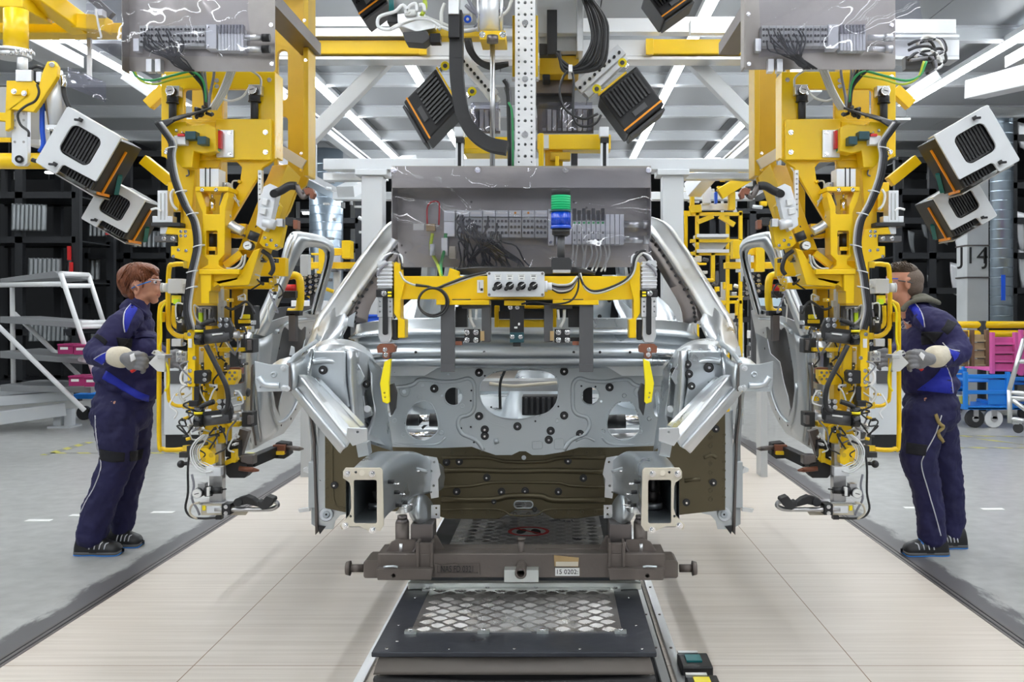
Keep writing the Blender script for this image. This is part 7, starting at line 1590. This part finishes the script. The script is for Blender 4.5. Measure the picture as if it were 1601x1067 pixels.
MB('rubber').cyl(P(1592, 670, 11) + V((0, 0, 0)), P(1592, 670, 11.05), .055, n=20).pbox(1586, 658, 1598, 664, 11, .06, 'alu').build('castor', sc_)

# ================================================================== PEOPLE
SPEC['navy'] = lambda n: simple(n, (.013, .011, .075), .75, 0, .35, 5, .55, 9)
SPEC['navy_trouser'] = lambda n: simple(n, (.011, .010, .062), .75, 0, .35, 6, .6, 7)
SPEC['royal'] = lambda n: simple(n, (.010, .022, .40), .7, 0, .2, 6, .4, 14)
SPEC['fabric_dark'] = lambda n: simple(n, (.008, .008, .013), .8, 0, .2, 6, .3, 14)
SPEC['skin_f'] = lambda n: simple(n, (.60, .29, .19), .48, 0, .12, 25, .05, 60)
SPEC['skin_m'] = lambda n: simple(n, (.56, .26, .17), .48, 0, .14, 25, .05, 60)
SPEC['hair_red'] = lambda n: simple(n, (.17, .050, .018), .42, 0, .6, 60, .5, 90, stretch=(1, 1, .35))
SPEC['hair_brown'] = lambda n: simple(n, (.085, .055, .035), .5, 0, .5, 80, .5, 120)
SPEC['hair_short'] = lambda n: simple(n, (.15, .11, .085), .65, 0, .4, 120, .3, 200)
SPEC['glove'] = lambda n: simple(n, (.20, .20, .215), .6, 0, .2, 30, .2, 60)
SPEC['glove_print'] = lambda n: simple(n, (.62, .62, .64), .6)
SPEC['cuff'] = lambda n: simple(n, (.66, .60, .48), .75, 0, .12, 20, .3, 30)
SPEC['piping'] = lambda n: simple(n, (.62, .62, .66), .5)
SPEC['hood'] = lambda n: simple(n, (.13, .125, .095), .8, 0, .2, 20, .3, 30)
SPEC['webbing'] = lambda n: simple(n, (.34, .25, .09), .7, 0, .2, 20)
SPEC['lip'] = lambda n: simple(n, (.45, .14, .12), .45)

def limb(mb, pts, m=None, n=18):
    """tapered limb through (x, y, Y, radius) points, in pixels and metres"""
    q = [(P(x, y, Y), r) for x, y, Y, r in pts]
    cs = catmull([p for p, _ in q], 4); rs = catmull([V((r, 0, 0)) for _, r in q], 4)
    for i in range(len(cs) - 1):
        if (cs[i] - cs[i + 1]).length > 1e-5: mb.cyl(cs[i], cs[i + 1], rs[i].x, rs[i + 1].x, n, m)
    for p, r in zip(cs, rs): mb.sph(p, r.x, m, n=n)
    return mb
def ell(mb, x, y, Y, a, b, c, m=None, ang=0): return mb.sph(P(x, y, Y), 1, m, sc=(a, b, c), n=24, rot=Matrix.Rotation(R(ang), 3, 'Y'))
def skin_over(mb, name, parent, voxel, smooth=6, label=None):
    o = mb.build(name, parent, label=label)
    r = o.modifiers.new('remesh', 'REMESH'); r.mode = 'VOXEL'; r.voxel_size = voxel; r.use_smooth_shade = True
    if smooth: s = o.modifiers.new('smooth', 'SMOOTH'); s.factor = .5; s.iterations = smooth
    return o
def folds(o, strength):
    """cloth folds: displaces the garment's surface with soft noise"""
    tx = bpy.data.textures.new('folds', 'CLOUDS'); tx.noise_scale = .06; tx.noise_depth = 3
    d = o.modifiers.new('folds', 'DISPLACE'); d.texture = tx; d.strength = strength; d.mid_level = .5
def bvh_of(o):
    dg = bpy.context.evaluated_depsgraph_get(); e = o.evaluated_get(dg); me = e.to_mesh()
    L = ROOTLOC[o.parent.name] if o.parent else o.location
    t = BVHTree.FromPolygons([v.co + L for v in me.vertices], [list(p.vertices) for p in me.polygons]); e.to_mesh_clear(); return t
CAMP = V((CX, 0, CZ))
def hit(t, x, y, lift=.003):
    d = (P(x, y, 5) - CAMP).normalized(); h = t.ray_cast(CAMP, d)
    if h[0] is None: return None
    return h[0] + h[1] * lift
def pipe_on(t, pts, r, m, name, parent):
    ps = [q for q in (hit(t, p.x, p.y, r * .3) for p in catmull([V((*p, 0)) for p in pts], 5)) if q is not None]
    if len(ps) > 2: MB(m).tube(ps, r, n=6, sub=1).build(name, parent)
def patch_on(t, left, right, m, name, parent, lift=.004, n=8, k=10):
    """cloth patch between two pixel lines, lying on the garment"""
    a = catmull([V((*p, 0)) for p in left], 6); b = catmull([V((*p, 0)) for p in right], 6)
    rows = []
    for i in range(k + 1):
        u = i / k; pa = a[round(u * (len(a) - 1))]; pb = b[round(u * (len(b) - 1))]
        row = [hit(t, pa.x + (pb.x - pa.x) * j / n, pa.y + (pb.y - pa.y) * j / n, lift) for j in range(n + 1)]
        if any(q is None for q in row): continue
        rows.append(row)
    if len(rows) > 1: return MB(m).loft(rows, t=(0, .004, 0)).build(name, parent)
def shoe(parent, heel, toe, top, Y, laces, face):
    """heel/toe pixel x at the floor; face +1 points right"""
    A = P(heel, 0, Y).x; B = P(toe, 0, Y).x; Ln = B - A; w = .05
    rows = []
    for u, h, ww in [(0, .055, .6), (.06, .095, .8), (.25, .105, .85), (.42, .10, .9), (.6, .075, 1), (.8, .058, 1), (.93, .045, .8), (1, .02, .35)]:
        x = A + Ln * u; rows.append([V((x, Y + w * ww * cy, .018 + max(0, h * cz))) for cy, cz in [(-1, 0), (-1, .35), (-.75, .75), (-.3, 1), (.3, 1), (.75, .75), (1, .35), (1, 0)]])
    s = MB('black').loft(rows, sub=2, csub=3).build('shoe', parent)
    so = []
    for u, ww in [(-.01, .6), (.06, .9), (.25, .95), (.42, .85), (.6, 1.05), (.8, 1.08), (.95, .85), (1.02, .35)]:
        x = A + Ln * u; z = .0 + (.012 if u > .95 else 0); so.append([V((x, Y - w * ww, z + .022)), V((x, Y - w * ww, z)), V((x, Y + w * ww, z)), V((x, Y + w * ww, z + .022))])
    MB('darkgrey').loft(so, closed=True, csub=3).build('sole', s)
    so2 = [[q + V((0, 0, 0)) for q in (V((r[0].x, r[0].y - .002, r[0].z - .016)), V((r[1].x, r[1].y - .002, max(.001, r[1].z + .001))), V((r[2].x, r[2].y + .002, max(.001, r[2].z + .001))), V((r[3].x, r[3].y + .002, r[3].z - .016)))] for r in so]
    MB('blue_paint').loft(so2, closed=True, csub=3).build('blue_sole_edge', s)
    for k in range(4):
        x = A + Ln * (.36 + k * .11); MB('piping').tube([V((x, Y - w * .99, .04)), V((x + Ln * .02, Y - w * .85, .068)), V((x + Ln * .06, Y - w * .5, .09 - k * .006))], .0035, sub=3, n=6).build('white_stripe', s)
    if laces:
        for k in range(3): MB('blue_paint').tube([V((A + Ln * (.40 + k * .1), Y - .045, .095 - k * .012)), V((A + Ln * (.43 + k * .1), Y, .118 - k * .014)), V((A + Ln * (.40 + k * .1), Y + .04, .095 - k * .012))], .005, sub=3, n=6).build('lace', s)
    return s
def hand(parent, wrist, palm, f, Y, name='glove'):
    """glove: palm and four unequal fingers curling round a grip, thumb from the side; f=+1 reaches right"""
    mb = MB('glove'); wx, wy = wrist; px, py = palm
    limb(mb, [(wx, wy, Y, .032), ((wx + px) / 2, (wy + py) / 2, Y, .038), (px, py, Y, .038)])
    ell(mb, px, py, Y, .048, .032, .054)
    fl = [(-11, 1.0), (-3.5, 1.15), (4, 1.08), (11.5, .84)]
    for dy, L in fl:
        limb(mb, [(px + f * 5, py + dy * .85, Y - .018, .0135), (px + f * 14 * L, py + dy + 0, Y - .040, .0125), (px + f * 20 * L, py + dy + 3, Y - .020, .0115), (px + f * 17 * L, py + dy + 6, Y + .008, .010)], n=12)
    limb(mb, [(px - f * 1, py - 8, Y + .01, .014), (px + f * 7, py - 13, Y + .015, .0125), (px + f * 15, py - 9, Y + .01, .011)], n=12)
    o = skin_over(mb, name, parent, .0042, 2); return o

def person(nm, label, loc, sx, D):
    t = thing(nm, loc, label, 'person')
    # body: legs and arms run on inside the clothes, one surface
    b = MB(D['skin'])
    for l in D['body']: limb(b, l)
    for e in D['head']: ell(b, *e)
    for l in D['features']: limb(b, l, n=10)
    body = skin_over(b, 'body', t, .0055, 3)
    j = MB('navy')
    for e in D['jacket_e']: ell(j, *e[:6], None, *e[6:])
    for l in D['jacket_l']: limb(j, l)
    jk = skin_over(j, 'jacket', t, .009, 4); folds(jk, .026)
    p = MB('navy_trouser')
    for e in D['trouser_e']: ell(p, *e[:6], None, *e[6:])
    for l in D['trouser_l']: limb(p, l)
    tr_ = skin_over(p, 'trousers', t, .009, 4); folds(tr_, .030)
    return t, body, jk, tr_
# ---- woman on the left, facing right, leaning forward
YN, YF, YC_ = 5.73, 5.95, 5.84
W_ = dict(skin='skin_f',
  body=[[(222, 462, YC_, .052), (217, 478, YC_, .055), (210, 500, YC_, .06), (202, 560, YC_, .10), (193, 620, YC_, .10)], [(184, 640, YN, .08), (184, 715, YN, .055), (160, 780, YN, .05), (146, 838, YN, .04), (150, 852, YN, .035)], [(203, 640, YF, .08), (207, 715, YF, .055), (196, 780, YF, .045), (188, 826, YF, .04)],
        [(205, 500, 5.68, .045), (190, 508, 5.64, .045), (155, 550, 5.55, .04), (185, 558, 5.4, .032), (205, 562, 5.3, .028)], [(215, 505, 6.0, .045), (238, 555, 5.9, .04), (262, 560, 5.7, .03)]],
  head=[(216, 437, YC_, .100, .074, .092), (233, 446, YC_, .064, .060, .080), (236, 460, YC_, .047, .050, .038), (228, 464, YC_, .05, .05, .03)],
  features=[[(246, 438, YC_, .009), (250, 446, YC_, .010), (253, 451, YC_, .009)], [(247, 452, YC_, .02), (248, 458, YC_, .012), (248, 463, YC_, .010)], [(244, 470, YC_, .015), (240, 471, YC_, .018)], [(242, 452, YC_ - .02, .022), (243, 458, YC_ + .02, .022)], [(243, 434, YC_ - .03, .012), (245, 434, YC_, .014)],
            [(212, 447, YC_ - .075, .008), (216, 449, YC_ - .078, .008), (217, 455, YC_ - .076, .008), (213, 461, YC_ - .072, .008), (211, 455, YC_ - .072, .008)]],
  jacket_e=[(190, 588, YC_, .160, .180, .075, 18), (198, 572, YC_, .158, .170, .13), (207, 540, YC_, .135, .175, .13), (205, 508, YC_, .118, .19, .085), (227, 545, YC_ - .03, .082, .13, .10), (222, 580, YC_, .10, .15, .10), (176, 590, YC_, .085, .165, .055), (198, 603, YC_, .11, .185, .055), (222, 614, YC_, .105, .18, .06), (232, 606, YC_, .075, .15, .07), (212, 492, YC_, .085, .12, .05)],
  jacket_l=[[(206, 496, 5.68, .065), (190, 510, 5.62, .080), (170, 532, 5.57, .076), (150, 552, 5.54, .066), (160, 558, 5.48, .058), (178, 557, 5.40, .052)], [(215, 503, 6.0, .07), (238, 545, 5.9, .06), (255, 558, 5.75, .05)], [(209, 488, YC_, .080), (214, 479, YC_, .075)]],
  trouser_e=[(192, 606, YC_, .145, .16, .11), (193, 628, YC_, .172, .180, .09), (190, 648, YC_, .176, .175, .12)],
  trouser_l=[[(182, 650, YN + .02, .128), (183, 690, YN, .112), (184, 715, YN, .100), (170, 755, YN, .092), (153, 800, YN, .088), (143, 836, YN, .086)], [(204, 650, YF - .02, .125), (209, 690, YF, .098), (208, 718, YF, .088), (202, 750, YF, .078), (194, 790, YF, .074), (190, 822, YF, .070)]])
wt, wb, wj, wtr = person('person', 'person with short red-brown hair in navy work clothes leaning towards the left manipulator', P(165, 867, 5.74), 1, W_)
tj = bvh_of(wj); tt = bvh_of(wtr)
patch_on(tj, [(205, 476), (195, 490), (194, 505), (195, 520)], [(207, 475), (214, 484), (205, 500), (197, 520)], 'royal', 'shoulder_patch', wj)
pipe_on(tj, [(205, 475), (195, 489), (193, 505), (195, 520)], .0035, 'piping', 'piping', wj); pipe_on(tj, [(188, 480), (172, 487), (162, 499)], .0035, 'piping', 'piping', wj)
patch_on(tj, [(151, 521), (160, 527), (168, 534)], [(146, 526), (156, 533), (164, 541)], 'fabric_dark', 'sleeve_band', wj)
patch_on(tj, [(182, 528), (184, 538), (186, 548)], [(207, 530), (206, 540), (204, 548)], 'fabric_dark', 'side_panel', wj)
patch_on(tj, [(148, 563), (158, 556), (168, 551)], [(160, 570), (164, 566), (166, 560)], 'royal', 'forearm_patch', wj); pipe_on(tj, [(147, 562), (156, 556), (168, 551)], .003, 'piping', 'piping', wj); pipe_on(tj, [(169, 551), (165, 560), (161, 570)], .003, 'piping', 'piping', wj)
patch_on(tj, [(166, 580), (185, 593), (215, 612), (236, 620)], [(160, 592), (180, 604), (212, 622), (236, 629)], 'royal', 'waistband', wj, n=5, k=16)
patch_on(tj, [(207, 517), (222, 519), (240, 521)], [(209, 531), (224, 529), (241, 529)], 'navy', 'pocket_flap', wj, lift=.008)
pipe_on(tt, [(149, 650), (150, 675), (154, 705), (158, 730), (148, 760), (134, 785), (126, 802)], .0035, 'piping', 'piping', wtr)
patch_on(tt, [(156, 702), (175, 706), (195, 708)], [(156, 720), (175, 723), (194, 722)], 'fabric_dark', 'knee_band', wtr); patch_on(tt, [(202, 706), (212, 705), (224, 702)], [(202, 722), (212, 721), (221, 718)], 'fabric_dark', 'knee_band', wtr)
h = MB('hair_red'); ell(h, 213, 430, YC_, .112, .084, .075, None, -8); ell(h, 201, 440, YC_, .062, .080, .085); ell(h, 232, 420, YC_, .062, .074, .030, None, 18); ell(h, 203, 455, YC_, .045, .070, .045); ell(h, 222, 432, YC_ - .01, .075, .074, .05); 
limb(h, [(240, 422, YC_ - .05, .014), (246, 430, YC_ - .04, .010)]); limb(h, [(222, 430, YC_ - .078, .012), (224, 442, YC_ - .078, .009), (223, 450, YC_ - .075, .006)]); limb(h, [(205, 462, YC_ - .05, .02), (208, 470, YC_ - .045, .012)])
hr = skin_over(h, 'hair', wt, .006, 1)
th = bvh_of(hr); rr2 = random.Random(3); sm = MB('hair_red')
for k in range(90):
    x0, y0 = rr2.uniform(205, 222), rr2.uniform(411, 424); a_ = rr2.uniform(-.6, 1); x1 = x0 + a_ * 26 - (6 if a_ < .2 else 0); y1 = y0 + rr2.uniform(8, 20) + (14 if a_ < 0 else 0)
    ps = [q for q in (hit(th, x0 + (x1 - x0) * u, y0 + (y1 - y0) * u * u, .002) for u in (0, .25, .5, .75, 1)) if q is not None]
    if len(ps) > 2: sm.tube(ps, .0035, n=5, sub=2)
sm.build('hair_strands', hr)['kind'] = 'stuff'
def specs(t, face, pts_arm, lens, Y, arm_col):
    g = MB(arm_col).tube([P(x, y, Y - .083 + dy) for x, y, dy in pts_arm], .0035, n=7, sub=3).build('safety_glasses', t)
    rows = [[P(x, y0, Y + dy) for x, dy in lens] for y0 in (436, 441, 447)]
    MB('clear').loft([[P(x, yy + (x - lens[0][0]) * .08, Y + dy) for x, dy in lens] for yy in (437, 441, 446)], sub=3, csub=2).build('lens', g, label='clear safety lens'); MB('white').tube([P(x, 437 + (x - lens[0][0]) * .08, Y + dy) for x, dy in lens], .0025, sub=3).build('frame_edge', g)
    return g
specs(wt, 1, [(206, 451, .02), (214, 447, .004), (226, 443, .0), (236, 440, .006)], [(236, -.078), (244, -.068), (250, -.04), (252, 0)], YC_, 'blue_paint')
MB('lip').tube([P(246, 461.5, YC_ - .028), P(250, 460.8, YC_ - .012), P(251, 461, YC_)], .003, sub=3, n=6).build('mouth', wb)
MB('skin_f').loft([[P(205, 474, YC_ - .08), P(213, 484, YC_ - .10), P(226, 497, YC_ - .09), P(231, 503, YC_)], [P(203, 470, YC_ - .085), P(214, 478, YC_ - .11), P(229, 490, YC_ - .09), P(235, 498, YC_)]], 'navy', t=(0, .008, 0), csub=2, sub=3).build('collar', wj)
c_ = MB('cuff'); limb(c_, [(176, 557, 5.42, .048), (183, 558, 5.38, .056), (191, 559, 5.34, .058), (194, 559, 5.33, .050)]); skin_over(c_, 'glove_cuff', wt, .006, 2, 'beige leather glove cuff')
gw = hand(wt, (197, 561), (208, 565), 1, 5.28, 'glove'); hand(wt, (258, 560), (268, 562), 1, 5.72, 'glove')
tg = bvh_of(gw); patch_on(tg, [(203, 556), (210, 553)], [(205, 566), (213, 562)], 'glove_print', 'glove_print', gw, k=5, n=4)
shoe(wt, 119, 191, 842, 5.73, False, 1); shoe(wt, 168, 223, 828, 5.93, False, 1)
for x_, s_ in ((243.5, wb),): MB('white').sph(P(242.5, 441.5, YC_ - .045), .010, 'paper').sph(P(244, 441.5, YC_ - .050), .0055, 'ink').build('eye', s_); MB('hair_red').tube([P(237, 436.5, YC_ - .052), P(243, 435, YC_ - .048), P(247, 436, YC_ - .03)], .003, sub=3, n=6).build('eyebrow', s_)
# ---- man on the right, facing left
YN, YF, YC_ = 5.72, 5.92, 5.82
M_ = dict(skin='skin_m',
  body=[[(1408, 462, YC_, .055), (1418, 480, YC_, .06), (1432, 505, YC_, .065), (1445, 560, YC_, .10), (1455, 620, YC_, .10)], [(1448, 640, YN, .08), (1435, 718, YN, .055), (1450, 780, YN, .05), (1458, 838, YN, .04), (1450, 852, YN, .035)], [(1468, 640, YF, .08), (1475, 718, YF, .055), (1485, 780, YF, .045), (1489, 830, YF, .04)],
        [(1445, 500, 5.66, .045), (1464, 508, 5.6, .045), (1498, 548, 5.5, .04), (1468, 560, 5.38, .032), (1448, 562, 5.3, .028)], [(1425, 505, 5.98, .045), (1410, 545, 5.9, .04), (1398, 558, 5.75, .03)]],
  head=[(1414, 437, YC_, .098, .075, .096), (1401, 446, YC_, .060, .062, .084), (1398, 460, YC_, .048, .052, .040), (1406, 465, YC_, .05, .05, .035)],
  features=[[(1389, 438, YC_, .010), (1386, 446, YC_, .011), (1383, 451, YC_, .010)], [(1390, 452, YC_, .02), (1389, 458, YC_, .012), (1389, 463, YC_, .010)], [(1388, 471, YC_, .018), (1393, 472, YC_, .02)], [(1391, 434, YC_ - .03, .013), (1389, 434, YC_, .015)],
            [(1422, 436, YC_ - .077, .008), (1417, 439, YC_ - .080, .008), (1416, 446, YC_ - .078, .008), (1420, 451, YC_ - .074, .008), (1422, 444, YC_ - .074, .008)]],
  jacket_e=[(1455, 602, YC_, .160, .19, .08, -6), (1452, 570, YC_, .165, .18, .13), (1448, 535, YC_, .150, .19, .13), (1450, 502, YC_, .135, .20, .085, 24), (1428, 545, YC_, .085, .15, .12), (1432, 585, YC_, .095, .16, .12), (1436, 490, YC_, .10, .15, .055)],
  jacket_l=[[(1448, 500, 5.66, .075), (1466, 508, 5.6, .084), (1486, 528, 5.54, .080), (1499, 546, 5.49, .070), (1488, 556, 5.42, .062), (1474, 560, 5.37, .055)], [(1430, 505, 5.98, .07), (1412, 540, 5.9, .06), (1400, 556, 5.75, .05)], [(1432, 490, YC_, .085), (1425, 480, YC_, .075)]],
  trouser_e=[(1455, 608, YC_, .140, .16, .11), (1455, 630, YC_, .158, .185, .09), (1456, 648, YC_, .158, .18, .11)],
  trouser_l=[[(1446, 650, YN + .02, .128), (1440, 690, YN, .112), (1436, 718, YN, .102), (1446, 755, YN, .088), (1454, 800, YN, .080), (1457, 838, YN, .078)], [(1466, 650, YF - .02, .115), (1474, 690, YF, .092), (1478, 718, YF, .088), (1484, 755, YF, .082), (1489, 795, YF, .072), (1489, 832, YF, .068)]])
mt, mb_, mj, mtr = person('person', 'person with short cropped hair in navy work clothes standing at the right manipulator', P(1450, 867, 5.74), 1, M_)
tj = bvh_of(mj); tt = bvh_of(mtr)
patch_on(tj, [(1420, 478), (1428, 490), (1438, 502), (1445, 512)], [(1428, 471), (1438, 484), (1444, 498), (1446, 512)], 'royal', 'shoulder_patch', mj)
pipe_on(tj, [(1428, 471), (1439, 486), (1444, 499), (1446, 512)], .0035, 'piping', 'piping', mj)
patch_on(tj, [(1482, 500), (1478, 508), (1472, 516)], [(1496, 506), (1491, 514), (1482, 524)], 'fabric_dark', 'sleeve_band', mj)
patch_on(tj, [(1442, 518), (1441, 530), (1442, 540)], [(1476, 520), (1468, 530), (1458, 538)], 'fabric_dark', 'side_panel', mj)
patch_on(tj, [(1474, 572), (1458, 592), (1440, 606), (1424, 618)], [(1479, 572), (1488, 596), (1491, 612), (1488, 622)], 'royal', 'side_patch', mj); pipe_on(tj, [(1479, 572), (1487, 592), (1490, 614)], .0035, 'piping', 'piping', mj)
patch_on(tj, [(1480, 545), (1485, 552), (1490, 560)], [(1500, 552), (1496, 560), (1490, 566)], 'royal', 'forearm_patch', mj); pipe_on(tj, [(1474, 536), (1484, 546), (1500, 549)], .003, 'piping', 'piping', mj)
pipe_on(tt, [(1472, 650), (1462, 680), (1445, 712), (1441, 730), (1452, 770), (1463, 808), (1471, 838)], .0035, 'piping', 'piping', mtr)
patch_on(tt, [(1418, 692), (1432, 694), (1450, 696)], [(1417, 709), (1432, 712), (1447, 713)], 'fabric_dark', 'knee_band', mtr)
pipe_on(tt, [(1462, 648), (1468, 662), (1474, 668), (1466, 676), (1470, 686), (1476, 692)], .011, 'webbing', 'webbing_strap', mtr)
h = MB('hair_short'); ell(h, 1420, 438, YC_, .090, .082, .080); ell(h, 1425, 448, YC_, .066, .078, .07); sh_ = skin_over(h, 'cropped_hair', mt, .006, 1)
h = MB('hair_brown'); ell(h, 1412, 422, YC_, .088, .074, .046, None, 6); ell(h, 1398, 421, YC_, .040, .062, .026, None, -10); hr = skin_over(h, 'top_hair', mt, .006, 1)
th = bvh_of(hr); sm = MB('hair_brown')
for k in range(60):
    x0, y0 = rr2.uniform(1392, 1428), rr2.uniform(410, 426)
    q = hit(th, x0, y0, 0)
    if q is not None: sm.tube([q, q + V((-.006, -.002, .008)), q + V((-.016, -.004, .010))], .0028, n=5, sub=2)
sm.build('hair_strands', hr)['kind'] = 'stuff'
g = MB('darkgrey').tube([P(1432, 447, YC_ - .066), P(1424, 442, YC_ - .078), P(1412, 440, YC_ - .083), P(1404, 439, YC_ - .080)], .0035, n=7, sub=3).build('safety_glasses', mt)
lens = [(1404, -.080), (1394, -.070), (1388, -.04), (1386, 0)]
MB('clear').loft([[P(x, yy, YC_ + dy) for x, dy in lens] for yy in (436, 441, 446)], sub=3, csub=2).build('lens', g, label='clear safety lens'); MB('blue').tube([P(x, 436, YC_ + dy) for x, dy in lens], .003, sub=3).build('frame_edge', g)
MB('lip').tube([P(1391, 461.5, YC_ - .028), P(1387, 461, YC_ - .012), P(1386, 461, YC_)], .003, sub=3, n=6).build('mouth', mb_)
MB('white').sph(P(1393.5, 441.5, YC_ - .050), .010, 'paper').sph(P(1392, 441.5, YC_ - .055), .0055, 'ink').build('eye', mb_)
h = MB('hood'); limb(h, [(1412, 484, YC_ - .08, .018), (1420, 475, YC_ - .09, .015), (1434, 470, YC_ - .095, .016), (1448, 469, YC_ - .08, .018), (1460, 471, YC_ - .03, .018), (1468, 474, YC_ + .04, .015)]); limb(h, [(1428, 466, YC_ - .07, .014), (1442, 463, YC_ - .05, .018), (1456, 468, YC_, .016)]); skin_over(h, 'hood', mt, .008, 3, 'olive grey sweatshirt hood over the collar')
c_ = MB('cuff'); limb(c_, [(1478, 556, 5.41, .050), (1471, 557, 5.37, .058), (1462, 558, 5.33, .060), (1459, 559, 5.32, .052)]); skin_over(c_, 'glove_cuff', mt, .006, 2, 'beige leather glove cuff')
gm = hand(mt, (1454, 562), (1438, 562), -1, 5.27, 'glove'); hand(mt, (1400, 558), (1390, 560), -1, 5.74, 'glove')
tg = bvh_of(gm); patch_on(tg, [(1440, 551), (1446, 556)], [(1436, 556), (1443, 564)], 'glove_print', 'glove_print', gm, k=5, n=4)
q = hit(tj, 1420, 513, .006)
if q is not None: text('W GROUP', q + V((-.012, -.004, 0)), .030, 'chest_lettering', mj, 'piping', rot=(90, 0, 20))
for x, nm_ in ((1413, 'round'), (1423, 'winged')):
    q = hit(tj, x, 505, .004)
    if q is None: continue
    m = MB('piping').tube([q + V((.011 * math.cos(a * math.pi / 8), -.003, .011 * math.sin(a * math.pi / 8))) for a in range(16)], .0014, n=5, sub=1, closed=True)
    if nm_ == 'round': m.box(q.x - .009, q.x, q.y - .006, q.y - .004, q.z, q.z + .009).box(q.x, q.x + .009, q.y - .006, q.y - .004, q.z - .009, q.z)
    else:
        for s_ in (-1, 1): m.add([q + V((s_ * .009, -.004, .006)), q + V((s_ * .030, -.004, .008)), q + V((s_ * .018, -.004, -.004)), q + V((s_ * .009, -.004, -.005))], [(0, 1, 2, 3)])
    m.build('chest_emblem', mj)
shoe(mt, 1481, 1411, 835, 5.72, True, -1); shoe(mt, 1510, 1462, 835, 5.90, False, -1)
# grips the two hold
for (a, b, e, par, f) in (((246, 560), (217, 560), (205, 581), tL, 1), ((1404, 560), (1432, 558), (1442, 579), tR, -1)):
    m = MB('black').ptube([a, ((a[0] + b[0]) / 2, a[1] + 2), b], 5.27, .016, n=12)
    m.build('control_handle', par); MB('red').ptube([(b[0] - f * 2, b[1] + 14), (b[0] - f * 8, b[1] + 19), e], 5.27, .010, n=12).build('red_lever', par)
